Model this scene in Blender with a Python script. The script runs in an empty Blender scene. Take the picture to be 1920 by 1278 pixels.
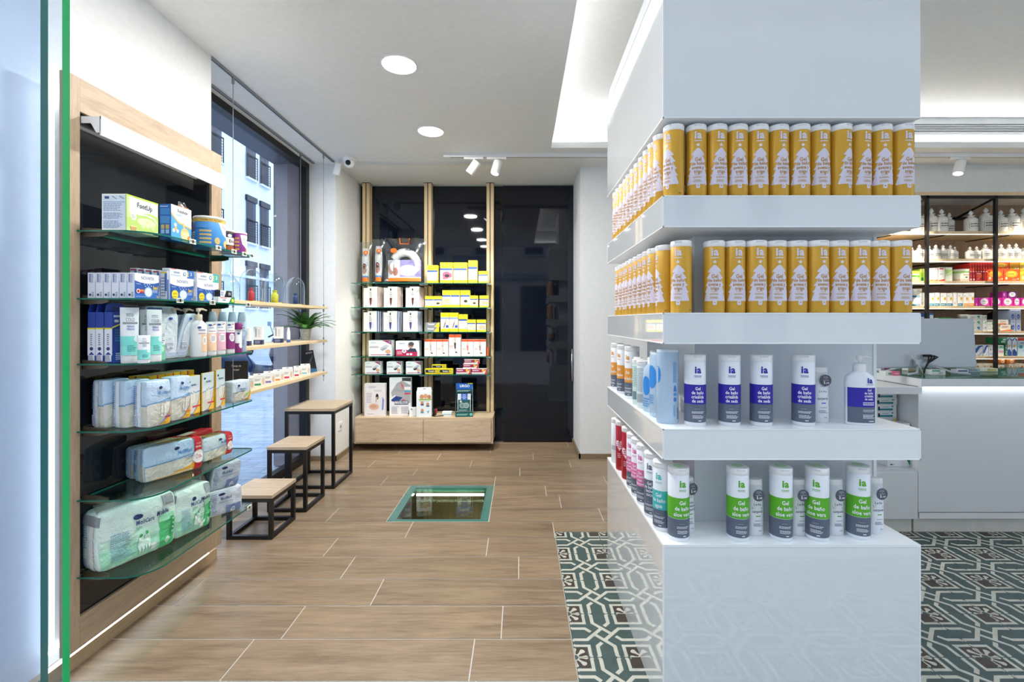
import bpy, bmesh, math, random
from mathutils import Vector, Matrix, noise
random.seed(7)
SC = bpy.context.scene
C = SC.collection
F, PX, PY, EYE = 853.0, 976.0, 601.0, 1.3      # focal length (px), vanishing point, eye height
PI = math.pi

# ------------------------------------------------------------------ camera
cd = bpy.data.cameras.new('camera'); cam = bpy.data.objects.new('camera', cd); C.objects.link(cam)
cam.location = (0, 0, EYE); cam.rotation_euler = (PI/2, 0, 0)
cd.sensor_width = 36; cd.lens = F/1920*36
cd.shift_x = -(PX-960)/1920; cd.shift_y = -(639-PY)/1920
cd.clip_start = .02; cd.clip_end = 200
SC.camera = cam
# ------------------------------------------------------------------ world, exposure
vs = SC.view_settings
vs.view_transform = 'Standard'; vs.look = 'None'; vs.gamma = 1; vs.use_curve_mapping = False
vs.exposure = 0.34
W = bpy.data.worlds.new('dusk'); SC.world = W; W.use_nodes = True
nt = W.node_tree; bg = nt.nodes['Background']
tc = nt.nodes.new('ShaderNodeTexCoord'); sp = nt.nodes.new('ShaderNodeSeparateXYZ'); rp = nt.nodes.new('ShaderNodeValToRGB')
nt.links.new(tc.outputs['Generated'], sp.inputs[0]); nt.links.new(sp.outputs['Z'], rp.inputs[0]); nt.links.new(rp.outputs[0], bg.inputs[0])
rp.color_ramp.elements[0].position = 0.0; rp.color_ramp.elements[0].color = (.36, .46, .66, 1)
rp.color_ramp.elements[1].position = .5; rp.color_ramp.elements[1].color = (.79, .885, 1.0, 1)
bg.inputs[1].default_value = 2.45

def area(name, loc, rot, sx, sy, power, col, spread=PI):
    l = bpy.data.lights.new(name, 'AREA'); l.shape = 'RECTANGLE'; l.size = sx; l.size_y = sy
    l.energy = power; l.color = col; l.spread = spread
    o = bpy.data.objects.new(name, l); C.objects.link(o); o.location = loc; o.rotation_euler = rot
    o.visible_glossy = True
    return o
# ceiling downlights throw light down (their discs are built with the lamps)
DOWN = [(-.69, 2.586), (-.69, 3.496), (-.69, 1.676), (-.69, .95)]
WARM = (1, .90, .76); NEUT = (1, .97, .92)
for i, (x, y) in enumerate(DOWN):
    l = bpy.data.lights.new('downlight_lamp', 'AREA'); l.shape = 'DISK'; l.size = .17; l.energy = (23, 26, 9, 5)[i]; l.color = NEUT
    o = bpy.data.objects.new('downlight_lamp', l); C.objects.link(o); o.location = (x, y, 2.738)

# ------------------------------------------------------------------ materials
def lin(h):
    h = h.lstrip('#'); v = [int(h[i:i+2], 16)/255 for i in (0, 2, 4)]
    return tuple(c/12.92 if c <= .04045 else ((c+.055)/1.055)**2.4 for c in v) + (1,)
_m = {}
def col(h, rough=.5, metal=0.0, spec=.5, name=None, alpha=None):
    k = (h, rough, metal, spec, alpha)
    if k in _m: return _m[k]
    m = bpy.data.materials.new(name or 'paint_'+h.strip('#')); m.use_nodes = True
    b = m.node_tree.nodes['Principled BSDF']
    b.inputs['Base Color'].default_value = lin(h); b.inputs['Roughness'].default_value = rough
    b.inputs['Metallic'].default_value = metal; b.inputs['Specular IOR Level'].default_value = spec
    if alpha is not None: b.inputs['Alpha'].default_value = alpha
    _m[k] = m; return m
def emit(name, rgb, s):
    m = bpy.data.materials.new(name); m.use_nodes = True; n = m.node_tree; n.nodes.clear()
    e = n.nodes.new('ShaderNodeEmission'); e.inputs[0].default_value = (*rgb, 1); e.inputs[1].default_value = s
    o = n.nodes.new('ShaderNodeOutputMaterial'); n.links.new(e.outputs[0], o.inputs[0]); return m
def wood(name, a, b, c, axis=0, scale=1.0, rough=.5, per_plank=False, bump=.05):
    m = bpy.data.materials.new(name); m.use_nodes = True; n = m.node_tree; N = n.nodes; L = n.links
    bs = N['Principled BSDF']; bs.inputs['Roughness'].default_value = rough
    g = N.new('ShaderNodeNewGeometry'); mp = N.new('ShaderNodeMapping')
    s = [20*scale]*3; s[axis] = 2.0*scale; mp.inputs['Scale'].default_value = s
    L.new(g.outputs['Position'], mp.inputs['Vector'])
    src = mp.outputs[0]
    if per_plank:
        at = N.new('ShaderNodeAttribute'); at.attribute_name = 'plank'
        ad = N.new('ShaderNodeVectorMath'); ad.operation = 'MULTIPLY_ADD'
        L.new(at.outputs['Color'], ad.inputs[0]); ad.inputs[1].default_value = (37, 53, 11); L.new(src, ad.inputs[2]); src = ad.outputs[0]
    n1 = N.new('ShaderNodeTexNoise'); n1.inputs['Scale'].default_value = 1.0; n1.inputs['Detail'].default_value = 7; n1.inputs['Roughness'].default_value = .62
    n1.inputs['Distortion'].default_value = .6
    L.new(src, n1.inputs['Vector'])
    n2 = N.new('ShaderNodeTexNoise'); n2.inputs['Scale'].default_value = 5.5; n2.inputs['Detail'].default_value = 4; L.new(src, n2.inputs['Vector'])
    r = N.new('ShaderNodeValToRGB'); e = r.color_ramp.elements
    e[0].position = .3; e[0].color = lin(c); e[1].position = .72; e[1].color = lin(b)
    x = e.new(.5); x.color = lin(a)
    mx = N.new('ShaderNodeMath'); mx.operation = 'MULTIPLY_ADD'; mx.inputs[1].default_value = .35; L.new(n2.outputs[0], mx.inputs[0])
    mm = N.new('ShaderNodeMath'); mm.operation = 'MULTIPLY'; mm.inputs[1].default_value = .67; L.new(n1.outputs[0], mm.inputs[0]); L.new(mm.outputs[0], mx.inputs[2])
    L.new(mx.outputs[0], r.inputs[0])
    out = r.outputs[0]
    if per_plank:
        hs = N.new('ShaderNodeHueSaturation'); L.new(out, hs.inputs['Color'])
        sx = N.new('ShaderNodeSeparateColor'); L.new(at.outputs['Color'], sx.inputs[0])
        v = N.new('ShaderNodeMapRange'); v.inputs[3].default_value = .9; v.inputs[4].default_value = 1.1; L.new(sx.outputs[0], v.inputs[0]); L.new(v.outputs[0], hs.inputs['Value'])
        out = hs.outputs[0]
    L.new(out, bs.inputs['Base Color'])
    bp = N.new('ShaderNodeBump'); bp.inputs['Strength'].default_value = bump; L.new(n1.outputs[0], bp.inputs['Height']); L.new(bp.outputs[0], bs.inputs['Normal'])
    return m
def noisy(name, a, b, scale=8, rough=.6, bump=.1):
    m = bpy.data.materials.new(name); m.use_nodes = True; n = m.node_tree; N = n.nodes; L = n.links
    bs = N['Principled BSDF']; bs.inputs['Roughness'].default_value = rough
    g = N.new('ShaderNodeNewGeometry'); t = N.new('ShaderNodeTexNoise'); t.inputs['Scale'].default_value = scale; t.inputs['Detail'].default_value = 5
    L.new(g.outputs['Position'], t.inputs['Vector']); r = N.new('ShaderNodeValToRGB'); e = r.color_ramp.elements
    e[0].position = .35; e[0].color = lin(a); e[1].position = .65; e[1].color = lin(b); L.new(t.outputs[0], r.inputs[0]); L.new(r.outputs[0], bs.inputs['Base Color'])
    bp = N.new('ShaderNodeBump'); bp.inputs['Strength'].default_value = bump; L.new(t.outputs[0], bp.inputs['Height']); L.new(bp.outputs[0], bs.inputs['Normal'])
    return m
def clear(name, tint, gloss=.08, rough=.02, fres=True):
    m = bpy.data.materials.new(name); m.use_nodes = True; n = m.node_tree; N = n.nodes; L = n.links; N.clear()
    t = N.new('ShaderNodeBsdfTransparent'); t.inputs[0].default_value = lin(tint)
    g = N.new('ShaderNodeBsdfGlossy'); g.inputs['Roughness'].default_value = rough
    mx = N.new('ShaderNodeMixShader')
    if fres:
        f = N.new('ShaderNodeLayerWeight'); f.inputs[0].default_value = .5; p = N.new('ShaderNodeMath'); p.operation = 'POWER'; p.inputs[1].default_value = 2 if fres == 2 else 4
        L.new(f.outputs['Facing'], p.inputs[0]); q = N.new('ShaderNodeMath'); q.operation = 'MULTIPLY_ADD'; q.inputs[1].default_value = .6; q.inputs[2].default_value = gloss*.5
        L.new(p.outputs[0], q.inputs[0]); L.new(q.outputs[0], mx.inputs[0])
    else: mx.inputs[0].default_value = gloss
    L.new(t.outputs[0], mx.inputs[1]); L.new(g.outputs[0], mx.inputs[2])
    o = N.new('ShaderNodeOutputMaterial'); L.new(mx.outputs[0], o.inputs[0]); return m

WHITE = noisy('white_wall_paint', '#E6E8E8', '#EAECEC', 30, .75, .02)
CEIL = noisy('white_ceiling_paint', '#DFE1E1', '#E3E5E5', 30, .8, .02)
GLOSSW = col('#E2E7EA', .05, name='glossy_white_lacquer'); GLOSSW.node_tree.nodes['Principled BSDF'].inputs['Coat Weight'].default_value = 1; GLOSSW.node_tree.nodes['Principled BSDF'].inputs['Coat Roughness'].default_value = .01; GLOSSW.node_tree.nodes['Principled BSDF'].inputs['Coat IOR'].default_value = 1.45
GLOSSE = col('#F0F4F6', .25, name='white_panel_edge')
SATINW = col('#E8EAEC', .35, name='satin_white_laminate')
WHT = col('#F4F4F4', .35, name='white_plastic')
BLK = col('#0B0B0C', .4, name='black_powder_coat')
BRKT = col('#6E675E', .35, 1.0, name='bracket_steel')
STEEL = col('#A9ACB0', .25, 1.0, name='brushed_steel')
DGLASS = col('#14171B', .03, name='dark_back_glass')
DGLASS2 = col('#0E121D', .03, name='dark_navy_glass')
OAK_Y = wood('pale_oak_y', '#AA9378', '#B9A388', '#92795E', 1, 1.6, .5)
OAK_Z = wood('pale_oak_z', '#AC957A', '#BAA58A', '#927B60', 2, 1.6, .5)
OAK_X = wood('pale_oak_x', '#C2AE94', '#D0BEA6', '#A89278', 0, 1.6, .5)
PINE_Y = wood('light_pine_y', '#DFC8A0', '#E7D3B0', '#D0B588', 1, 1.2, .5)
PINE_Z = wood('light_pine_z', '#DDC498', '#E6D1A8', '#CFB485', 2, 1.2, .5)
PLANK = wood('plank_tile', '#8B7760', '#A48E74', '#6A5743', 0, 1.0, .34, True, .04)
WALNUT = wood('grey_walnut_back', '#A08C78', '#B09C88', '#887460', 2, 1.3, .6)
GROUT = col('#D2CEC8', .8, name='light_grout')
GLASS = clear('clear_glass', '#EEF6F8', .09, .02, 2)
SHELFG = clear('green_tinted_shelf_glass', '#E9F5F1', .05)
WINGL = clear('window_glass', '#FAFCFF', .06)
DOORGL = clear('door_glass', '#ECF2FA', .04)
EDGEG = col('#0F6B58', .15, name='green_glass_edge')
PLAST = clear('clear_plastic_film', '#D3D6D6', .22, .12, False)
FILM = clear('thin_film', '#F4F7F7', .13, .10, False)
PORC = col('#F2F0EA', .15, name='white_porcelain')

# ------------------------------------------------------------------ mesh builder
class MB:
    def __init__(s): s.v = []; s.f = []; s.m = []; s.fm = []; s.sm = []; s.X = None
    def mi(s, m):
        if isinstance(m, str): m = col(m)
        if m not in s.m: s.m.append(m)
        return s.m.index(m)
    def add(s, vs, fs, m, sm=False):
        o = len(s.v); i = s.mi(m)
        if s.X is not None: vs = [s.X @ Vector(v) for v in vs]
        s.v.extend([tuple(v) for v in vs])
        for f in fs: s.f.append(tuple(a+o for a in f)); s.fm.append(i); s.sm.append(sm)
        return s
    def box(s, a, b, m, bev=0):
        x0, y0, z0 = [min(p, q) for p, q in zip(a, b)]; x1, y1, z1 = [max(p, q) for p, q in zip(a, b)]
        if bev <= 0:
            return s.add([(x0,y0,z0),(x1,y0,z0),(x1,y1,z0),(x0,y1,z0),(x0,y0,z1),(x1,y0,z1),(x1,y1,z1),(x0,y1,z1)],
                  [(0,3,2,1),(4,5,6,7),(0,1,5,4),(1,2,6,5),(2,3,7,6),(3,0,4,7)], m)
        bm = bmesh.new(); bmesh.ops.create_cube(bm, size=1)
        for v in bm.verts: v.co = Vector(((x0+x1)/2+v.co.x*(x1-x0), (y0+y1)/2+v.co.y*(y1-y0), (z0+z1)/2+v.co.z*(z1-z0)))
        bmesh.ops.bevel(bm, geom=bm.edges[:], offset=min(bev, .45*min(x1-x0, y1-y0, z1-z0)), segments=2, affect='EDGES', profile=.6)
        s.bm(bm, m); return s
    def bm(s, bm, m, sm=False):
        bm.verts.index_update()
        s.add([v.co.copy() for v in bm.verts], [tuple(v.index for v in f.verts) for f in bm.faces], m, sm); bm.free()
    def lathe(s, prof, m, n=28, c=(0,0,0), sx=1, sy=1, cap=True):
        vs = []; fs = []
        for r, z in prof:
            for k in range(n):
                a = 2*PI*k/n; vs.append((c[0]+sx*r*math.cos(a), c[1]+sy*r*math.sin(a), c[2]+z))
        for j in range(len(prof)-1):
            for k in range(n):
                q = (k+1) % n; fs.append((j*n+k, j*n+q, (j+1)*n+q, (j+1)*n+k))
        s.add(vs, fs, m, True)
        if cap:
            o = len(s.v); L = len(prof)
            for j, rev in ((0, True), (L-1, False)):
                if prof[j][0] > 1e-5:
                    ring = [vs[j*n+k] for k in range(n)]
                    s.add(ring, [tuple(range(n))[::-1] if rev else tuple(range(n))], m)
        return s
    def tube(s, pts, r, m, n=8, closed=False):
        pts = [Vector(p) for p in pts]; rr = r if isinstance(r, (list, tuple)) else [r]*len(pts)
        vs = []; fs = []; up = Vector((0, 0, 1))
        for i, p in enumerate(pts):
            d = (pts[min(i+1, len(pts)-1)]-pts[max(i-1, 0)]).normalized()
            u = up if abs(d.z) < .95 else Vector((1, 0, 0))
            a = d.cross(u).normalized(); b = a.cross(d).normalized()
            for k in range(n):
                t = 2*PI*k/n; vs.append(p + (a*math.cos(t)+b*math.sin(t))*rr[i])
        for j in range(len(pts)-1):
            for k in range(n):
                q = (k+1) % n; fs.append((j*n+k, j*n+q, (j+1)*n+q, (j+1)*n+k))
        fs.append(tuple(range(n))[::-1]); fs.append(tuple((len(pts)-1)*n+k for k in range(n)))
        return s.add(vs, fs, m, n > 4)
    def prism(s, poly, h0, h1, m, axis='z'):
        n = len(poly)
        def P(a, b, h): return {'z': (a, b, h), 'y': (a, h, b), 'x': (h, a, b)}[axis]
        vs = [P(a, b, h0) for a, b in poly] + [P(a, b, h1) for a, b in poly]
        fs = [tuple(range(n))[::-1], tuple(range(n, 2*n))] + [(i, (i+1) % n, n+(i+1) % n, n+i) for i in range(n)]
        return s.add(vs, fs, m)
    def build(s, name, parent=None, loc=None, rz=0):
        me = bpy.data.meshes.new(name); me.from_pydata(s.v, [], s.f)
        for m in s.m: me.materials.append(m)
        me.polygons.foreach_set('material_index', s.fm); me.polygons.foreach_set('use_smooth', s.sm)
        me.update()
        o = bpy.data.objects.new(name, me); C.objects.link(o)
        if parent: o.parent = parent
        if loc is not None: o.location = loc
        o.rotation_euler = (0, 0, rz)
        return o
def tag(o, label, cat, group=None, kind=None):
    o['label'] = label; o['category'] = cat
    if group: o['group'] = group
    if kind: o['kind'] = kind
    return o
def struct(o): o['kind'] = 'structure'; return o
def thing(name, label, cat, loc=(0,0,0), rz=0, group=None):
    o = bpy.data.objects.new(name, None); C.objects.link(o); o.empty_display_size = .05
    o.location = loc; o.rotation_euler = (0, 0, rz); return tag(o, label, cat, group)
def dup(root, loc, rz, label, group=None):
    r = root.copy(); C.objects.link(r); r.location = loc; r.rotation_euler = (0, 0, rz); r['label'] = label
    if group: r['group'] = group
    for ch in list(root.children):
        c = ch.copy(); C.objects.link(c); c.parent = r
        for g in ch.children:
            d = g.copy(); C.objects.link(d); d.parent = c
    return r
def X(px, Y): return (px-PX)/F*Y
def Z(py, Y): return EYE-(py-PY)/F*Y
ORD = ['first','second','third','fourth','fifth','sixth','seventh','eighth','ninth','tenth','eleventh','twelfth','thirteenth','fourteenth']

# ------------------------------------------------------------------ printed decoration
_tx = {}
def text2d(t, bold=0.0, res=2):
    k = (t, bold, res)
    if k in _tx: return _tx[k]
    cu = bpy.data.curves.new('t', 'FONT'); cu.body = t; cu.size = 1; cu.align_x = 'CENTER'; cu.align_y = 'CENTER'
    cu.resolution_u = res; cu.offset = bold; cu.space_character = 1+bold*1.9
    ob = bpy.data.objects.new('t', cu)
    me = bpy.data.meshes.new_from_object(ob)
    v = [(p.co.x, p.co.y) for p in me.vertices]; f = [tuple(p.vertices) for p in me.polygons]
    bpy.data.objects.remove(ob); bpy.data.curves.remove(cu); bpy.data.meshes.remove(me)
    _tx[k] = (v, f); return _tx[k]
def shape2d(it, W_, H_):
    k = it[0]
    if k == 'r':
        _, a, b, c, d, _c = it[:6]; return [(a*W_, b*H_), (c*W_, b*H_), (c*W_, d*H_), (a*W_, d*H_)], [(0, 1, 2, 3)]
    if k == 'e':
        _, cu, cv, ru, rv, _c = it[:6]; n = 20
        return [(cu*W_+ru*W_*math.cos(2*PI*i/n), cv*H_+rv*H_*math.sin(2*PI*i/n)) for i in range(n)], [tuple(range(n))]
    if k == 'c':      # true circle, radius as fraction of height
        _, cu, cv, r, _c = it[:5]; n = 24
        return [(cu*W_+r*H_*math.cos(2*PI*i/n), cv*H_+r*H_*math.sin(2*PI*i/n)) for i in range(n)], [tuple(range(n))]
    if k == 'p':
        return [(a*W_, b*H_) for a, b in it[1]], [tuple(range(len(it[1])))]
    if k == 't':      # text, centre u, centre v, size (of height), colour, x-stretch, bold
        _, t, cu, cv, s, _c = it[:6]; sx = it[6] if len(it) > 6 else 1; bo = it[7] if len(it) > 7 else .012
        v, f = text2d(t, bo)
        return [(cu*W_+x*s*H_*sx, cv*H_+y*s*H_) for x, y in v], f
    if k == 'l':      # fine print: rows of dashes
        _, a, b, c, d, _c, n = it[:7]; vs = []; fs = []; rr = random.Random(int(a*97+b*31+n))
        for i in range(n):
            y0 = (b+(d-b)*(i+.25)/n)*H_; y1 = (b+(d-b)*(i+.75)/n)*H_; x = a
            end = c-rr.random()*(c-a)*.3
            while x < end:
                w = (c-a)*(.06+.12*rr.random()); e = min(x+w, end); o = len(vs)
                vs += [(x*W_, y0), (e*W_, y0), (e*W_, y1), (x*W_, y1)]; fs.append((o, o+1, o+2, o+3)); x = e+(c-a)*.025
        return vs, fs
def colour(it):
    c = _colour(it)
    return _crk[0](c) if _crk[0] else c
_crk = [None]
def _colour(it):
    return it[2] if it[0] == 'p' else it[4] if it[0] == 'c' else it[5]
def deco(mb, items, W_, H_, Mf, step=None, base=.0004, inc=.00009):
    for i, it in enumerate(items):
        vs, fs = shape2d(it, W_, H_); c = colour(it); off = base+inc*i
        if step:
            bm = bmesh.new(); bv = [bm.verts.new((x, y, 0)) for x, y in vs]
            for f in fs:
                try: bm.faces.new([bv[j] for j in f])
                except ValueError: pass
            big = [f for f in bm.faces if len(f.verts) > 4]
            xs = [p[0] for p in vs]; ys = [p[1] for p in vs]
            if it[0] == 't': ylist = []
            else: ylist = [k*step for k in range(math.ceil(min(ys)/step), math.floor(max(ys)/step)+1)]
            if Mf.cyl: ylist = []
            for k in range(math.ceil(min(xs)/step), math.floor(max(xs)/step)+1):
                bmesh.ops.bisect_plane(bm, geom=bm.verts[:]+bm.edges[:]+bm.faces[:], plane_co=(k*step, 0, 0), plane_no=(1, 0, 0), dist=1e-6)
            for y in ylist:
                bmesh.ops.bisect_plane(bm, geom=bm.verts[:]+bm.edges[:]+bm.faces[:], plane_co=(0, y, 0), plane_no=(0, 1, 0), dist=1e-6)
            bmesh.ops.triangulate(bm, faces=[f for f in bm.faces if len(f.verts) > 4])
            bm.verts.index_update(); vs = [(v.co.x, v.co.y) for v in bm.verts]; fs = [tuple(v.index for v in f.verts) for f in bm.faces]; bm.free()
        mb.add([Mf(x, y, off) for x, y in vs], fs, c, False)
class Plane:      # origin, u dir, v dir, normal
    cyl = False
    def __init__(s, o, u, v, n): s.o = Vector(o); s.u = Vector(u); s.v = Vector(v); s.n = Vector(n)
    def __call__(s, a, b, off): return s.o+s.u*a+s.v*b+s.n*off
class Cyl:
    cyl = True
    def __init__(s, r, z0=0, a0=0, sx=1, sy=1, rf=None): s.r = r; s.z0 = z0; s.a0 = a0; s.sx = sx; s.sy = sy; s.rf = rf
    def __call__(s, a, b, off):
        t = a/s.r+s.a0; r = s.r+off
        if s.rf: k = s.rf(b)
        else: k = 1
        return Vector((s.sx*r*k*math.sin(t), -s.sy*r*k*math.cos(t), s.z0+b))

def carton(label, cat, loc, rz, w, d, h, body, front=(), left=(), right=(), top=(), group=None, name='carton', extra=None):
    mb = MB(); mb.box((-w/2, -d/2, 0), (w/2, d/2, h), body, .0012)
    deco(mb, front, w, h, Plane((-w/2, -d/2, 0), (1,0,0), (0,0,1), (0,-1,0)))
    deco(mb, left, d, h, Plane((-w/2, d/2, 0), (0,-1,0), (0,0,1), (-1,0,0)))
    deco(mb, right, d, h, Plane((w/2, -d/2, 0), (0,1,0), (0,0,1), (1,0,0)))
    deco(mb, top, w, d, Plane((-w/2, -d/2, h), (1,0,0), (0,1,0), (0,0,1)))
    if extra: extra(mb, w, d, h)
    return tag(mb.build(name, None, loc, rz), label, cat, group)
def wdim(zs, Xf, xl, xm, xr, yt):    # a box on the left wall: front looks to +X, near side looks at the camera
    Ym = -Xf*F/(PX-xm); Yf = -Xf*F/(PX-xr); D = Xf-X(xl, Ym); H = Z(yt, Ym)-zs
    return (Xf-D/2, (Ym+Yf)/2, zs), Yf-Ym, D, H
def wc(label, cat, zs, Xf, xl, xm, xr, yt, body, **k):
    loc, w, d, h = wdim(zs, Xf, xl, xm, xr, yt)
    return carton(label, cat, (loc[0], loc[1], zs+.0005), PI/2, w-.002, d-.001, h, body, **k)
def fc(label, cat, Yf, x0, x1, yt, zs, D, body, rz=0, **k):   # a box facing the camera
    w = (x1-x0)/F*Yf-.001; h = Z(yt, Yf)-zs
    return carton(label, cat, (X((x0+x1)/2, Yf), Yf+D/2, zs+.0005), rz, w, D, h, body, **k)

# ================================================================== THE SETTING
CZ = 2.755
def slab(name, boxes, m):
    mb = MB()
    for b in boxes: mb.box(b[0], b[1], b[2] if len(b) > 2 else m)
    return struct(mb.build(name))
# ---- plank floor (one quad per plank, hole for the floor light)
HX0, HX1, HY0, HY1 = -.868, -.209, 2.948, 3.594
TX, TY = .21, 2.80
def planks():
    mb = MB(); ids = []; rnd = random.Random(3)
    OFF = {0: -.187, 1: -.080, 2: -.687, 3: -.010, 4: -.191, 5: .2065, 6: -.36, 7: .285, 8: .1925, 9: -.2077, 10: -.006, 11: -.45, 12: .12, 13: -.3}
    g = .0023
    k = -6
    while True:
        y0 = 1.859-.217+.217*k; y1 = y0+.217; k += 1
        if y0 > 4.95: break
        o = OFF.get(k-1, rnd.uniform(-.45, .45))
        x = o-.9*math.ceil((o+2.0)/.9)
        while x < 6.0:
            a, b = max(x, -2.0), min(x+.9, 6.0); c = (rnd.random(), rnd.random(), rnd.random(), 1); x += .9
            segs = [(a+g, b-g, y0+g, y1-g)]
            out = []
            for s in segs:
                if s[3] <= TY+.01: out += [(s[0], min(s[1], TX-g), s[2], s[3])]
                elif s[2] < TY: out += [(s[0], min(s[1], TX-g), s[2], s[3]), (max(s[0], TX-g), s[1], TY+g, s[3])]
                else: out.append(s)
            o2 = []
            for s in out:
                if s[1]-s[0] < .004: continue
                if s[2] > HY0-.01 and s[3] < HY1+.01 and s[0] < HX1 and s[1] > HX0:
                    if s[0] < HX0: o2.append((s[0], HX0-.004, s[2], s[3]))
                    if s[1] > HX1: o2.append((HX1+.004, s[1], s[2], s[3]))
                else: o2.append(s)
            for s in o2:
                if s[1]-s[0] < .004: continue
                mb.add([(s[0], s[2], 0), (s[1], s[2], 0), (s[1], s[3], 0), (s[0], s[3], 0)], [(0, 1, 2, 3)], PLANK); ids.append(c)
    npl = len(ids)
    for a, b in (((-2.0, .55), (HX0, 5.0)), ((HX1, .55), (6.0, 5.0)), ((HX0, .55), (HX1, HY0)), ((HX0, HY1), (HX1, 5.0))):
        mb.box((a[0], a[1], -.03), (b[0], b[1], -.0015), GROUT); ids += [(.5, .5, .5, 1)]*6
    ob = mb.build('floor'); me = ob.data
    at = me.color_attributes.new('plank', 'FLOAT_COLOR', 'CORNER')
    for p in me.polygons:
        for li in p.loop_indices: at.data[li].color = ids[p.index]
    return struct(ob)
planks()
# ---- encaustic tile floor: the pattern is inlaid as thin polygons
TG = noisy('tile_green', '#3B4E4C', '#425654', 25, .45, .03); TC = noisy('tile_cream', '#B9B8AB', '#C4C3B6', 25, .45, .03); TB = noisy('tile_brown', '#3A3029', '#42372F', 25, .45, .02)
def seg(p, q, w, e0=0, e1=0):
    p = Vector(p); q = Vector(q); d = (q-p).normalized(); n = Vector((-d.y, d.x))*w/2
    return [p+n-d*e0, p-n-d*e0, q-n+d*e1, q+n+d*e1]
def poly_strip(pts, w):
    pts = [Vector(p) for p in pts]; L = []; R = []
    for i, p in enumerate(pts):
        d0 = (p-pts[i-1]).normalized() if i else None; d1 = (pts[i+1]-p).normalized() if i < len(pts)-1 else None
        if d0 is None: d = d1; k = 1
        elif d1 is None: d = d0; k = 1
        else: d = (d0+d1).normalized(); k = 1/max(.3, d.dot(d0))
        n = Vector((-d.y, d.x))*w/2*k; L.append(p+n); R.append(p-n)
    return [[L[i], R[i], R[i+1], L[i+1]] for i in range(len(pts)-1)]
def tile_polys():
    out = []
    w = .058
    for r in range(4):
        a = -PI/2*r; ca, sa = math.cos(a), math.sin(a)
        T = lambda p: Vector((p[0]*ca-p[1]*sa, p[0]*sa+p[1]*ca))
        L = []
        L += [(q, 'c') for q in poly_strip([(-.13, .475), (-.13, .27), (.125, .015)], w)]
        L += [(q, 'c') for q in poly_strip([(.13, .475), (.13, .27), (.05, .19)], w)]
        L += [([(-.13-.026, .475), (-.10, .475), (-.125, .498), (-.165, .498), (-.172, .468)], 'c'), ([(.10, .475), (.156, .475), (.172, .468), (.165, .498), (.125, .498)], 'c')]
        # corner bracket, brown field and petals (corner at (-.5,.5))
        L += [([(-.5, .5), (-.5, .33), (-.425, .295), (-.325, .295), (-.295, .325), (-.295, .425), (-.33, .5)], 'b')]
        L += [(q, 'c') for q in poly_strip([(-.262, .475), (-.262, .262), (-.475, .262)], .05)]
        L += [([(-.237, .475), (-.287, .475), (-.275, .498), (-.235, .498), (-.222, .468)], 'c'), ([(-.475, .287), (-.475, .237), (-.468, .222), (-.498, .235), (-.498, .275)], 'c')]
        for ang, r0, r1, ww in ((0, .05, .19, .036), (-45, .05, .205, .042), (-90, .05, .19, .036)):
            t = math.radians(ang); d = Vector((math.cos(t), math.sin(t))); n = Vector((-d.y, d.x))
            o = Vector((-.5, .5)); P = []
            for s_, wd in ((r0, .3), (r0+.4*(r1-r0), .45), (r1-.03, 1), (r1-.008, .7), (r1, .01)): P.append(o+d*s_+n*ww*wd)
            Q = []
            for s_, wd in ((r1, -.01), (r1-.008, -.7), (r1-.03, -1), (r0+.4*(r1-r0), -.45), (r0, -.3)): Q.append(o+d*s_+n*ww*wd)
            pp = P+Q
            if ang == 0: pp = [Vector((p.x, min(p.y, .5))) for p in pp]
            if ang == -90: pp = [Vector((max(p.x, -.5), p.y)) for p in pp]
            L.append((pp[::-1], 'c'))
        L.append(([o + Vector((math.cos(math.radians(b)), math.sin(math.radians(b))))*.062 for b in range(-90, 1, 15)]+[o], 'c'))
        L.append(([o + Vector((math.cos(math.radians(b)), math.sin(math.radians(b))))*.045 for b in range(-90, 1, 15)]+[o], 'g'))
        for pl, c in L: out.append(([T(p) for p in pl], c))
    return out
def tilefloor():
    mb = MB(); pl = tile_polys(); wx, wy = .265, .2606
    nx, ny = 21, 9
    mb.box((TX, .55, -.0014), (TX+wx*nx, TY, -.0003), '#4E5C58')
    MM = {'c': TC, 'b': TB, 'g': TG}
    for i in range(nx):
        for j in range(ny):
            cx = TX+wx*(i+.5); cy = TY-wy*(j+.5)
            if cy < .5: continue
            if cx > 3.9 and cy < 1.4: continue
            h = .0006
            mb.add([(cx-wx*h*0-wx/2+h, cy-wy/2+h, 0), (cx+wx/2-h, cy-wy/2+h, 0), (cx+wx/2-h, cy+wy/2-h, 0), (cx-wx/2+h, cy+wy/2-h, 0)], [(0, 1, 2, 3)], TG)
            for k, (p, c) in enumerate(pl):
                z = .0001+.000012*(k % 26)
                mb.add([(cx+q.x*wx*.99, cy+q.y*wy*.99, z) for q in p], [tuple(range(len(p)))], MM[c])
    return struct(mb.build('floor'))
tilefloor()
# ---- walls
slab('wall_left', [((-2.27, .72, -.05), (-1.70, 2.50, CZ+.3))], WHITE)
slab('wall_left', [((-1.98, 4.23, -.05), (-1.72, 5.15, CZ+.3))], WHITE)
slab('wall_back', [((-1.72, 4.95, -.05), (6.0, 5.15, CZ+.3)), ((.565, 4.30, -.05), (3.25, 4.95, CZ))], WHITE)
slab('wall_back', [((3.25, 4.25, 2.50), (6.0, 4.40, CZ))], WHITE)
slab('wall_right', [((5.95, .72, -.05), (6.1, 5.15, CZ+.35))], WHITE)
BROWN = noisy('mauve_brown_cladding', '#6A5F66', '#746870', 14, .5, .05)
GREYR = col('#8B8A93', .4, name='grey_reveal')
slab('trim_1', [((-2.30, 4.235, -.05), (-2.17, 4.60, 2.9), GREYR), ((-2.17, 4.235, -.05), (-1.985, 4.60, 2.9), BROWN)], BROWN)
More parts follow.
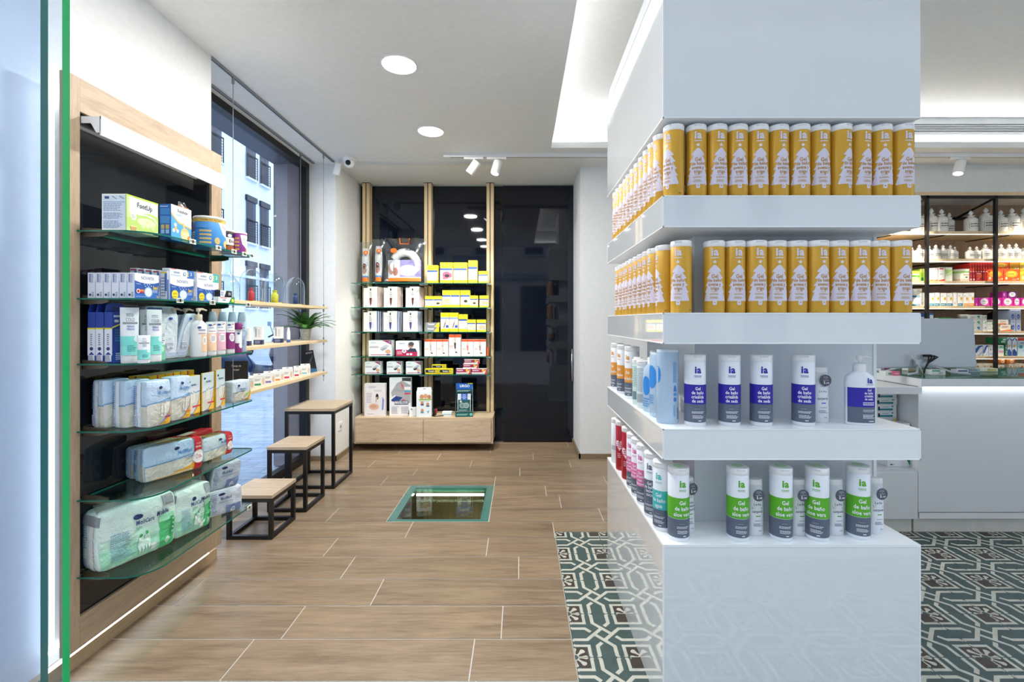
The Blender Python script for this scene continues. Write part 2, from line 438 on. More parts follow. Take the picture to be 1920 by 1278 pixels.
slab('trim_2', [((-2.30, 2.50, 2.757), (-2.06, 4.235, 2.95))], noisy('slate_lintel', '#3A4356', '#424B5E', 10, .5, .03))
BASEB = wood('brown_baseboard', '#8A7860', '#98866C', '#76644C', 0, 1, .45)
slab('baseboard_left', [((-1.70, .9, 0), (-1.668, 2.50, .053))], wood('baseboard_oak', '#B29A76', '#C0AA88', '#9A8260', 1, 1, .4))
slab('baseboard_left', [((-1.98, 4.215, 0), (-1.706, 4.23, .045)), ((-1.72, 4.215, 0), (-1.705, 4.88, .045))], BASEB)
slab('baseboard_back', [((.550, 4.285, 0), (3.25, 4.30, .045)), ((.550, 4.285, 0), (.565, 4.86, .045))], BASEB)
# ---- ceiling with the raised tray
TX0, TX1, TY0, TY1 = .257, 5.75, .95, 3.83
slab('ceiling', [((-2.0, .72, CZ), (TX0, 5.0, CZ+.05)), ((TX1, .72, CZ), (6.0, 5.0, CZ+.05)), ((TX0, TY1, CZ), (TX1, 5.0, CZ+.05)), ((TX0, .72, CZ), (TX1, TY0, CZ+.05)),
     ((TX0-.16, TY0-.12, 3.06), (TX1+.16, TY1+.14, 3.12)), ((TX0-.2, TY0-.16, CZ+.05), (TX0-.14, TY1+.14, 3.12)), ((TX1+.14, TY0-.16, CZ+.05), (TX1+.2, TY1+.14, 3.12)),
     ((TX0-.2, TY1+.12, CZ+.05), (TX1+.2, TY1+.16, 3.12)), ((TX0-.2, TY0-.16, CZ+.05), (TX1+.2, TY0-.12, 3.12))], CEIL)
COVE = emit('cove_led', (1, .985, .96), 18)
def strip(label, a, b, m=COVE, group='hidden light strips of the ceiling tray'):
    return tag(MB().box(a, b, m).build('light_strip'), label, 'strip light', group)
strip('hidden white light strip along the left lip of the ceiling tray', (TX0-.135, TY0, CZ+.052), (TX0-.115, TY1, CZ+.064))
strip('hidden white light strip along the far lip of the ceiling tray', (TX0-.05, TY1+.09, CZ+.052), (TX1, TY1+.108, CZ+.064))
strip('hidden white light strip along the near lip of the ceiling tray', (TX0, TY0-.10, CZ+.052), (TX1, TY0-.085, CZ+.064))
# ---- window on the left
mb = MB(); FR = col('#0B0C0E', .4, name='black_window_frame')
mb.box((-2.03, 2.50, 0), (-1.97, 4.23, .07), FR); mb.box((-2.03, 4.17, .07), (-1.965, 4.23, CZ), FR); mb.box((-2.03, 2.50, CZ-.055), (-1.965, 4.17, CZ), FR)
mb.box((-2.03, 2.50, .07), (-1.97, 2.54, CZ-.055), FR)
win = struct(mb.build('window_1'))
MB().box((-2.004, 2.54, .07), (-1.996, 4.17, CZ-.055), WINGL).build('pane', win)

# ================================================================== OUTSIDE
PAVE = bpy.data.materials.new('blue_grey_paving'); PAVE.use_nodes = True
n = PAVE.node_tree; bs = n.nodes['Principled BSDF']; bs.inputs['Roughness'].default_value = .6
g = n.nodes.new('ShaderNodeNewGeometry'); br = n.nodes.new('ShaderNodeTexBrick'); br.inputs['Scale'].default_value = 1.6; br.inputs['Mortar Size'].default_value = .012
br.inputs['Color1'].default_value = lin('#98ACC2'); br.inputs['Color2'].default_value = lin('#8A9FB8'); br.inputs['Mortar'].default_value = lin('#7F8EA2')
ns = n.nodes.new('ShaderNodeTexNoise'); ns.inputs['Scale'].default_value = 9; ns.inputs['Detail'].default_value = 6
mpn = n.nodes.new('ShaderNodeMapping'); mpn.inputs['Scale'].default_value = (.5, 3, 1); n.links.new(g.outputs['Position'], mpn.inputs[0]); n.links.new(mpn.outputs[0], ns.inputs['Vector'])
mxn = n.nodes.new('ShaderNodeMixRGB'); mxn.blend_type = 'OVERLAY'; mxn.inputs[0].default_value = .5
n.links.new(g.outputs['Position'], br.inputs['Vector']); n.links.new(br.outputs[0], mxn.inputs[1]); n.links.new(ns.outputs[0], mxn.inputs[2]); n.links.new(mxn.outputs[0], bs.inputs['Base Color'])
def ground_patch(a, b): return MB().box((a[0], a[1], -.12), (b[0], b[1], -.06), PAVE)
struct(ground_patch((-30, -12), (-2.03, 40)).build('street_ground')); struct(MB().box((-2.03, -12, -.12), (12, .55, -.06), noisy('grey_front_paving', '#A8A6A2', '#B4B2AE', 6, .7, .1)).build('street_ground'))
FAC = noisy('pale_render_facade', '#DCE4EA', '#E6ECF0', 1.2, .8, .05)
bl = thing('apartment_building', 'pale blue-grey rendered apartment building with dark french windows across the street', 'building', (-12.5, 18, -.06))
mb = MB(); mb.box((-4, -14, 0), (0, 5.6, 16), FAC); mb.box((0, -14, 3.3), (.06, 5.6, 3.42), FAC); mb.build('wall', bl)
DK = col('#1D2530', .3, name='dark_shutter'); RAILM = col('#12161C', .5); GREYB = col('#566273', .4)
for fz in (1.95, 4.95, 7.92, 10.9, 13.6):
    for wy in (-7.6, -5.6, -3.3, -2.2, .25, 2.7, 3.8):
        big = wy < -3 or wy == .1
        w_ = .72
        f = MB().box((-.0, wy, fz), (.04, wy+w_, fz+2.05), GREYB).box((0, wy-.05, fz+1.9), (.10, wy+w_+.05, fz+2.15), DK).box((0, wy-.06, fz-.08), (.14, wy+w_+.06, fz), FAC).build('window', bl)
        p = MB(); p.box((.041, wy+.05, fz+.05), (.05, wy+w_*.55, fz+1.9), DK); p.box((.041, wy+w_*.6, fz+.05), (.048, wy+w_-.04, fz+1.9), '#3E4A5A'); p.build('pane', f)
        r = MB()
        for zz in range(9): r.box((.10, wy-.03, fz+.08+zz*.115), (.115, wy+w_+.03, fz+.095+zz*.115), RAILM)
        r.box((.09, wy-.03, fz), (.12, wy, fz+1.05), RAILM); r.box((.09, wy+w_, fz), (.12, wy+w_+.03, fz+1.05), RAILM); r.box((.085, wy-.03, fz+1.02), (.125, wy+w_+.03, fz+1.06), RAILM)
        r.build('railing', f)

sb_ = thing('street_building', 'grey townhouse across the street behind the entrance, seen only as a reflection', 'building', (0, -10.5, -.06))
mb = MB(); mb.box((-22, -3, 0), (30, 0, 17), noisy('grey_stone_facade', '#A39F98', '#AFABA4', 2, .8, .05)); mb.box((-22, 0, 3.2), (30, .12, 3.45), '#7A8590'); mb.build('wall', sb_)
for i in range(9):
    xx = -11+2.2*i
    f = MB().box((xx, 0, .0), (xx+1.3, .05, 2.9), '#39424E').build('shopfront', sb_); MB().box((xx+.08, .051, .1), (xx+1.22, .056, 2.8), DK).build('pane', f)
    f = MB().box((xx+.1, 0, 4.2), (xx+1.1, .05, 6.4), '#8C98A4').build('window', sb_); MB().box((xx+.2, .051, 4.3), (xx+1.0, .056, 6.3), DK).build('pane', f)
# street scooter
sc = thing('scooter', 'dark blue parked motor scooter seen through the window between the hanging shelves', 'scooter', (-5.3, 9.0, -.06), math.radians(55))
NAVY = col('#16304F', .2, name='navy_scooter_paint')
mb = MB()
mb.tube([(-.75, 0, .55), (-.55, 0, .62), (-.25, 0, .60), (0, 0, .42)], [.10, .19, .20, .10], NAVY, 14); mb.tube([(0, 0, .38), (.35, 0, .33)], [.13, .12], NAVY, 10)
mb.tube([(.35, 0, .33), (.52, 0, .6), (.55, 0, .95), (.50, 0, 1.05)], [.14, .20, .17, .10], NAVY, 14); mb.build('body', sc)
MB().tube([(-.72, 0, .78), (-.4, 0, .83), (-.02, 0, .76)], [.07, .14, .08], BLK, 12).build('seat', sc)
for x in (-.62, .68):
    w = MB(); w.X = Matrix.Translation((x, 0, .26)) @ Matrix.Rotation(PI/2, 4, 'X'); w.lathe([(.10, -.05), (.24, -.055), (.26, -.02), (.26, .02), (.24, .055), (.10, .05)], BLK, 24); w.lathe([(.14, -.03), (.14, .03)], STEEL, 16); w.build('wheel', sc)
h = MB(); h.tube([(.47, -.33, 1.02), (.50, -.15, 1.08), (.50, .15, 1.08), (.47, .33, 1.02)], .018, BLK); h.tube([(.5, 0, .95), (.68, 0, .3)], .03, STEEL); h.build('handlebar', sc)
for s in (-1, 1): MB().tube([(.5, .2*s, 1.08), (.47, .28*s, 1.28)], .006, BLK).box((.45, .22*s, 1.25), (.47, .34*s, 1.34), '#8FA6BD').build('mirror', sc)

# ================================================================== ENTRANCE GLASS DOORS
def door(n, Xe, Y, t, em):
    d = struct(MB().box((-1.35, Y, .0), (Xe-.0005, Y+t, 2.60), DOORGL).build('door_%d' % n))
    MB().box((Xe-.0004, Y-.0004, 0), (Xe, Y+t+.0004, 2.60), em).build('glass_edge', d); return d
door(1, -.6542, .65, .0101, col('#10B060', .2, name='bright_green_glass_edge'))
door(2, -.738, .70, .0103, col('#04705E', .3, name='dark_green_glass_edge'))
struct(MB().box((-1.35, .62, -.05), (6.0, .74, -.001), STEEL).build('trim_3'))

# ================================================================== CEILING FITTINGS
LAMPE = emit('downlight_diffuser', (1, .97, .92), 9)
for i, (x, y) in enumerate(DOWN):
    pos = ['nearer of the two seen from the entrance', 'farther one, closest to the dark glass wall', 'above the wood floor near the entrance, out of the frame', 'right behind the entrance doors, out of the frame'][i]
    t = thing('downlight', 'round recessed white ceiling downlight, ' + pos, 'ceiling light', (x, y, CZ), 0, 'round ceiling downlights')
    MB().lathe([(.102, 0), (.103, -.004), (.096, -.006), (.094, -.002)], WHT, 36, cap=False).build('rim', t)
    MB().lathe([(.094, -.003), (.0001, -.0045)], LAMPE, 36, cap=False).build('diffuser', t)
TR = thing('lighting_track', 'long white lighting track on the ceiling in front of the tray edge', 'lighting track', (0, 3.965, CZ))
MB().box((X(832, 3.965), -.018, -.033), (5.9, .018, 0), SATINW).box((X(832, 3.965)+.06, -.004, -.0335), (5.9, .004, -.030), '#2A2A2A').build('rail', TR)
MB().box((X(664, 4.18), 4.165, CZ-.02), (X(925, 4.18), 4.195, CZ), '#D9D9D6').build('cable_duct')
tag(bpy.data.objects['cable_duct'], 'thin pale cable duct running along the ceiling behind the dome camera', 'cable duct')
SPE = emit('spot_lamp', (1, .93, .82), 30)
def spot(px, tilt, az, label, power, tgt):
    x = X(px, 3.965); t = thing('track_spotlight', label, 'spotlight', (x, 3.965, CZ-.034), 0, 'white cylinder track spotlights')
    MB().box((-.085, -.015, -.016), (.085, .015, 0), WHT, .003).build('adapter', t)
    R_ = Matrix.Translation((0, 0, -.085)) @ Matrix.Rotation(az, 4, 'Z') @ Matrix.Rotation(tilt, 4, 'Y')
    MB().tube([(0, 0, -.014), (0, 0, -.07)], .006, WHT).build('stem', t)
    b = MB(); b.X = R_; b.lathe([(.0001, .06), (.036, .058), (.038, .05), (.038, -.062), (.034, -.064), (.031, -.058), (.029, -.045)], WHT, 28, cap=False); b.build('lamp_head', t)
    e = MB(); e.X = R_; e.lathe([(.030, -.05), (.0001, -.052)], SPE, 24, cap=False); e.build('bulb', t)
    l = bpy.data.lights.new('spot_beam', 'SPOT'); l.energy = power; l.color = WARM; l.spot_size = math.radians(62); l.spot_blend = .6; l.shadow_soft_size = .03
    o = bpy.data.objects.new('spot_beam', l); C.objects.link(o); p = Vector((x, 3.965, CZ-.12)) + (R_.to_3x3() @ Vector((0, 0, -.075)))
    o.location = p; o.rotation_euler = (Vector(tgt)-p).to_track_quat('-Z', 'Y').to_euler()
    return t
spot(888, math.radians(38), math.radians(-15), 'white cylindrical track spotlight, lit lens turned left, left of the pair', 85, (-1.1, 4.7, 1.1))
spot(931, math.radians(18), math.radians(40), 'white cylindrical track spotlight, right of the pair near the dark door', 60, (-.5, 4.8, 1.0))
spot(1799, math.radians(20), math.radians(-160+180), 'white cylindrical track spotlight above the pharmacy counter on the right', 130, (3.4, 4.4, 1.2))
spot(1560, math.radians(20), 0, 'added unseen track spotlight behind the column, brightening the pharmacy shelves', 110, (3.9, 4.4, 1.4))  # extra unseen lamp, put on the track to brighten the pharmacy shelving
spot(2080, math.radians(20), 0, 'added unseen track spotlight farthest right, brightening the pharmacy shelves', 110, (4.6, 4.4, 1.4))  # second unseen lamp added for more light on the shelving
# picture rails + hanging shelves
for Xr, y0, y1, lb in ((-1.706, 2.50, 4.15, 'grey ceiling rail along the wall line, nearer the room'), (-1.905, 2.50, 4.19, 'grey ceiling rail closest to the window')):
    tag(MB().box((Xr-.010, y0, CZ-.012), (Xr+.010, y1, CZ), '#8E9398').box((Xr-.003, y0, CZ-.013), (Xr+.003, y1, CZ-.011), '#26282B').build('ceiling_rail'), lb, 'ceiling rail')
SHZ = [1.423, 1.1375, .861]
ws = thing('hanging_shelf', 'three-tier pale wooden shelf hung on thin steel cables in front of the window', 'shelf', (-1.80, 3.32, 0))
for z in SHZ: MB().box((-.13, -.66, z-.022), (.12, .64, z), PINE_Y, .002).build('shelf_board', ws)
for i, (xx, yy) in enumerate(((.094, -.62), (.094, .62), (-.105, -.62), (-.105, .62))):
    c = MB(); c.tube([(xx, yy, .78), (xx, yy, CZ-.013)], .0022, '#9A9EA3', 6)
    for z in SHZ: c.lathe([(.006, z-.045), (.006, z+.018)], STEEL, 12, c=(xx, yy, 0))
    c.lathe([(.008, CZ-.05), (.008, CZ-.013)], STEEL, 12, c=(xx, yy, 0)); c.build('cable', ws)
# dome camera and motion sensor
dc = thing('dome_camera', 'white dome security camera with black lens on the ceiling corner', 'camera', (X(655, 4.08), 4.08, CZ))
MB().lathe([(.055, 0), (.056, -.018), (.05, -.024)], WHT, 28).build('base', dc)
MB().lathe([(.048, -.02), (.046, -.05), (.034, -.072), (.015, -.083), (.0001, -.085)], WHT, 28).build('dome', dc)
q = MB(); q.X = Matrix.Translation((.005, -.038, -.05)) @ Matrix.Rotation(math.radians(-70), 4, 'X') ; q.lathe([(.022, 0), (.022, -.012), (.016, -.016)], BLK, 20); q.build('lens', dc)
ms = thing('motion_sensor', 'small white motion sensor on a bracket beside the dome camera', 'sensor', (X(633, 4.12)+.002, 4.12, CZ))
MB().box((-.012, -.012, -.03), (.012, .012, 0), WHT).build('bracket', ms)
q = MB(); q.X = Matrix.Translation((0, -.01, -.085)) @ Matrix.Rotation(.25, 4, 'Y'); q.box((-.028, -.018, -.055), (.028, .018, .055), WHT, .012); q.build('housing', ms)
# AC grille in the tray wall
ag = thing('air_grille', 'long white slotted air grille in the tray wall above the counter', 'air vent', (3.9, TY1+.119, 2.965))
MB().box((-1.4, -.008, -.045), (1.8, 0, .045), '#55595C').build('backing', ag)
for k in range(6): MB().box((-1.4, -.016, -.042+.0155*k), (1.8, -.006, -.036+.0155*k), SATINW).build('slat', ag)
# wall socket
so = thing('wall_socket', 'white electric socket low on the left wall behind the tall stool', 'socket', (-1.72, X(635, 1)*0+4.33, .30))
MB().box((0, -.04, -.04), (.008, .04, .04), WHT, .003).build('plate', so)
q = MB(); q.X = Matrix.Translation((.008, 0, 0)) @ Matrix.Rotation(PI/2, 4, 'Y'); q.lathe([(.02, 0), (.02, .001), (.0001, .0012)], '#B8B8B8', 20, cap=False); q.build('outlet', so)

# ================================================================== FLOOR LIGHT WELL
fl = thing('floor_window', 'walk-on glass floor panel with green glass rim over a lit cellar', 'floor window', ((HX0+HX1)/2, (HY0+HY1)/2, 0))
a, b = (HX1-HX0)/2, (HY1-HY0)/2
RIM = col('#4E7C74', .12, name='green_glass_rim')
mb = MB()
for p, q in (((-a, -b), (a, -b+.035)), ((-a, b-.05), (a, b)), ((-a, -b+.0352), (-a+.055, b-.0502)), ((a-.055, -b+.0352), (a, b-.0502))): mb.box((p[0], p[1], -.03), (q[0], q[1], -.001), RIM)
mb.build('glass_rim', fl)
MB().box((-a+.05, -b+.03, -.028), (a-.05, b-.045, -.004), clear('floor_glass', '#D8EEE6', .07)).build('glass_panel', fl)
CEL = wood('cellar_dark_wood', '#4C3A28', '#5E4A34', '#35271A', 2, 1.2, .6); CELP = noisy('cellar_ochre_wall', '#8A6238', '#9C7245', 3, .7, .05)
mb = MB(); D_ = -1.75
mb.box((-1.1, b+.0, D_), (1.1, b+.05, -.04), CEL); mb.box((-a-.45, -b-.6, D_), (-a-.4, b, -.04), CELP); mb.box((a+.4, -b-.6, D_), (a+.45, b, -.04), CEL)
mb.box((-1.1, -b-.6, D_-.05), (1.1, b, D_), CEL); mb.box((-1.1, -b-.65, D_), (1.1, -b-.6, -.04), CEL)
mb.box((-1.1, -b-.65, -.045), (-a, b+.05, -.035), CEL); mb.box((a, -b-.65, -.045), (1.1, b+.05, -.035), CEL); mb.box((-a, -b-.65, -.045), (a, -b, -.035), CEL)
struct(mb.build('wall_cellar', None, fl.location))
x0, y0 = fl.location.x, fl.location.y
CLED = emit('cellar_led', (1, .86, .62), 22)
tag(MB().box((x0-a+.06, y0+b-.065, -.058), (x0+a-.075, y0+b-.053, -.044), CLED).build('light_strip'), 'glowing warm light strip under the far edge of the glass floor panel', 'strip light')
po = MB(); po.box((0, 0, 0), (.42, .015, .62), '#C9C6BC')
for i, (u, v) in enumerate(((.25, .82), (.28, .5), (.30, .2), (.72, .7), (.72, .33))): deco(po, [('e', u, v, .15, .085, '#7B6A56'), ('e', u, v, .10, .055, '#A98E6C')], .42, .62, Plane((0, 0, 0), (1, 0, 0), (0, 0, 1), (0, -1, 0)))
tag(po.build('picture_board', None, (x0-.30, y0+b-.03, -.95), 0), 'pale picture board with round motifs in the cellar below the glass floor', 'picture')
stn = thing('glass_stand', 'dark stand holding round glasses in the cellar below the glass floor', 'stand', (x0+.10, y0+b-.16, -.95))
MB().tube([(0, 0, 0), (0, 0, .42)], .012, BLK).tube([(-.14, 0, .36), (.14, 0, .38)], .008, BLK).lathe([(.09, 0), (.09, .012)], BLK, 20).build('pole', stn)
for k in (-.1, .13): MB().lathe([(.05, 0), (.07, .05), (.06, .12), (.03, .14)], GLASS, 20, c=(k, 0, .2), cap=False).build('glass', stn)
MB().box((-.22, -.1, -.03), (.26, .1, -.0), col('#D9B27A', .5)).build('tray', stn)
l = bpy.data.lights.new('cellar_lamp', 'AREA'); l.size = .5; l.energy = 32; l.color = (1, .8, .55); o = bpy.data.objects.new('cellar_lamp', l); C.objects.link(o); o.location = (x0+.3, y0-.3, -.1)

# ================================================================== LEFT WALL DISPLAY
BX = -1.60
SZ = [1.627, 1.382, 1.145, .901, .653, .375]
wd = thing('wall_display', 'tall oak-framed dark glass wall display with six glass shelves on the left wall', 'display shelving', (BX, 2.0, 0))
def L(x, y, z): return (x-BX, y-2.0, z)
y0, y1 = 1.60, 2.433; z0, z1 = .113, 2.181; ya, yb = 1.652, 2.357; za, zb = .225, 2.06
MB().box(L(-1.622, y0, z0), L(BX, ya, z1), OAK_Z).build('stile', wd); MB().box(L(-1.622, yb, z0), L(BX, y1, z1), OAK_Z).build('stile', wd)
MB().box(L(-1.622, ya+.0006, zb), L(BX, yb-.0006, z1), OAK_Y).build('rail', wd); MB().box(L(-1.622, ya+.0006, z0), L(BX, yb-.0006, za), OAK_Y).build('rail', wd)
MB().box(L(-1.63, ya, za), L(BX-.012, yb, zb), DGLASS).build('back_panel', wd)
can = MB().box(L(BX, ya+.004, 2.034), L(-1.528, 2.353, 2.044), WHT).box(L(-1.532, ya+.004, 1.975), L(-1.526, 2.353, 2.046), WHT)
can.prism([(0, 2.034), (.07, 2.034), (.07, 1.985), (.055, 1.985), (.035, 2.02), (0, 2.02)], ya+.004-2, ya+.008-2, WHT, 'y').build('light_canopy', wd)
MB().box(L(-1.565, ya+.02, 2.028), L(-1.55, 2.34, 2.033), emit('canopy_led', (1, .97, .92), 2.5)).build('led_strip', wd)
BLED = emit('board_led', (.97, .99, 1), 7)
MB().box(L(-1.688, y0, .0532), L(-1.670, 2.44, .058), emit('painted_baseboard_glow', (1, .99, .95), 3)).build('baseboard_glow', wd)  # glowing strip added to imitate the lit top of the baseboard
MB().box(L(-1.697, ya-.03, .106), L(-1.687, yb+.05, .112), BLED).build('back_light', wd)
MB().box(L(-1.675, ya, z1-.05), L(-1.665, yb+.03, z1-.04), emit('board_led_bright', (.95, .98, 1), 16)).build('back_light', wd)
MB().box(L(-1.672, y0+.015, z0), L(-1.662, y0+.022, z1-.05), BLED).build('back_light', wd)
TAGM = '#E3EBDD'
for i, z in enumerate(SZ):
    xf, yn, ye = -1.35, 1.64, 2.318; r = .10
    P = [(BX-.005, yn), (xf-r, yn)] + [(xf-r+r*math.sin(t*PI/16), yn+r-r*math.cos(t*PI/16)) for t in range(1, 8)] + [(xf, yn+r), (xf, ye-.04)] + [(xf-.04+.04*math.cos(t*PI/12), ye-.04+.04*math.sin(t*PI/12)) for t in range(1, 6)] + [(xf-.04, ye), (BX-.005, ye)]
    P = [(x-BX, y-2) for x, y in P]; m_ = MB()
    n_ = len(P); m_.add([(x, y, z-.006) for x, y in P]+[(x, y, z) for x, y in P], [tuple(range(n_))[::-1], tuple(range(n_, 2*n_))], SHELFG)
    m_.add([(x, y, z-.006) for x, y in P]+[(x, y, z) for x, y in P], [(k, (k+1) % n_, n_+(k+1) % n_, n_+k) for k in range(n_)], EDGEG)
    s = m_.build('glass_shelf', wd)
    for yy in (1.662, 2.345):
        k = MB(); k.prism([(0, z-.022), (.07, z-.020), (.095, z-.014), (.095, z+.002), (.07, z+.008), (0, z+.012)], yy-2-.003, yy-2+.003, BRKT, 'y')
        for q in ((.02, z+.005), (.02, z-.013), (.08, z-.009)): k.lathe([(.003, -.005), (.003, .005)], '#D5D8DA', 10, c=(q[0], yy-2, q[1]))
        k.build('bracket', s)
    for yy in {0: (1.87, 2.03, 2.14, 2.22, 2.28), 1: (1.80, 1.99, 2.25), 5: (2.26,)}.get(i, ()):
        t_ = MB(); t_.box((-1.349-BX, yy-2-.018, z-.012), (-1.346-BX, yy-2+.018, z+.008), TAGM, .001); deco(t_, [('r', .1, .25, .22, .75, '#1B1B1B'), ('r', .32, .2, .65, .8, '#1B1B1B'), ('l', .68, .3, .95, .7, '#1B1B1B', 2)], .036, .02, Plane((-1.346-BX, yy-2-.018, z-.012), (0,1,0), (0,0,1), (1,0,0))); t_.build('price_tag', s)

# ================================================================== STOOLS
def stool(label, x0, x1, y0, y1, h):
    t = thing('stool', label, 'stool', ((x0+x1)/2, (y0+y1)/2, 0), 0, 'stepped stools by the window'); a = (x1-x0)/2; b = (y1-y0)/2; s = .0225; tt = .02
    MB().box((-a-.002, -b-.002, h-tt), (a+.002, b+.002, h), OAK_X, .001).build('tabletop', t)
    for sx in (-1, 1):
        for sy in (-1, 1): MB().box((sx*a, sy*b, 0), (sx*(a-s), sy*(b-s), h-tt-.0002), BLK, .001).build('leg', t)
    for z in (0, h-tt-s-.0004):
        for sy in (-1, 1): MB().box((-a+s, sy*b, z), (a-s, sy*(b-s), z+s), BLK).build('crossbar', t)
        for sx in (-1, 1): MB().box((sx*a, -b+s, z), (sx*(a-s), b-s, z+s), BLK).build('crossbar', t)
stool('lowest black-framed stool with pale oak top, nearest the glass display', -1.747, -1.475, 2.70, 2.985, .265)
stool('middle-height black-framed stool with pale oak top', -1.72, -1.454, 3.086, 3.38, .444)
stool('tallest black-framed stool with pale oak top, under the hanging shelves', -1.823, -1.439, 3.514, 3.90, .621)

# ================================================================== BACK GLASS WALL, UPRIGHTS, DOOR
GW = thing('glass_wall', 'dark navy back-painted glass wall behind the supports shelving', 'glass wall', (-1.0, 4.89, 0))
for u0, u1 in ((-1.715, -.985), (-.975, -.33), (-.322, -.195)): MB().box((u0+1.0, 0, .012), (u1+1.0, .02, CZ-.012), DGLASS2).build('glass_panel', GW)
MB().box((-.72, -.005, CZ-.012), (1.585, .025, CZ), '#8FA39C').build('rail', GW)
MB().box((.68, -.03, 0), (.81, .02, .012), STEEL).build('floor_rail', GW)
dd = struct(MB().box((-.19, 4.865, .012), (.572, 4.885, CZ-.014), DGLASS2).build('door_3'))
MB().box((.525, 4.862, .012), (.572, 4.8645, CZ-.014), col('#0B1A2C', .12)).build('door_edge', dd)
MB().tube([(.545, 4.83, .66), (.545, 4.83, 1.0)], .011, STEEL, 14).tube([(.545, 4.83, .70), (.545, 4.865, .70)], .006, STEEL).tube([(.545, 4.83, .96), (.545, 4.865, .96)], .006, STEEL).build('door_handle', dd)
GZ = [1.68, 1.435, 1.189, .941, .761]
gs = thing('support_shelving', 'tall oak uprights holding five levels of glass shelves against the dark glass', 'shelving', (-.98, 4.84, 0))
for xx in (-1.63, -.978, -.321):
    m_ = MB(); x = xx+.98
    m_.box((x-.037, -.045, .336), (x-.005, .045, CZ-.006), PINE_Z).box((x+.005, -.045, .336), (x+.037, .045, CZ-.006), PINE_Z).box((x-.005, -.035, .336), (x+.005, .045, CZ-.006), '#2B241C').box((x-.04, -.048, CZ-.006), (x+.04, .045, CZ), BLK)
    m_.build('upright', gs)
for i, z in enumerate(GZ):
    for j, (u0, u1) in enumerate(((-1.70, -.982), (-.976, -.315))):
        s = MB().box((u0+.98, -.275, z-.007), (u1+.98, -.05, z), SHELFG).box((u0+.98, -.2765, z-.007), (u1+.98, -.2755, z), EDGEG).build('glass_shelf', gs)
        for xx in ((-1.63, -1.0), (-.955, -.321))[j]:
            MB().box((xx+.98-.02, -.26, z-.022), (xx+.98+.02, -.046, z-.0075), STEEL, .003).build('bracket', s)
sb = thing('sideboard', 'wall-hung pale oak sideboard with two drawers under the glass shelves', 'cabinet', (-.965, 4.68, .076))
cx = -.965
MB().box((-.69, -.15, .241), (.69, .185, .259), OAK_X).box((-.69, -.15, 0), (.69, .185, .016), OAK_X).box((-.69, -.15, .016), (-.674, .185, .241), OAK_X).box((.674, -.15, .016), (.69, .185, .241), OAK_X).box((-.674, .17, .016), (.674, .185, .241), OAK_X).build('body', sb)
for s in (-1, 1): MB().box((s*.002, -.165, .018), (s*.672, -.148, .238), OAK_X, .001).build('drawer', sb)

# ================================================================== CENTRAL DISPLAY COLUMN
PX0, PX1, PY0, PY1 = .4625, 1.300, 1.477, 2.427
co = thing('display_column', 'large glossy white square column with three overhanging shelves and a plinth', 'display column', ((PX0+PX1)/2, (PY0+PY1)/2, 0))
cx, cy = co.location.x, co.location.y; hx, hy = (PX1-PX0)/2, (PY1-PY0)/2
mb = MB()
mb.box((-hx+.001, -hy+.001, 0), (hx-.001, hy-.001, .565), GLOSSW).box((-hx, -hy, .565), (hx, hy, .573), GLOSSE)
for sx in (-1, 1):
    mb.box((sx*hx, -hy, 0), (sx*(hx-.004), -hy+.004, .565), GLOSSE)
mb.build('plinth', co)
NX0, NX1, NY0, NY1 = .629-cx, 1.284-cx, 1.645-cy, 2.26-cy
MB().box((NX0, NY0, .573), (NX1, NY1, 1.958), col('#E2E8EE', .12, name='core_glass')).box((NX1-.010, NY0-.003, .573), (NX1+.001, NY0+.001, 1.958), GLOSSE).build('core', co)
for zt, zb_ in ((.9485, .848), (1.326, 1.2247), (1.707, 1.6036)):
    m_ = MB().box((-hx+.001, -hy+.001, zb_+.004), (hx-.001, hy-.001, zt-.004), GLOSSW)
    m_.box((-hx, -hy, zt-.004), (hx, hy, zt), GLOSSE).box((-hx, -hy, zb_), (hx, hy, zb_+.004), GLOSSE)
    for sx in (-1, 1):
        for sy in (-1, 1): m_.box((sx*hx, sy*hy, zb_), (sx*(hx-.003), sy*(hy-.003), zt), GLOSSE)
    m_.build('shelf', co)
m_ = MB().box((-hx+.001, -hy+.001, 1.962), (hx-.001, hy-.001, 2.44), GLOSSW).box((-hx, -hy, 1.958), (hx, hy, 1.962), GLOSSE)
m_.prism([(-hx, 2.44), (hx, 2.44), (hx-.012, 2.53), (-hx+.012, 2.53)], -hy+.004, hy-.004, GLOSSE, 'y')
m_.box((-hx, -hy, 1.958), (-hx+.003, -hy+.003, 2.44), GLOSSE)
m_.build('head', co)
MB().box((NX0, NY0, 2.53), (NX1, NY1, 3.06), SATINW).build('core', co)
ULED = None

# ================================================================== PHARMACY COUNTER
CY = 2.72; CX0 = X(1728, CY)
ct = thing('counter', 'long white pharmacy counter with a light line under its glass-topped worktop', 'counter', (4.0, 2.72, 0))
MB().box((CX0-4.0, 0, .905), (1.9, .62, .952), SATINW).build('countertop', ct)
MB().box((CX0-4.0, .0, .9525), (1.9, .62, .958), clear('counter_glass', '#D9EDE8', .12)).build('glass_top', ct)
MB().box((X(1722, 2.76)-4.0, .04, .14), (1.9, .60, .905), SATINW).build('front_panel', ct)
MB().box((X(1722, 2.76)-4.0+.01, .044, .098), (1.9, .1, .134), WHT).build('lower_strip', ct)
MB().box((X(1722, 2.76)-4.0+.01, .085, 0), (1.9, .5, .098), noisy('pale_kick', '#E4E0D6', '#EDE9E0', 9, .6, .1)).build('plinth', ct)
MB().box((CX0-4.0+.03, .012, .899), (1.9, .022, .9045), emit('counter_led', (.86, .93, 1), 7)).build('light_strip', ct)
MB().box((CX0-4.0+.03, .06, .099), (1.9, .08, .103), bpy.data.materials['counter_led']).build('light_strip', ct)
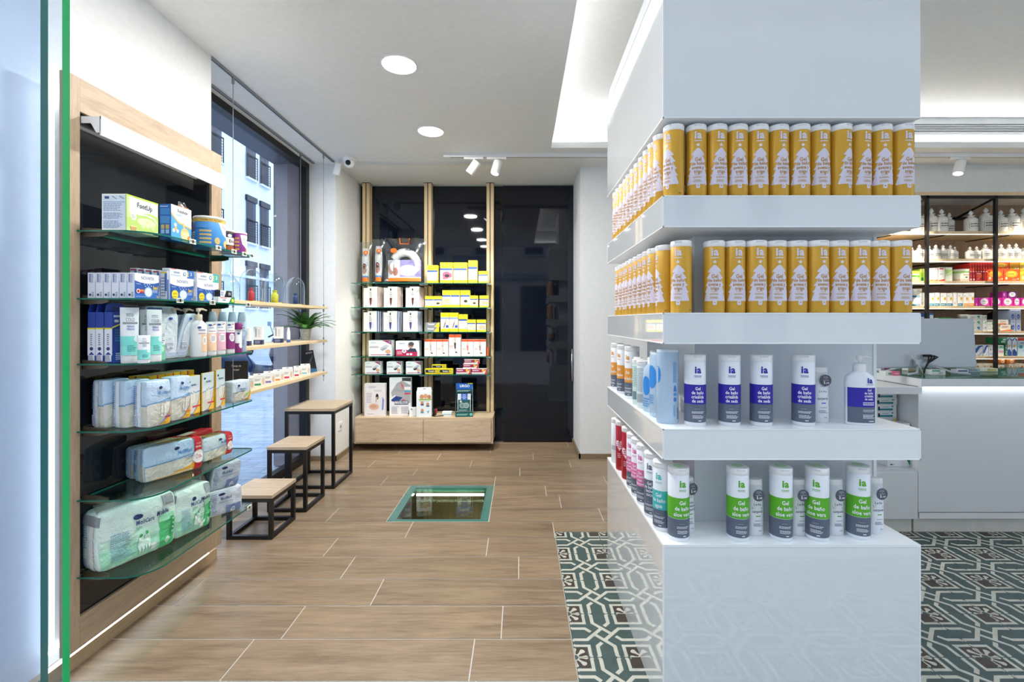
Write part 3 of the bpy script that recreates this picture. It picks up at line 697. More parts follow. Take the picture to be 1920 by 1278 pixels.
eu = thing('end_unit', 'white open shelf unit at the near end of the counter', 'shelf unit', (2.16, 2.76, 0))
ex1 = X(1722, 2.76)-2.16-.004
MB().box((-.25, 0, .098), (ex1, .5, .380), SATINW).box((-.25, .003, .380), (ex1, .5, .394), GLOSSW).box((-.25, .47, .394), (ex1, .5, .90), SATINW).box((-.25, .045, 0), (ex1, .5, .098), bpy.data.materials['pale_kick']).build('body', eu)
MB().box((-.25, .02, .632), (ex1, .47, .646), GLOSSW).build('shelf', eu)
MB().box((-.25, -.03, .86), (ex1, .5, .90), SATINW).build('top_panel', eu)

# ================================================================== PHARMACY WALL SHELVING
SY = 4.25
RZ = [2.142, 1.883, 1.674, 1.439, 1.200, .966, .735]
ph = thing('pharmacy_shelving', 'black-framed oak shelving with lit shelves of jars and boxes behind the counter', 'shelving', (4.4, SY, 0))
def xr(px): return X(px, SY)-4.4
mb = MB()
mb.box((-1.0, .42, .0), (1.5, .45, 2.50), WALNUT); mb.build('back_panel', ph)
MB().box((-1.15, -.002, 2.47), (1.5, .02, 2.502), PINE_Y).build('fascia', ph)
MB().box((-1.1, .02, 2.485), (1.5, .42, 2.50), SATINW).build('top_panel', ph)
for px in (1740, 1869, 1999): MB().box((xr(px)-.012, 0, 0), (xr(px)+.012, .025, 2.47), BLK).build('post', ph)
mb = MB().box((-1.15, 0, 2.445), (1.5, .025, 2.469), BLK).box((-1.0, .39, 2.33), (1.5, .415, 2.355), BLK)
for px in (1740, 1869, 1999): mb.tube([(xr(px), .02, 2.45), (xr(px)-.0, .40, 2.345)], .012, BLK, 4)
mb.build('top_bar', ph)
RLED = emit('shelf_led', (1, .97, .93), 5)
for z in RZ:
    s = MB().box((-1.05, .03, z-.024), (1.5, .42, z), PINE_Y).build('shelf', ph)
    MB().box((-1.05, .045, z-.0275), (1.5, .055, z-.0245), RLED).build('led_strip', s)
    for px in (1680, 1782, 1905): MB().tube([(xr(px)+.0, .06, z-.034), (xr(px)-.08, .40, z-.036)], .005, BLK, 4).build('bracket', s)

# ================================================================== PRODUCTS ON THE LEFT DISPLAY
FINE = '#7F8FB5'
_ck = {}
def crinkle(c):      # printed plastic film with fine creases
    if not isinstance(c, str): return c
    if c in _ck: return _ck[c]
    m = noisy('film_'+c.strip('#'), c, c, 1, .32, .6); N = m.node_tree.nodes; t = N['Noise Texture']; t.inputs['Scale'].default_value = 38; t.inputs['Detail'].default_value = 3; t.inputs['Distortion'].default_value = 1.6
    N['Bump'].inputs['Distance'].default_value = .006; _ck[c] = m; return m
def soft(label, cat, loc, rz, w, d, h, body, front=(), left=(), top=(), n_=5.0, wob=.006, tilt=0, lean=0, group=None, name='diaper_pack', seed=1, fin=None, res=16):
    """a soft wrapped pack: puffed box with wrinkles, front looks to local -Y"""
    def Mp(p, off=0):
        x, y, z = p
        nn = n_*2.6; k = (abs(x)**nn+abs(y)**nn+abs(z)**nn)**(1/nn)
        q = Vector((x/k, y/k, z/k)); bu = 1+.16*(1-x*x)*(1-z*z); q.y *= bu; q.x *= 1+.03*(1-z*z); nz = noise.noise(Vector((q.x*2.3*w/h+seed*3.1, q.y*2.3+seed, q.z*2.3)))+.5*noise.noise(Vector((q.x*6+seed, q.y*5, q.z*7+seed*2)))
        s = 1+nz*wob/min(w, d, h)*1.7
        v = Vector((q.x*(w/2), q.y*(d/2)*s, q.z*(h/2)))
        v += Vector((q.x*off*.3, q.y*off*1.5, q.z*off*.3)) if abs(y) >= .99 else q*off
        v.z += h/2
        return Vector((v.x+lean*v.z, v.y+tilt*v.z, v.z))
    mb = MB(); _crk[0] = crinkle; body = crinkle(body)
    for ax in range(3):
        for sg in (-1, 1):
            vs = []; fs = []
            for i in range(res+1):
                for j in range(res+1):
                    a, b = -1+2*i/res, -1+2*j/res; a = math.sin(a*PI/2)*.4+a*.6; b = math.sin(b*PI/2)*.4+b*.6
                    p = [0, 0, 0]; p[ax] = sg; p[(ax+1) % 3] = a; p[(ax+2) % 3] = b; vs.append(Mp(p))
            for i in range(res):
                for j in range(res):
                    q = (i*(res+1)+j, (i+1)*(res+1)+j, (i+1)*(res+1)+j+1, i*(res+1)+j+1); fs.append(q if sg > 0 else q[::-1])
            mb.add(vs, fs, body, True)
    def face(kind, W_, H_):
        def M_(a, b, off):
            u, v = -1+2*a/W_, -1+2*b/H_
            p = {'f': (u, -1, v), 'l': (-1, -u, v), 't': (u, v, 1)}[kind]
            return Mp(p, off+.0012)
        M_.cyl = False; return M_
    fM = face('f', w, h); lM = face('l', d, h); tM = face('t', w, d)
    deco(mb, front, w, h, fM, step=.012, inc=.00012); deco(mb, left, d, h, lM, step=.012, inc=.00012); deco(mb, top, w, d, tM, step=.012, inc=.00012)
    _crk[0] = None
    if fin: fin(mb, w, d, h, tilt)
    bm = bmesh.new()
    o = mb.build(name, None, (loc[0], loc[1], loc[2]+.001), rz)
    return tag(o, label, cat, group)
def clearfin(mb, w, d, h, tilt):
    rr = random.Random(int(w*1000)); n = 14; vs = []; fs = []
    for i in range(n+1):
        x = -w/2*.96+w*.96*i/n; e = .03+.012*rr.random()
        vs += [(x, -d*.30+tilt*h, h*.965), (x, -d*.10+.01*rr.random()+tilt*h, h+e*.6), (x, d*.05+.015*rr.random()+tilt*h, h+e)]
    for i in range(n):
        for j in range(2): fs.append((i*3+j, (i+1)*3+j, (i+1)*3+j+1, i*3+j+1))
    mb.add(vs, fs, PLAST)
def wsoft(label, zs, Xf, xl, xm, xr, yt, body, **k):
    loc, w, d, h = wdim(zs, Xf, xl, xm, xr, yt); return soft(label, k.pop('cat', 'pack'), loc, PI/2+k.pop('turn', 0), w*.985, d, h, body, **k)

# --- first shelf
z = SZ[0]
def swirl(c): return [('p', [(.05, .30), (.3, .42), (.62, .46), (.98, .36), (.98, .30), (.62, .40), (.3, .36), (.05, .22)], c)]
wc('large white and green drink carton at the near end of the top glass shelf', 'carton', z, -1.42, 190, 237, 297, 363, '#EEF3EA',
   front=[('r', 0, 0, 1, .52, '#CFE3A4'), ('r', 0, .0, .08, 1, '#C2DA86'), ('r', 0, .96, 1, 1, '#B9D531'), ('p', [(0, .35), (.3, .5), (.7, .62), (1, .58), (1, .15), (.6, .05), (0, .1)], '#B5D36F'), ('e', .62, .33, .3, .12, '#D9EAB6'), ('e', .66, .27, .085, .11, '#C5DF8B'), ('e', .66, .27, .055, .07, '#DDECC0'), ('e', .82, .24, .06, .08, '#CFE5A0'), ('e', .5, .2, .05, .06, '#CFE5A0'), ('p', [(.35, .52), (.6, .56), (.85, .52), (.96, .40), (.97, .34), (.84, .48), (.6, .525), (.35, .495)], '#F4F8EC'), ('c', .2, .42, .10, '#F4F6EE'), ('l', .13, .36, .27, .48, '#8A9A70', 3),
          ('e', .2, .13, .11, .03, '#E7D2A0'), ('p', [(.1, .13), (.3, .13), (.27, .0), (.13, .0)], '#C6A15A'), ('t', 'FontUp', .55, .77, .21, '#2F3B52', .82, .015), ('r', .82, .03, .98, .10, '#243A78')],
   left=[('r', .04, .05, .96, .96, '#D9E6F2'), ('r', .12, .86, .3, .93, '#23407E'), ('l', .08, .52, .92, .74, FINE, 6), ('r', .06, .76, .94, .78, '#7FA7C4'), ('l', .08, .30, .92, .48, FINE, 5), ('l', .08, .04, .92, .26, FINE, 6), ('p', [(.4, .93), (.6, .85), (.62, .86), (.44, .94)], '#6E7F9C'), ('p', [(.7, .93), (.9, .85), (.92, .86), (.74, .94)], '#6E7F9C'), ('r', .97, 0, 1, 1, '#BFD97C')])
wc('blue and white drink carton with a poured glass, second on the top glass shelf', 'carton', z, -1.41, 298, 320.5, 359, 382, '#1F63B4',
   front=[('r', 0, 0, 1, 1, '#EEF2F4'), ('p', [(0, 0), (1, 0), (1, .42), (.7, .48), (.35, .56), (0, .78)], '#4FA3DC'), ('p', [(0, .78), (.35, .56), (.7, .50), (1, .46), (1, .42), (.7, .46), (.35, .51), (0, .72)], '#D3AE4C'), ('e', .68, .22, .22, .2, '#E3C27A'), ('p', [(.5, .3), (.86, .3), (.8, .02), (.55, .02)], '#E9D3A0'), ('p', [(.55, .55), (.62, .55), (.7, .3), (.62, .3)], '#E8C277'), ('c', .88, .14, .07, '#E87E2A'), ('c', .2, .45, .05, '#EAF2FA'), ('c', .12, .28, .05, '#EAF2FA'), ('c', .3, .28, .05, '#EAF2FA'), ('c', .21, .35, .05, '#D7B45A'),
          ('t', 'FontActiv', .55, .86, .135, '#39434F', .72, .012), ('t', 'Forte', .36, .75, .12, '#7FB2E0', .72, .01)],
   left=[('r', .1, .7, .9, .88, '#3F86CC'), ('r', .1, .45, .9, .66, '#4C90D0'), ('r', .15, .3, .45, .42, '#CDB576'), ('r', .55, .3, .85, .42, '#CDB576'), ('r', .15, .17, .45, .28, '#9CC4EA'), ('r', .55, .17, .85, .28, '#9CC4EA'), ('l', .1, .9, .9, .96, '#BFD8F2', 1)])
def tin(label, c, r, h, body, items, lid='#E9E6DA', rz=PI/2-.55, group=None, band=None, cat='tin'):
    t = thing('tin', label, cat, c, rz, group); b = MB(); b.lathe([(r*.98, 0), (r, .003), (r, h*.93), (r*.98, h*.94)], body, 36); b.build('body', t)
    MB().lathe([(r*1.02, h*.93), (r*1.03, h*.985), (r*.99, h), (r*.93, h*.995)], lid, 36).build('lid', t)
    l = MB(); deco(l, items, 2*PI*r, h*.93, Cyl(r, 0, -PI), step=.006); l.build('label', t); return t
tin('large blue drink powder tin with gold rim on the top glass shelf', (-1.425, 2.085, z), .062, .142, '#3E8FD2',
    [('r', 0, .88, 1, .99, '#D9B653'), ('t', 'FORMATO AHORRO', .46, .935, .075, '#5E4A1A', 1, .01), ('p', [(.52, .88), (.58, .5), (.68, .36), (.9, .36), (.9, .88)], '#F0F1EE'), ('t', 'FontActiv', .66, .74, .13, '#39434F', .9), ('t', 'Forte', .64, .62, .12, '#7FB2E0', .9), ('e', .66, .18, .07, .15, '#E0BF75')] +
    [('r', .33, .14+.13*i, .45, .21+.13*i, '#D8BE7A') for i in range(4)] + [('r', .17, .6, .27, .8, '#6F6FB0'), ('r', .29, .66, .42, .84, '#5AA0DC'), ('l', .17, .1, .28, .55, '#DCE8F4', 6), ('e', .51, .25, .03, .12, '#D8BE7A')])
tin('dark brown and white supplement tin between the blue tin and the purple tin', (-1.435, 2.222, z), .030, .115, '#3A2A20',
    [('r', 0, .38, 1, .72, '#EFEDE6'), ('r', 0, .72, 1, .92, '#1E2340'), ('e', .5, .8, .05, .07, '#E6E8F0'), ('t', 'Ens', .55, .55, .2, '#1B1F33', .9, .03), ('e', .53, .25, .12, .12, '#A1562A'), ('r', 0, 0, 1, .08, '#2C3A66')], band=1)
tin('purple and white supplement tin at the far end of the top glass shelf', (-1.402, 2.270, z), .032, .112, '#8A2E8E',
    [('p', [(.44, .93), (.48, .5), (.58, .3), (.9, .3), (.9, .93)], '#F0EFEA'), ('t', 'FontUp', .62, .72, .14, '#4A4550', .9), ('e', .62, .2, .05, .12, '#D9B65C')] + [('r', .32, .2+.17*i, .42, .29+.17*i, '#CFA04A') for i in range(4)])
bag = thing('plastic_bag', 'crumpled clear bag with orange card behind the blue tin on the top shelf', 'plastic bag', (-1.538, 2.085, z))
mb = MB(); n_ = 12; vs = []; fs = []
for i in range(n_+1):
    for j in range(9):
        v = j/8; u = i/n_; wd_ = .075*(1-.75*v**1.5)
        vs.append((.035*math.sin(PI*v)*math.sin(PI*u)*1.2+.008*noise.noise(Vector((u*7, v*7, 3))), (-1+2*u)*wd_-.02*v, .21*v+.008*noise.noise(Vector((u*5, v*5, 9)))))
for i in range(n_):
    for j in range(8): fs.append((i*9+j, (i+1)*9+j, (i+1)*9+j+1, i*9+j+1))
mb.add(vs, fs, PLAST, True); mb.build('film', bag)
mb = MB(); mb.box((-.03, -.05, 0), (-.005, .05, .15), '#57281C'); mb.prism([(-.045, .10), (.03, .10), (.025, .19), (-.03, .20)], -.004, .0, '#E98F4A', 'x'); mb.prism([(-.03, .11), (.02, .11), (.015, .175), (-.02, .18)], .0, .001, '#F3E3D0', 'x'); mb.build('card', bag)

# --- second shelf: effervescent tablet boxes
z = SZ[1]
SIDEW = [('r', .2, .62, .42, .95, '#8C93B8'), ('l', .45, .6, .8, .95, FINE, 8), ('c', .35, .13, .05, '#3A4470'), ('l', .6, .05, .85, .25, '#3A4470', 4)]
def nova(badge=None):
    f = [('r', 0, 0, 1, .70, '#2356A8'), ('r', 0, .0, 1, .22, '#2E68BC'), ('p', [(0, .70), (0, 1), (1, 1), (1, .70), (.8, .64), (.5, .61), (.2, .64)], '#EEF2F6'), ('t', 'NOVAFIX', .52, .82, .19, '#2F4A86', .78, .012), ('e', .55, .27, .17, .21, '#9FBFE0'), ('e', .55, .27, .14, .17, '#DDE6EE'), ('t', '3en1', .86, .46, .2, '#F2D21E', .7, .03), ('l', .05, .55, .3, .6, '#BFD4EE', 1), ('l', .72, .25, .97, .38, '#BFD4EE', 3), ('t', '20', .93, .09, .12, '#F0D84A', .8, .02), ('l', .05, .05, .5, .1, '#9DB8DD', 1)]
    for q in ((.42, .5), (.5, .56), (.6, .58), (.66, .52), (.38, .58), (.55, .5)): f.append(('c', q[0], q[1], .022, '#D5E3F2'))
    if badge == 'y': f += [('c', .19, .25, .19, '#F1DA2B'), ('t', 'GRATIS', .19, .28, .10, '#6A6230', .72, .01), ('l', .1, .12, .28, .17, '#6A6230', 1)]
    else: f += [('r', .1, .22, .36, .36, '#E8862C'), ('r', .1, .22, .36, .28, '#C4264A'), ('c', .12, .29, .09, '#F1E6E6'), ('c', .12, .29, .06, '#B8283C')]
    return f
for i in range(6):
    xm = 178+14.8*i; Yq = 1.655; x1 = X(xm, Yq); w_ = 14.8/F*Yq-.001; h_ = Z(511, Yq)-z
    last = i == 5
    carton('blue-fronted white tablet box, %s of six edge-on boxes, second shelf' % (['leftmost', 'second', 'third', 'fourth', 'fifth', 'rightmost'][i]), 'tablet box', (x1-w_/2, 1.655+.056, z+.0005), PI/2, .110, w_, h_, '#E4E9F4',
           front=nova() if last else [('r', 0, 0, 1, .68, '#2356A8')], left=SIDEW, right=SIDEW, group='effervescent tablet boxes standing edge-on')
for i in range(5):
    Yq = 1.81; x1 = X(256+14.2*i, Yq); w_ = .028
    carton('tall white and blue tablet box standing behind the edge-on row, %s of five' % ORD[i], 'tablet box', (x1-w_/2, Yq+.045, z+.0005), PI/2, .085, w_, .128-.003*i, '#E4E9F4', front=[('r', 0, 0, 1, .7, '#2356A8')],
           left=[('l', .1, .1, .9, .8, FINE, 7), ('r', .62, .3, .95, .92, '#4A6FB4'), ('r', .1, .92, .9, .97, '#C4455A' if i < 4 else '#E8D22A')], group='tall tablet boxes behind the edge-on row')
wc('blue effervescent tablet box with yellow badge, left of the two stacked pairs', 'tablet box', z, -1.40, 304, 318.5, 363, 518, '#E4E9F4', front=nova('y'), left=SIDEW)
wc('blue effervescent tablet box with yellow badge, right of the two stacked pairs', 'tablet box', z, -1.40, 355, 369.5, 410, 526, '#E4E9F4', front=nova('y'), left=SIDEW)
def flat(label, xm, xr, yt, yb, tint, xl):
    Xf = -1.402; Ym = -Xf*F/(PX-xm); zb = Z(yb, Ym)
    loc, w, d, h = wdim(zb, Xf, xl, xm, xr, yt)
    carton(label, 'tablet box', (loc[0], loc[1], zb), PI/2, w, d, h, '#E8ECF2', front=[('r', 0, .9, .25, .98, '#D04A50'), ('r', .62, 0, 1, 1, tint), ('p', [(.62, 0), (.7, 0), (.74, .5), (.7, 1), (.62, 1)], '#E8ECF2'), ('t', 'NOVAFIX', .28, .55, .34, '#5F7098', .66, .012), ('c', .60, .5, .24, '#4E88BE'), ('c', .60, .5, .15, '#E4EAF2'), ('t', '3', .88, .55, .6, '#EDF1F5', .8, .03), ('l', .03, .15, .5, .3, '#93A3C2', 2), ('l', .7, .15, .8, .8, '#F1DA5A', 3)], left=[('l', .1, .2, .8, .8, FINE, 4)])
    return zb
flat('flat white and blue tablet box lying on top of the left stacked pair', 318.5, 363, 502, 517.7, '#2F6FBE', 304)
flat('flat white and teal tablet box lying on top of the right stacked pair', 369.5, 410, 509, 525.7, '#45B5B0', 355)
wc('white and dark green denture cream box at the far end of the second shelf', 'tablet box', z, -1.372, 399, 409.5, 440, 556, '#E9EEF0', front=[('p', [(.62, 0), (1, 0), (1, 1), (.8, 1)], '#2E8B4A'), ('t', 'Kukident', .34, .5, .32, '#2A4FA0', .66, .03), ('r', .1, .8, .5, .9, '#D04040'), ('e', .88, .5, .08, .3, '#D9DE4A')])
loc, w, d, h = wdim(z, -1.372, 399, 409.5, 440, 556)
carton('black denture cream box stacked on the white and green one', 'tablet box', (loc[0], loc[1]-.004, z+h+.0012), PI/2, w*.72, d, .030, '#15171C', front=[('p', [(0, 0), (.34, 0), (.5, 1), (0, 1)], '#DDE3EC'), ('t', '0%', .78, .5, .6, '#E6E8EE', .8, .02), ('l', .04, .2, .3, .8, '#3A5FA8', 3)])
bag = thing('blister_bag', 'clear crumpled plastic blister bag behind the stacked tablet boxes', 'plastic bag', (-1.505, 2.13, z))
mb = MB(); vs = []; fs = []
for i in range(13):
    for j in range(7):
        u = i/12; v = j/6; vs.append((.03*math.sin(PI*v)+.012*noise.noise(Vector((u*8, v*8, 1))), (-1+2*u)*(.10-.05*v), .15*v+.02*noise.noise(Vector((u*4, 1, 5)))))
for i in range(12):
    for j in range(6): fs.append((i*7+j, (i+1)*7+j, (i+1)*7+j+1, i*7+j+1))
mb.add(vs, fs, PLAST, True); mb.build('film', bag)

# --- third shelf: hygiene bottles and tubes
z = SZ[2]
def hooktab(mb, w, d, h):
    mb.prism([(-w/2, h), (w/2, h), (w*.42, h+.026), (w*.15, h+.034), (-w*.15, h+.034), (-w*.42, h+.026)], d/2-.003, d/2-.001, '#1E3F9A', 'y')
    mb.box((-.012, d/2-.0035, h+.012), (.012, d/2-.0031, h+.017), '#0C1B45')
for i in range(3):
    Yq = 1.66; x1 = X(178.5+15.2*i+(i == 2)*1, Yq); w_ = .0285
    carton('blue and white pill organiser box with hanging tab, %s of three on the third shelf' % ['leftmost', 'middle', 'rightmost'][i], 'box', (x1-w_/2, Yq+.045, z+.0005), PI/2, .088, w_, .186, '#1E3F9A',
           front=[('p', [(0, .12), (0, .72), (1, .9), (1, .0), (.5, 0)], '#1B3788'), ('p', [(0, .68), (1, .86), (1, .89), (0, .71)], '#E8DC3A'), ('r', .06, .9, .6, .94, '#C8D2EA'), ('r', .1, .8, .3, .85, '#D6DDF0'), ('r', .12, .42, .9, .66, '#2F6BA8'), ('l', .14, .44, .88, .64, '#1A2F66', 4), ('l', .15, .05, .6, .2, '#B8C6E6', 4)],
           left=[('r', 0, .14, 1, .66, '#E6EAF4'), ('p', [(0, 0), (1, 0), (1, .14), (.5, .22), (0, .14)], '#1E3F9A'), ('p', [(0, .66), (1, .66), (1, .69), (0, .69)], '#E8DC3A'), ('r', .1, .03, .9, .16, '#E4E6EC'), ('l', .12, .04, .88, .15, '#30365A', 5), ('c', .5, .28, .035, '#2A3C70'), ('l', .35, .34, .65, .58, '#5A6794', 6)], extra=hooktab, group='blue pill organiser boxes')
def sup(t, n): return (1 if t >= 0 else -1)*abs(t)**n
def loft(mb, secs, m, n=28):   # secs: (z, rx, ry, power)
    vs = []; fs = []
    for z_, rx, ry, pw in secs:
        for k in range(n):
            a = 2*PI*k/n; vs.append((rx*sup(math.cos(a), pw), ry*sup(math.sin(a), pw), z_))
    for j in range(len(secs)-1):
        for k in range(n): q = (k+1) % n; fs.append((j*n+k, j*n+q, (j+1)*n+q, (j+1)*n+k))
    mb.add(vs, fs, m, True); L_ = len(secs)-1
    mb.add([vs[k] for k in range(n)], [tuple(range(n))[::-1]], m); mb.add([vs[L_*n+k] for k in range(n)], [tuple(range(n))], m)
def tube_std(label, loc, rz, w, h, bands, body='#EDF0F2', cap='#F3F3F3', group=None, lean=0, texts=(), cat='cream tube'):
    """squeeze tube standing on its cap: round below, crimped flat at the top"""
    t = thing('cream_tube', label, cat, loc, rz, group); r = w/2; ch = h*.13
    if lean: t.rotation_euler = (0, lean, rz)
    b = MB(); ry0 = r*.78
    def ry(v): return ry0*(1-v)**.8+.0015
    K = [ch/h+(1-ch/h)*i/10 for i in range(11)]
    loft(b, [(k*h, r*(.93+.07*(k-ch/h)/(1-ch/h)), ry((k-ch/h)/(1-ch/h)), 1) for k in K], body); b.build('body', t)
    MB().lathe([(r*.86, 0), (r*.9, .002), (r*.9, ch-.0005)], cap, 28, sy=.86).build('cap', t)
    def M_(a, bb, off):
        th = a/(r*1.1); k = (bb-ch)/(h-ch); k = min(1, max(0, k)); rx = r*(.93+.07*k); return Vector(((rx+off)*math.sin(th), -(ry(k)+off)*math.cos(th), bb))
    M_.cyl = False
    l = MB(); q = r*1.6
    def S(x_, y_, off): return M_(x_-q, y_, off)
    S.cyl = False
    deco(l, [(i[0], i[1], i[2], i[3], i[4], i[5]) if i[0] == 'r' else i for i in bands] + list(texts), 2*q, h, S, step=.004, base=.0005); l.build('label', t); return t
def fito(h): return [('r', 0, .30, 1, .48, '#7FDCD2'), ('r', 0, .14, 1, .30, '#8EE2D8')], [('t', 'FITO', .5, .86, .085, '#8A8F94', .62, .012), ('t', 'COLD', .5, .775, .085, '#8A8F94', .62, .012), ('r', .2, .70, .8, .735, '#8F9698'), ('t', 'PIERNAS', .5, .655, .05, '#3F63B0', .6, .015), ('t', 'PESADAS', .5, .605, .05, '#3F63B0', .6, .015), ('e', .72, .43, .12, .055, '#DCEFF0'), ('l', .35, .2, .7, .32, '#3E9E98', 4)]
b_, t_ = fito(1)
tube_std('large white and mint cooling gel tube, leftmost of the mint tubes', (-1.448, 1.685, z), PI/2-.62, .056, .204, b_, texts=t_)
tube_std('large white and mint cooling gel tube, second from the left, partly hidden', (-1.455, 1.775, z), PI/2-.62, .050, .198, b_, texts=t_)
tube_std('large white and mint cooling gel tube, rightmost of the tall mint tubes', (-1.405, 1.745, z), PI/2-.5, .050, .198, b_, texts=t_)
tube_std('small white and mint cooling gel tube standing in front of the tall ones', (-1.385, 1.672, z), PI/2-.6, .040, .102, b_, texts=t_)
carton('slim mint and white carton behind the tall mint tubes', 'carton', (-1.43, 1.795, z+.0005), PI/2-.3, .035, .03, .142, '#E8EEF0', front=[('r', 0, 0, 1, .42, '#7CC9A4'), ('t', 'COLD', .5, .68, .1, '#8A8F94', .7), ('l', .1, .45, .9, .62, '#6F7F90', 3), ('e', .6, .3, .25, .08, '#D5EEE0')])
def wipes(label, loc, rz, w, h, lean, tint, d=.03):
    o = soft(label, 'wipes pack', loc, rz, w, d, h, tint, front=[('e', .5, .5, .28, .32, '#E4E8EE'), ('e', .5, .88, .12, .03, '#2F4FA0'), ('l', .2, .2, .8, .34, '#8B98B8', 4), ('r', .04, .03, .96, .12, '#B5C0D6')], n_=4, wob=.003, lean=lean, name='wipes_pack', seed=4); return o
wipes('pale grey-white wipes pack standing upright beside the mint tubes', (-1.45, 1.858, z), PI/2-.25, .070, .185, .04, '#DDE2EA')
wipes('translucent blue-grey wipes pack leaning right over the white pack', (-1.478, 1.925, z), PI/2-.3, .060, .18, .26, '#BFCBE0', .022)
wipes('pale blue wipes pack leaning towards the pump bottle, rightmost wipes pack', (-1.443, 1.922, z), PI/2-.3, .050, .185, .25, '#D3DCEA', .018)
soft('blue and white wipes pouch at the back behind the wipes packs', 'wipes pack', (-1.535, 1.93, z), PI/2, .17, .03, .215, '#D9E3EC', front=[('r', 0, .72, .5, 1, '#2F6CB0'), ('e', .62, .75, .14, .1, '#B9D2E6'), ('e', .35, .6, .05, .05, '#B58A70'), ('e', .45, .5, .05, .05, '#B58A70')], n_=4, name='wipes_pack', seed=9)
def pump(label, loc, rz, w, h, body, panel, capc, dpt=.6, texts=(), group=None, name='pump_bottle', hp=.26, cat='pump bottle'):
    """rounded bottle with a pump head; h is the total height"""
    t = thing(name, label, cat, loc, rz, group); r = w/2; hb = h*(1-hp)
    b = MB(); loft(b, [(0, r*.94, r*dpt*.94, .8), (.004, r, r*dpt, .8), (hb*.80, r, r*dpt, .8), (hb*.90, r*.93, r*dpt*.93, .85), (hb*.965, r*.62, r*dpt*.75, 1), (hb, r*.42, r*.42, 1)], body); b.build('body', t)
    p = MB().lathe([(r*.44, hb), (r*.44, hb+.022), (r*.36, hb+.026)], capc, 20).tube([(0, 0, hb+.024), (0, 0, hb+.040)], .0035, capc)
    p.lathe([(.008, hb+.038), (.009, hb+.05), (.006, hb+.053)], capc, 14).tube([(0, 0, hb+.047), (.018, 0, hb+.049), (.036, 0, hb+.043)], [.006, .0045, .0035], capc); p.build('pump_head', t)
    def M_(a, bb, off):
        x = max(-r*.999, min(r*.999, a-r)); ca = abs(x/r); sn = (1-ca**(2/.8))**(.8/2); return Vector((x, -(r*dpt*sn+off), bb))
    M_.cyl = False
    l = MB(); deco(l, list(panel)+list(texts), 2*r, hb, M_, step=.004, base=.0006); l.build('label', t); return t
CREAM = '#E6D3BC'
for i, (px, X0, yt, Yq) in enumerate(((325, -1.50, 577, 1.96), (347, -1.49, 577, 2.03), (372, -1.405, 577, 1.983))):
    yq = -X0*F/(PX-px); pump('white lotion bottle with cream pump and peach panel, %s of three' % ['leftmost, behind the wipes packs', 'middle one, mostly hidden', 'front one, standing clear'][i], (X0, yq, z), PI/2-.35, .056 if i < 2 else .066, .212, '#EDEEF0',
         [('r', .5, .12, .96, .60, '#F3CDA6'), ('e', .72, .44, .17, .12, '#F2EFEA'), ('l', .62, .38, .84, .5, '#A59C94', 4), ('e', .36, .80, .12, .035, '#2B4F98'), ('l', .3, .70, .8, .76, '#7C8AA8', 1), ('l', .3, .62, .8, .66, '#B56A70', 1)], CREAM, group='lotion bottles with cream pumps')
for i, (px, X0, c1, lb, w_, h_) in enumerate(((396, -1.405, '#F4CFAB', 'white and peach cream tube beside the pump bottle', .045, .150), (413, -1.40, '#E9B7C4', 'white and pink cream tube between the peach and burgundy tubes', .048, .152), (431.5, -1.40, '#8E2A74', 'white and burgundy cream tube, the dark red one in the row', .042, .150))):
    tube_std(lb, (X0, -X0*F/(PX-px), z), PI/2-.55, w_, h_, [('r', 0, .13, 1, .66, c1)], texts=[('e', .56, .50, .22, .13, '#F0EEEE'), ('l', .42, .42, .72, .58, '#8D8590', 5), ('e', .4, .90, .13, .03, '#2B4F98'), ('p', [(.55, .86), (.62, .93), (.75, .94), (.84, .90), (.75, .92), (.63, .905)], '#C8404A'), ('l', .3, .80, .8, .84, '#7C8AA8', 1), ('l', .3, .70, .8, .74, '#B56A70', 1)])
t = tube_std('white bottle with burgundy cap and burgundy band next to the tubes', (-1.39, 1.39*F/(PX-447), z), PI/2-.5, .034, .112, [('r', 0, .0, 1, .40, '#8E2A74')], texts=[('e', .6, .3, .2, .12, '#EFEFEF'), ('e', .45, .82, .15, .04, '#2B4F98')])
MB().lathe([(.0155, .1125), (.0165, .114), (.015, .142), (.012, .145)], '#8E2A74', 24).build('top_cap', t)
for i, px in enumerate((407, 425, 442, 456)):
    X0 = -1.48+.025*i; yq = 2.195+.036*i
    t = thing('lotion_bottle', 'large pale blue body wash bottle in the row behind the tubes, %s' % ['leftmost of four', 'second of four', 'third of four', 'rightmost, its label showing'][i], 'lotion bottle', (X0, yq-.01, z), PI/2-.9, 'pale blue body wash bottles')
    b = MB(); loft(b, [(0, .019, .02, .8), (.005, .020, .022, .8), (.12, .0205, .022, .8), (.152, .0195, .019, .85)], '#BCD0E2'); b.build('body', t)
    b = MB(); loft(b, [(.152, .0193, .0185, .85), (.178, .017, .016, .85), (.198, .013, .012, .9)], '#A9BED0'); b.build('cap', t)
    l = MB(); deco(l, [('c', .55, .6, .13, '#A5C8E6'), ('c', .55, .6, .08, '#D5E2EE'), ('e', .4, .88, .15, .03, '#2B4F98'), ('l', .25, .78, .8, .82, '#5A6F9C', 1), ('l', .3, .2, .8, .4, '#8095B8', 5)], .036, .15, Plane((-.018, -.0228, 0), (1, 0, 0), (0, 0, 1), (0, -1, 0))); l.build('label', t)

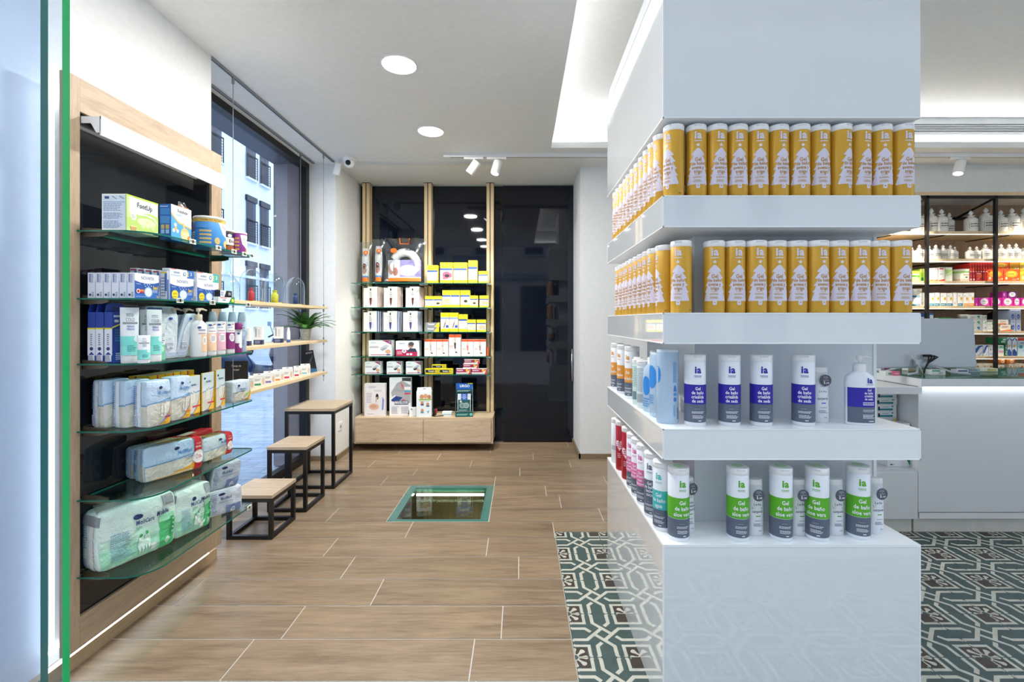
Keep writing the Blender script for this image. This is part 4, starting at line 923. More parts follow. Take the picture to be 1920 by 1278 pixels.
# --- fourth shelf: incontinence packs
z = SZ[3]
def moli(vert=True, code='#C94A9C'):
    f = [('r', .0, .0, .99, .50, '#D9D6C6'), ('p', [(0, .48), (.5, .52), (1, .56), (1, .60), (.5, .545), (0, .51)], '#77A5C8'), ('p', [(.45, 0), (1, 0), (1, .62), (.93, .30), (.72, .10)], '#F2B63A'), ('p', [(.40, 0), (.45, 0), (.72, .10), (.93, .30), (1, .62), (.90, .34), (.70, .14)], '#9A96B8'),
         ('e', .52, .84, .07, .035, '#2A3766'), ('t', 'MoliMed', .66, .72, .11, '#5C8FC0', .66, .02), ('r', .70, .16, .97, .20, code)]
    for q in (.55, .68): f += [('e', q, .52, .018, .02, '#B88A68'), ('p', [(q-.03, .49), (q+.03, .49), (q+.045, .2), (q-.035, .2)], '#EDEBE2')]
    return f
MS = [('r', .48, .02, 1, .47, '#D9D6C6'), ('r', .48, .46, 1, .49, '#77A5C8'), ('r', .30, .02, .56, .98, '#E9F0F7'), ('r', .06, .05, .26, .28, '#E3E9F4'), ('l', .07, .07, .25, .26, '#5A6AA0', 9), ('l', .04, .4, .26, .9, '#6D86BC', 12)]
for i, (xl, xm, xr_, yt, c) in enumerate(((164, 178, 206, 730, '#C94A9C'), (202, 217, 243, 723, '#C94A9C'), (241, 252, 296, 719, '#C94A9C'))):
    loc = [(-1.550, 1.725, z), (-1.475, 1.728, z), (-1.400, 1.732, z)][i]
    soft('pale blue pad pack, %s, on the fourth shelf' % ['far left', 'second from the left', 'third from the left, front panel showing'][i], 'pad pack', loc, PI/2-.30+.03*i, .088, .060, .178-.003*i, '#C6DCF0', front=moli(), left=MS, n_=7, wob=.003, seed=i+2, tilt=0, group='pale blue pad packs')
soft('pale blue pad pack with an orange strip, right before the yellow boxes', 'pad pack', (-1.398, 1.842, z), PI/2-.2, .082, .055, .174, '#C6DCF0', front=moli(code='#F08A2C'), left=MS, n_=7, wob=.003, seed=7, group='pale blue pad packs')
def moliY(): return [('r', 0, 0, 1, 1, '#DCE6EC'), ('r', .0, .0, .99, .5, '#D9D6C6'), ('p', [(0, .48), (.5, .52), (1, .56), (1, .60), (.5, .545), (0, .51)], '#77A5C8'), ('p', [(.5, 0), (1, 0), (1, .72), (.95, .35), (.75, .12)], '#F5BE2A'), ('p', [(.1, 0), (.5, 0), (.75, .12), (.95, .35), (1, .72), (.9, .36), (.7, .16), (.5, .04)], '#8E8BA8'),
          ('e', .22, .85, .09, .03, '#2A3766'), ('t', 'MoliMed', .55, .76, .075, '#5C8FC0', .72, .02), ('r', .45, .17, 1, .21, '#D8384A'), ('e', .38, .56, .03, .025, '#B88A68'), ('e', .55, .58, .03, .025, '#B88A68'), ('p', [(.32, .53), (.44, .53), (.46, .28), (.3, .28)], '#EDEBE2'), ('p', [(.49, .55), (.61, .55), (.63, .3), (.47, .3)], '#EDEBE2')]
for i, (xl, xm, xr_, yt) in enumerate(((329, 348.5, 375.5, 707), (376, 379, 401, 700), (401, 405, 422, 694))):
    wc('tall yellow-sided pad box, %s on the fourth shelf' % ['first, its yellow side in view', 'middle of the three', 'last and farthest of the three'][i], 'pad box', z, -1.40, xl, xm, xr_, yt, '#F0C31E', front=moliY(), left=[('r', .12, .45, .22, 1, '#C22B3C'), ('r', .10, .5, .24, .52, '#E9E4DA')], group='yellow pad boxes in the front row')
for i in range(3):
    carton('yellow pad box in the back row behind the pad packs, %s' % ['leftmost', 'middle', 'rightmost'][i], 'pad box', (-1.535, 1.87+.085*i, z+.0005), PI/2, .080, .085, .175, '#F0C31E', front=[('r', .45, 0, .55, 1, '#C22B3C')], left=[('r', .3, .4, .4, 1, '#C22B3C')], top=[('r', .1, .1, .9, .9, '#E8E2CC')], group='yellow pad boxes in the back row')
soft('wide pad pack with green line at the far end of the fourth shelf', 'pad pack', (-1.40, 2.245, z), PI/2-.12, .118, .055, .105, '#C9D9E4', front=[('r', 0, 0, 1, .48, '#CFCDC0'), ('p', [(.55, 0), (1, 0), (1, .95), (.93, .55), (.8, .25)], '#F2B63A'), ('p', [(.55, .25), (1, .38), (1, .44), (.55, .31)], '#8CCB3C'), ('e', .28, .78, .06, .05, '#2A3766'), ('t', 'MoliMed', .5, .60, .15, '#5C7FB0', .7, .015), ('p', [(0, .46), (.5, .5), (.7, .56), (.5, .53), (0, .49)], '#8A9A80')], n_=5, wob=.003, seed=11)

# --- fifth shelf
z = SZ[4]
def promo(x0=.83): return [('p', [(0, 0), (1, 0), (1, .36), (.72, .2), (.3, .06)], '#F2B63A'), ('r', 0, .04, .8, .45, '#DDDACB'), ('p', [(.3, 0), (1, 0), (1, .42), (.7, .18)], '#F2B63A'), ('p', [(0, .43), (.5, .47), (x0, .52), (x0, .55), (.5, .50), (0, .46)], '#77A5C8'),
     ('e', .52, .80, .05, .05, '#2A3766'), ('t', 'MoliMed', .66, .66, .16, '#4F86BC', .68, .02), ('e', .60, .5, .01, .02, '#B88A68'), ('e', .66, .5, .01, .02, '#B88A68'), ('r', x0, 0, .985, 1, '#D02A34'), ('t', 'PACK', (x0+.985)/2, .80, .075, '#F2D9D6', .8, .02), ('t', 'PROMO', (x0+.985)/2, .70, .08, '#F6ECE8', .7, .03), ('c', (x0+.985)/2, .40, .2, '#F0EFEC'), ('t', '50%', (x0+.985)/2, .40, .17, '#C8283A', .62, .02)]
soft('long pale blue pad pack in promotion, left one without its front showing', 'pad pack', (-1.560, 1.945, z), PI/2-.33, .195, .048, .130, '#BFDCF2', front=promo(), left=[('r', .5, .02, .66, .98, '#E6EEF6'), ('r', .68, .03, .98, .5, '#DDD9C8'), ('l', .08, .3, .4, .55, '#5A6AA0', 7), ('l', .06, .65, .45, .92, '#6D86BC', 7)], top=[('e', .6, .4, .35, .3, '#E2C678'), ('r', .82, 0, .99, 1, '#D02A34')], n_=6, wob=.004, seed=21, group='long promotional pad packs')
soft('long pale blue pad pack with red half-price band, the front one on the fifth shelf', 'pad pack', (-1.478, 1.918, z), PI/2-.38, .225, .064, .138, '#BFDCF2', front=promo(), left=[('r', .5, .02, .66, .98, '#E6EEF6'), ('r', .68, .03, .98, .5, '#DDD9C8'), ('l', .08, .3, .4, .55, '#5A6AA0', 7), ('l', .06, .65, .45, .92, '#6D86BC', 7)], top=[('e', .6, .5, .35, .35, '#E2C678'), ('r', .82, 0, .99, 1, '#D02A34')], n_=6, wob=.004, seed=22, group='long promotional pad packs')
soft('white pad pack with red half-price band, farther one on the fifth shelf', 'pad pack', (-1.468, 2.160, z), PI/2-.17, .165, .08, .105, '#D5E2EA', front=promo(.72), top=[('e', .5, .5, .4, .35, '#E2C678'), ('r', .72, 0, .99, 1, '#D02A34')], n_=5, wob=.004, seed=23, group='long promotional pad packs')
soft('red and white pad pack at the back behind the farther promotional pack', 'pad pack', (-1.555, 2.16, z), PI/2, .20, .06, .118, '#D02A34', top=[('r', .1, .2, .5, .8, '#E6DCC8')], n_=5, wob=.004, seed=24)

# --- bottom shelf
z = SZ[5]
def mobile(): return [('r', .0, .0, 1, .34, '#A8E2C0'), ('r', 0, .34, 1, .5, '#C9EDD8'), ('r', .74, .0, .985, .5, '#55C07A'), ('r', .74, .5, .985, .62, '#9ADBB2'), ('r', .80, .78, .99, 1, '#9FA6AA'), ('e', .47, .74, .055, .045, '#24306A'), ('t', 'MoliCare', .56, .63, .115, '#42548E', .62, .015), ('t', 'Mobile.', .80, .67, .115, '#24306A', .62, .03), ('t', 'light', .48, .54, .07, '#58B87A', .8, .01),
      ('r', 0, .36, 1, .365, '#7CCB9C'), ('l', .14, .12, .40, .58, '#8FB6C8', 14), ('r', .9, .2, .96, .54, '#3FA864'), ('r', .62, .08, .70, .2, '#E6C8C8'), ('r', .63, .09, .69, .19, '#D9EFE0'), ('p', [(.80, .16), (.85, .22), (.90, .16), (.85, .08)], '#C6EBD2'),
      ('e', .50, .40, .02, .03, '#3FA864'), ('p', [(.47, .37), (.53, .37), (.55, .25), (.52, .08), (.50, .22), (.48, .08), (.45, .25)], '#DDF2E6'), ('e', .58, .42, .018, .028, '#3FA864'), ('p', [(.55, .39), (.61, .39), (.63, .27), (.60, .10), (.58, .24), (.56, .10), (.54, .27)], '#DDF2E6')] + [('r', .925, .24+.08*i, .95, .27+.08*i, '#D9F0E0') for i in range(4)]
ML = [('r', .55, .0, .8, .9, '#EEF3F4'), ('l', .1, .4, .45, .8, '#7FA0B8', 10), ('r', .2, .1, .4, .24, '#E8ECF0'), ('l', .2, .1, .4, .24, '#48557A', 6), ('r', 0, .78, 1, .95, '#8A9092')]
soft('large green-white adult diaper pack with sealed clear top, near end of the bottom shelf', 'diaper pack', (-1.530, 1.790, z), PI/2-.36, .265, .095, .222, '#DCEFE6', front=mobile(), left=ML, n_=4.2, wob=.008, seed=31, fin=clearfin, tilt=0)
soft('smaller green-white adult diaper pack, middle of the bottom shelf', 'diaper pack', (-1.476, 2.003, z), PI/2-.25, .165, .095, .200, '#DCEFE6', front=mobile(), left=ML, n_=4.2, wob=.008, seed=33, fin=clearfin)
GMO = [('e', .38, .82, .10, .05, '#1F2C5E'), ('t', 'MoliMed', .50, .64, .16, '#56658A', .66, .02), ('l', .3, .48, .75, .54, '#8D97B0', 1), ('r', .5, .0, .95, .34, '#7C8FB8'), ('e', .7, .1, .08, .14, '#DCE2EC'), ('l', .05, .1, .25, .9, '#9AA6C4', 12)]
soft('grey-white pad pack lying at the far end of the bottom shelf, lower of two', 'pad pack', (-1.445, 2.203, z), PI/2-.60, .145, .075, .120, '#CFD6E0', front=GMO, left=[('l', .1, .1, .9, .9, '#8492B8', 12)], n_=5, wob=.005, seed=41, group='grey pad packs')
soft('grey-white pad pack tilted on top of the other at the end of the bottom shelf', 'pad pack', (-1.452, 2.203, z+.121), PI/2-.55, .125, .070, .118, '#BFC7D4', front=GMO, left=[('l', .1, .1, .9, .9, '#8492B8', 12)], n_=4.5, wob=.006, seed=42, lean=.16, group='grey pad packs')

# ================================================================== ON THE HANGING SHELVES
GBR = col('#B98A3A', .3, 1.0, name='brass')
def cloche(px, c, hh, label, r_=.069):
    y = 1.80*F/(PX-px); t = thing('glass_cloche', 'clear glass bell dome with brass base, '+label, 'glass dome', (-1.80, y, SHZ[0]), 0, 'glass bell domes')
    pr = [(r_, .008), (r_, .13)] + [(r_*math.cos(k*PI/16), .13+(hh-.13)*math.sin(k*PI/16)) for k in range(1, 8)] + [(.0001, hh)]
    MB().lathe(pr, GLASS, 36, cap=False).build('dome', t)
    MB().lathe([(r_+.003, 0), (r_+.003, .007), (r_-.001, .009)], GBR, 36).build('base', t)
    k_ = .95 if c == '#D9CF3A' else .74; b = MB().lathe([(a_*k_, (b_-.0095)*(.95 if k_ > .9 else .9)+.0095) for a_, b_ in ((.024, .0095), (.026, .012), (.026, .068), (.021, .078), (.014, .082), (.014, .094), (.018, .097), (.017, .104))], c, 28)
    tag(b.build('apothecary_bottle', None, (-1.80, y, SHZ[0]+.0)), 'small %s bottle under the glass dome, %s' % ({'#C8323C': 'red', '#D9CF3A': 'yellow', '#27406F': 'dark blue'}[c], label), 'bottle')
    return t
cloche(471, '#C8323C', .222, 'nearest the glass display')
cloche(515, '#D9CF3A', .228, 'middle of the three')
cloche(554, '#27406F', .228, 'farthest, by the window frame')
t = thing('glass_decanter', 'clear glass vessel with long neck at the near end of the upper hanging shelf', 'decanter', (-1.82, 2.83, SHZ[0]))
MB().lathe([(.06, 0), (.065, .01), (.065, .10), (.05, .13), (.018, .17), (.014, .22), (.022, .27), (.02, .275)], GLASS, 32, cap=False).build('vessel', t)
MB().lathe([(.02, .27), (.026, .285), (.018, .31), (.0001, .325)], GLASS, 24, cap=False).build('stopper', t)
NAVB = [('r', 0, 0, 1, .26, '#27305E'), ('l', .15, .05, .85, .22, '#A8B2D2', 3), ('r', .2, .42, .36, .9, '#9CA2AE'), ('l', .5, .4, .8, .85, '#B9BEC8', 6)]
z = SHZ[1]
for px, w_, h_, lb in ((470, .05, .115, 'partly hidden behind the burgundy tube'), (493.5, .05, .122, 'standing alone in the middle'), (530, .055, .118, 'beside the fern')):
    y = 1.76*F/(PX-px); carton('white box with navy base, middle hanging shelf, '+lb, 'box', (-1.79, y, z+.0005), .30, w_*1.05, .05, h_, '#EDEFF3', front=NAVB, right=[('r', 0, 0, 1, .26, '#27305E')], left=[('r', 0, 0, 1, .26, '#27305E')], group='white and navy boxes')
t = thing('small_bottle', 'small white bottle with blue foot beside the white and navy box and the fern', 'bottle', (-1.735, 1.735*F/(PX-541), z))
MB().lathe([(.012, .022), (.0125, .07), (.006, .112)], '#EEF0F4', 20).build('body', t); MB().lathe([(.013, 0), (.013, .022)], '#4A5FA8', 20).build('cap', t)
fy = 1.80*F/(PX-573)
t = thing('potted_fern', 'small green fern in a galvanised metal pot on the middle hanging shelf', 'potted plant', (-1.80, fy, z))
ZINC = noisy('galvanised_zinc', '#A7AAA9', '#C2C5C4', 60, .35, .05)
MB().lathe([(.030, 0), (.032, .002), (.045, .088), (.048, .090), (.048, .095), (.044, .095), (.042, .082), (.0001, .080)], ZINC, 32, cap=False).build('pot', t)
FG = [col('#3F7F35', .5), col('#2E6A2B', .5), col('#5A9444', .5), col('#24551F', .5)]
rr = random.Random(5); st = MB(); lf = MB()
for i in range(46):
    a = rr.random()*2*PI; Ln = rr.uniform(.18, .27)*(1 if i > 14 else .75); el = rr.uniform(.45, 1.35) if i > 14 else rr.uniform(1.0, 1.45); pts = []; p = Vector((.015*math.cos(a), .015*math.sin(a), .085)); N_ = 13
    for k in range(N_+1):
        pts.append(p.copy()); e = el-(k/N_)**1.3*rr.uniform(.9, 1.2)*1.1; p = p+Vector((math.cos(a)*math.cos(e), math.sin(a)*math.cos(e), math.sin(e)))*Ln/N_
    st.tube(pts, .0011, FG[3], 4)
    for k in range(2, N_+1):
        d = (pts[k]-pts[k-1]).normalized(); s_ = d.cross(Vector((0, 0, 1))).normalized(); Lw = .026*math.sin(PI*(k+1)/(N_+3))**.7+.004
        for h_ in (0, .5):
            o = pts[k-1].lerp(pts[k], h_)
            for sg in (-1, 1):
                dd_ = (s_*sg+d*.45).normalized(); q = o+dd_*Lw; up = Vector((0, 0, -.004)); w2 = d*.0034
                lf.add([o-w2, o+dd_*Lw*.5-w2*1.2, q+up, o+dd_*Lw*.5+w2*1.2, o+w2], [(0, 1, 2, 3, 4)], FG[rr.randrange(3)])
st.build('stem', t); lf.build('foliage', t)
z = SHZ[2]
def smallbox(px, w_, h_, c, i, lb, rz=.62):
    y = 1.73*F/(PX-px)
    carton('small white box with %s, lower hanging shelf, %s' % (lb[0], lb[1]), 'box', (-1.74-.0*i, y, z+.0005), rz, w_, .022, h_, '#EEF0EE', front=[('r', .06, .12, .62, .30, c), ('e', .82, .45, .12, .3, '#E2C9B0'), ('l', .1, .5, .6, .7, '#8C9296', 2)], right=[('r', 0, .1, 1, .3, c)],
           extra=lambda mb, w, d, h: mb.prism([(-w/2, h), (w/2, h), (w/2, h+.012), (-w/2, h+.012)], d/2-.002, d/2-.001, '#EEF0EE', 'y').box((-.008, d/2-.0024, h+.003), (.008, d/2-.0021, h+.007), '#202020'), group='small white boxes with coloured stripes')
smallbox(467, .075, .075, '#8C9A94', 0, ('a grey stripe', 'nearest the glass display'))
smallbox(489, .07, .075, '#2F8F5F', 1, ('a green stripe', 'second from the glass display'))
smallbox(508, .07, .078, '#7C6FB4', 2, ('a violet stripe', 'next to the green-striped one'))
smallbox(525, .07, .076, '#F08A2C', 3, ('an orange stripe', 'in the middle of the row'))
smallbox(542, .07, .080, '#D0305A', 4, ('a raspberry stripe', 'after the orange one'))
smallbox(560.5, .055, .074, '#B83050', 5, ('a dark red stripe', 'left of the pale blue'))
smallbox(575, .07, .078, '#7FC3E0', 6, ('a pale blue stripe', 'nearest the black brochure'))
mb = MB(); mb.X = Matrix.Rotation(-.18, 4, 'Y'); mb.box((-.035, -.002, 0), (.035, .002, .185), '#14161A'); deco(mb, [('l', .15, .86, .85, .94, '#C8CCD2', 2), ('p', [(0, .0), (1, 0), (1, .14), (0, .22)], '#2E6C9C'), ('p', [(.2, .3), (.6, .55), (.9, .8), (.5, .6)], '#4A525C')], .07, .185, Plane((-.035, -.002, 0), (1, 0, 0), (0, 0, 1), (0, -1, 0)))
tag(mb.build('brochure', None, (-1.735, 3.80, z+.008), .3), 'black brochure card leaning at the far end of the lower hanging shelf', 'brochure')
mb = MB(); mb.box((-.065, -.003, 0), (.065, .003, .19), '#17130F'); deco(mb, [('t', 'Tiempo de', .5, .84, .09, '#E6D9C8', .7, .01), ('t', 'escapar', .5, .72, .09, '#E6D9C8', .7, .01), ('e', .3, .30, .12, .2, '#B57A58'), ('e', .72, .32, .12, .22, '#C08862'), ('p', [(.16, 0), (.44, 0), (.38, .16), (.22, .16)], '#2A1C16'), ('e', .3, .44, .13, .1, '#21140E'), ('e', .72, .48, .13, .1, '#2A180F')], .13, .19, Plane((-.065, -.003, 0), (1, 0, 0), (0, 0, 1), (0, -1, 0)))
tag(mb.build('counter_card', None, (-1.755, 2.81, z+.0005), .2), 'dark advertising card with two faces at the near end of the lower hanging shelf', 'advertising card')

# ================================================================== BOTTLES ON THE COLUMN
GOLD = col('#D3A231', .42, .15, name='metallic_gold_print')
LAV = '#DCD6E6'
def bottle(name, label, cat, h, r, body, items, cap, caph=.020, group=None, loc=(0, 0, 0), rz=0, inset=None):
    t = thing(name, label, cat, loc, rz, group)
    MB().lathe([(r*.96, 0), (r, .003), (r, h-caph-.0008), (r*.985, h-caph)], body, 40, cap=True).build('body', t)
    c = MB().lathe([(r*.99, h-caph+.0002), (r*1.012, h-caph+.001), (r*1.012, h-.004), (r*.985, h-.0008), (r*.93, h)], cap, 40)
    c.box((-r*.35, -r*1.02, h-.008), (r*.35, -r*.9, h-.003), '#D9DCE0')
    if inset: c.lathe([(r*.55, h+.0001), (r*.53, h+.0014)], inset, 28)
    c.build('cap', t)
    l = MB(); deco(l, items, 2*PI*r, h, Cyl(r, 0, -PI), step=.004, base=.0004); l.build('label', t); return t
def U(u): return .5+u      # u in fractions of the circumference from the front centre
def tree():
    P = [(0, .66)]; tiers = [(.66, .56, .100, .062), (.56, .47, .125, .088), (.47, .37, .145, .112), (.37, .28, .162, .135), (.28, .17, .150, 0)]
    R_ = []
    for z1_, z0_, w1, w0 in tiers[:-1]: R_ += [(w1*.82, z0_+.035), (w1, z0_+.008), (w1*.93, z0_-.003), (w0, z0_)]
    R_ += [(.160, .215), (.175, .175), (.168, .162)]
    pts = [(.014, .658), (.045, .63)]+R_
    return [(U(0), .66)] + [(U(-x), y) for x, y in pts] + [(U(x), y) for x, y in pts[::-1]]
def star(c, v, r, colr, cir, h):
    return ('p', [(c+r*(1 if k % 2 == 0 else .45)*math.sin(k*PI/5)*h/cir, v+r*(1 if k % 2 == 0 else .45)*math.cos(k*PI/5)) for k in range(10)], colr)
def text(s, v, size, c, sx=1, bold=.03, u=0.0): return ('t', s, U(u), v, size, c, sx, bold)
R0, H0 = .0335, .237; CIR = 2*PI*R0
gold_items = [('p', tree(), LAV), ('p', [(U(-.03), .175), (U(.03), .175), (U(.03), .12), (U(.02), .105), (U(-.02), .105), (U(-.03), .12)], LAV), star(U(0), .70, .032, '#E8DFE0', CIR, H0),
    text('ia', .835, .150, LAV, .95, .035), ('r', U(-.06), .755, U(.06), .765, LAV), text('interapothek', .752, .018, '#F2E6C8', 1, .01),
    text('Gel', .50, .072, '#BE8C28', .84, .02), text('de baño', .445, .062, '#BE8C28', .80, .02), text('avena y', .39, .064, '#BE8C28', .80, .02), text('trigo', .333, .066, '#BE8C28', .80, .02),
    ('l', U(-.05), .285, U(.05), .295, '#CDA75C', 1), ('l', U(-.075), .245, U(.08), .27, '#CDA75C', 2), ('l', U(-.07), .19, U(.075), .225, '#CDA75C', 3), ('e', U(0), .14, .012, .008, '#CDA75C'),
    ('l', U(.30), .3, U(.42), .85, '#E2C889', 22), ('r', U(.30), .08, U(.42), .16, '#EEE6D2'), ('l', U(.31), .09, U(.41), .15, '#3A2E1C', 1), ('l', U(.17), .03, U(.22), .045, '#3A2C12', 1)]
def goldb(label, x, y, z, rz, group): return bottle('bath_gel_bottle', label, 'bottle', H0, R0, GOLD, gold_items, WHT, group=group, loc=(x, y, z), rz=rz)
zt2, zt3, zt4, zt5 = 1.707, 1.326, .9485, .573
Gt = 'gold bath gel bottles on the top shelf of the column'; Gs = 'gold bath gel bottles on the second shelf of the column'
top_px = [1264, 1306, 1342, 1380, 1417.5, 1454, 1491.5, 1529, 1567, 1603, 1641, 1680]
mid_px = [1278, 1340, 1377, 1413, 1448, 1487, 1526, 1565, 1602, 1640, 1678]
proto = None
rr = random.Random(11)
for row, (pxs, z, nm, g_) in enumerate(((top_px, zt2, 'top shelf', Gt), (mid_px, zt3, 'second shelf', Gs))):
    prevx = -9
    for i, px in enumerate(pxs):
        y = PY0+.0365+rr.uniform(0, .006); x = X(px, y-.005); x = max(x, prevx+2*R0+.0012); prevx = x
        first = i == 0
        rz = (-.42 if row == 0 else .02) if first else rr.uniform(.05, .22)
        rz = ([-.95, -.17, .04, -.17, -.18, .05, -.15, -.08, .34, .2, -.24, -.05], [-.62, -.33, 0, -.06, -.13, -.12, .05, -.15, -.22, -.24, -.08])[row][i]
        pos = 'at the left corner' if first else 'at the right end' if i == len(pxs)-1 else '%s from the left' % ORD[i]
        lb = 'gold bath gel bottle, front row of the %s, %s' % (nm, pos)
        if proto is None: proto = goldb(lb, x, y, z+.0004, rz, g_)
        else: dup(proto, (x, y, z+.0004), rz, lb, g_)
    n_ = 11 if row == 0 else 10
    for i in range(n_):
        y = PY0+.115+i*.0705+(.0 if row == 0 else .012); x = PX0+.036+rr.uniform(0, .003)+(.012 if row and i == 0 else 0)
        rz = -1.15+rr.uniform(-.25, .2)
        if row and i == 0: rz = -1.5
        pos = 'nearest the corner' if i == 0 else 'farthest back' if i == n_-1 else '%s from the corner' % ORD[i]
        dup(proto, (x, y, z+.0004), rz, 'gold bath gel bottle on the left side of the %s, %s' % (nm, pos), g_)

SLATE = '#5C6678'
def ia_items(c1, lines, c0='#EEF1F5', band=(.585, .31), low=(.31, .055), size=.075, top=.79, tcol='#F0F2F8', ic=None):
    I = [('r', 0, low[1], 1, low[0], SLATE), ('r', 0, band[1], 1, band[0], c1), text('ia', top, .135, ic or c1, .95, .035), ('r', U(-.055), top-.085, U(.055), top-.078, ic or c1), text('interapothek', top-.098, .018, ic or c1, 1, .01)]
    n = len(lines); st_ = (band[0]-band[1])*.84/n
    for k, s in enumerate(lines): I.append(text(s, band[0]-(band[0]-band[1])*.10-st_*(k+.5), size*.94, tcol, .80, .022))
    I += [('l', U(-.05), low[0]-.07, U(.06), low[0]-.06, '#AEB4C0', 1), ('l', U(-.085), low[0]-.13, U(.095), low[0]-.095, '#E6E9EF', 2), ('l', U(-.075), low[0]-.20, U(.09), low[0]-.15, '#E6E9EF', 3), ('r', U(.005), .075, U(.05), .088, '#E6E9EF')]
    return I
BWH = col('#E9EDF3', .3, name='white_bottle_plastic')
silk = ia_items('#2A1FA0', ['Gel', 'de baño', 'crisálida', 'de seda'], size=.066)
sb0 = None
for i, px in enumerate((1303, 1367.5, 1427, 1506)):
    y = PY0+.066; x = X(px, y); lb = 'white and violet-blue bath gel bottle on the third shelf, ' + ['leftmost of the front row', 'second in the front row', 'third in the front row', 'beside the small white tube'][i]
    if sb0 is None: sb0 = bottle('bath_gel_bottle', lb, 'bottle', .237, .0345, BWH, silk, WHT, .022, 'violet-blue bath gel bottles', (x, y, zt4+.0004), -.09)
    else: dup(sb0, (x, y, zt4+.0004), (0, -.19, -.2, -.43)[i], lb)
pb = pump('white and violet-blue pump bottle at the right end of the third shelf', (X(1611, PY0+.07), PY0+.070, zt4+.0004), -.22, .089, .232, BWH,
     [('r', 0, .05, 1, .34, SLATE), ('r', 0, .34, 1, .70, '#2A1FA0'), ('t', 'ia', .74, .83, .14, '#2A1FA0', .95, .035), ('r', .62, .755, .87, .762, '#2A1FA0'), ('t', 'Gel', .72, .655, .062, '#F0F2F8', .76, .02), ('t', 'de baño', .70, .60, .058, '#F0F2F8', .76, .02), ('t', 'crisálida', .70, .545, .058, '#F0F2F8', .76, .02), ('t', 'de seda', .70, .49, .058, '#F0F2F8', .76, .02),
      ('l', .5, .37, .95, .44, '#E6E9EF', 2), ('l', .5, .25, .95, .30, '#C6CCD6', 2), ('l', .5, .13, .95, .21, '#E6E9EF', 3), ('r', .7, .075, .88, .09, '#E6E9EF')], WHT, .55, hp=.22)
def leche(label, loc, rz, w, h, ic, group='white body milk tubes', texts=True, sticker=None):
    """flattened body milk tube with a moulded top"""
    t = thing('body_milk_tube', label, 'cream tube', loc, rz, group); r = w/2
    b = MB(); loft(b, [(0, r*.94, r*.62, .85), (.003, r, r*.66, .85), (h*.5, r*.97, r*.62, .85), (h*.90, r*.90, r*.50, .85)], BWH); b.build('body', t)
    b = MB(); loft(b, [(h*.903, r*.91, r*.51, .85), (h*.985, r*.89, r*.48, .85), (h, r*.82, r*.42, .85)], WHT); b.build('cap', t)
    def M_(a, bb, off):
        x = max(-r*.96, min(r*.96, a-r)); k = bb/h; rx = r*(1-.10*k); dy = r*(.66-.17*k); ca = min(.999, abs(x/rx)); sn = (1-ca**(2/.85))**(.85/2); return Vector((x, -(dy*sn+off), bb))
    M_.cyl = False
    I = [('t', 'ia', .56, .74, .15, ic, .95, .035), ('r', .42, .655, .70, .662, ic), ('t', 'Leche', .5, .56, .068, '#2C3350', .80, .02), ('t', 'hidratante', .5, .50, .064, '#2C3350', .72, .02), ('t', 'corporal', .5, .435, .068, '#2C3350', .76, .02), ('r', .40, .345, .68, .362, ic), ('l', .35, .26, .75, .28, '#8A93A8', 1), ('l', .25, .17, .8, .23, '#8A93A8', 3), ('r', .55, .09, .75, .10, '#8A93A8')]
    l = MB(); deco(l, I, 2*r, h, M_, step=.004, base=.0008); l.build('label', t); return t
def stick(t, x, z, y, d=.0195):
    """round grey promotional sticker bridging a bottle and its tube"""
    s = MB(); s.X = Matrix.Translation((x, y, z)) @ Matrix.Rotation(PI/2, 4, 'X'); s.lathe([(d, 0), (d, .0006)], '#4E5360', 32); s.X = None
    P_ = Plane((x-d, y-.0007, z-d), (1, 0, 0), (0, 0, 1), (0, -1, 0))
    deco(s, [('l', .3, .82, .7, .87, '#D6D9E0', 1), ('t', 'Gel de baño', .5, .74, .10, '#DDE0E6', .9, .015), ('t', '&', .5, .63, .11, '#DDE0E6', .9, .015), ('t', 'Leche corporal', .5, .53, .10, '#DDE0E6', .8, .015), ('t', '5', .38, .30, .34, '#F0F2F5', .9, .03), ('t', ',10€', .64, .27, .2, '#F0F2F5', .8, .03)], 2*d, 2*d, P_)
    s.build('price_sticker', t)
y = PY0+.078; tb = leche('white body milk tube with violet lettering and round grey sticker on the third shelf', (X(1537, y+.03), y+.030, zt4+.0004), .0, .056, .190, '#4A3CC8', None)
stick(tb, .006, .146, -.0215)
aloe = ia_items('#5BB021', ['Gel', 'de baño', 'aloe vera'], size=.082, band=(.60, .315))
ab0 = None
APX = [1272, 1383, 1464, 1532, 1608.5]; TPX = [1298, 1417, 1498.5, 1568, 1643]
NM = ['leftmost pair', 'second pair from the left', 'middle pair', 'fourth pair from the left', 'pair nearest the right end']
for i, px in enumerate(APX):
    y = PY0+.050+(.012 if i == 4 else 0); x = X(px, y)
    lb = 'white and green aloe bath gel bottle on the plinth, %s' % NM[i]
    if ab0 is None: ab0 = bottle('bath_gel_bottle', lb, 'bottle', .240, .0345, BWH, aloe, WHT, .022, 'green aloe bath gel bottles', (x, y, zt5+.0004), .07, '#BFE4C0'); a_ = ab0
    else: a_ = dup(ab0, (x, y, zt5+.0004), [0, -.09, -.11, -.65, -.26][i], lb)
    xt = X(TPX[i], y+.02); w_ = .054 if i else .046; xt = max(xt, x+.0345+w_/2-.006) if i else x+.0345+.012
    yy = y+.026 if i else y+.040
    tt_ = leche('small white body milk tube beside the green aloe bottle, %s' % NM[i], (xt, yy, zt5+.0004), .05 if i else .3, w_, .188, '#4FAE3A')
    stick(tt_, -.010 if i else .002, .146 if i != 0 else .155, -.040 if i else -.023)
y = PY0+.13; leche('smallest white body milk tube at the right end behind the last pair', (1.252, y+.025, zt5+.0004), .2, .042, .150, '#4FAE3A')
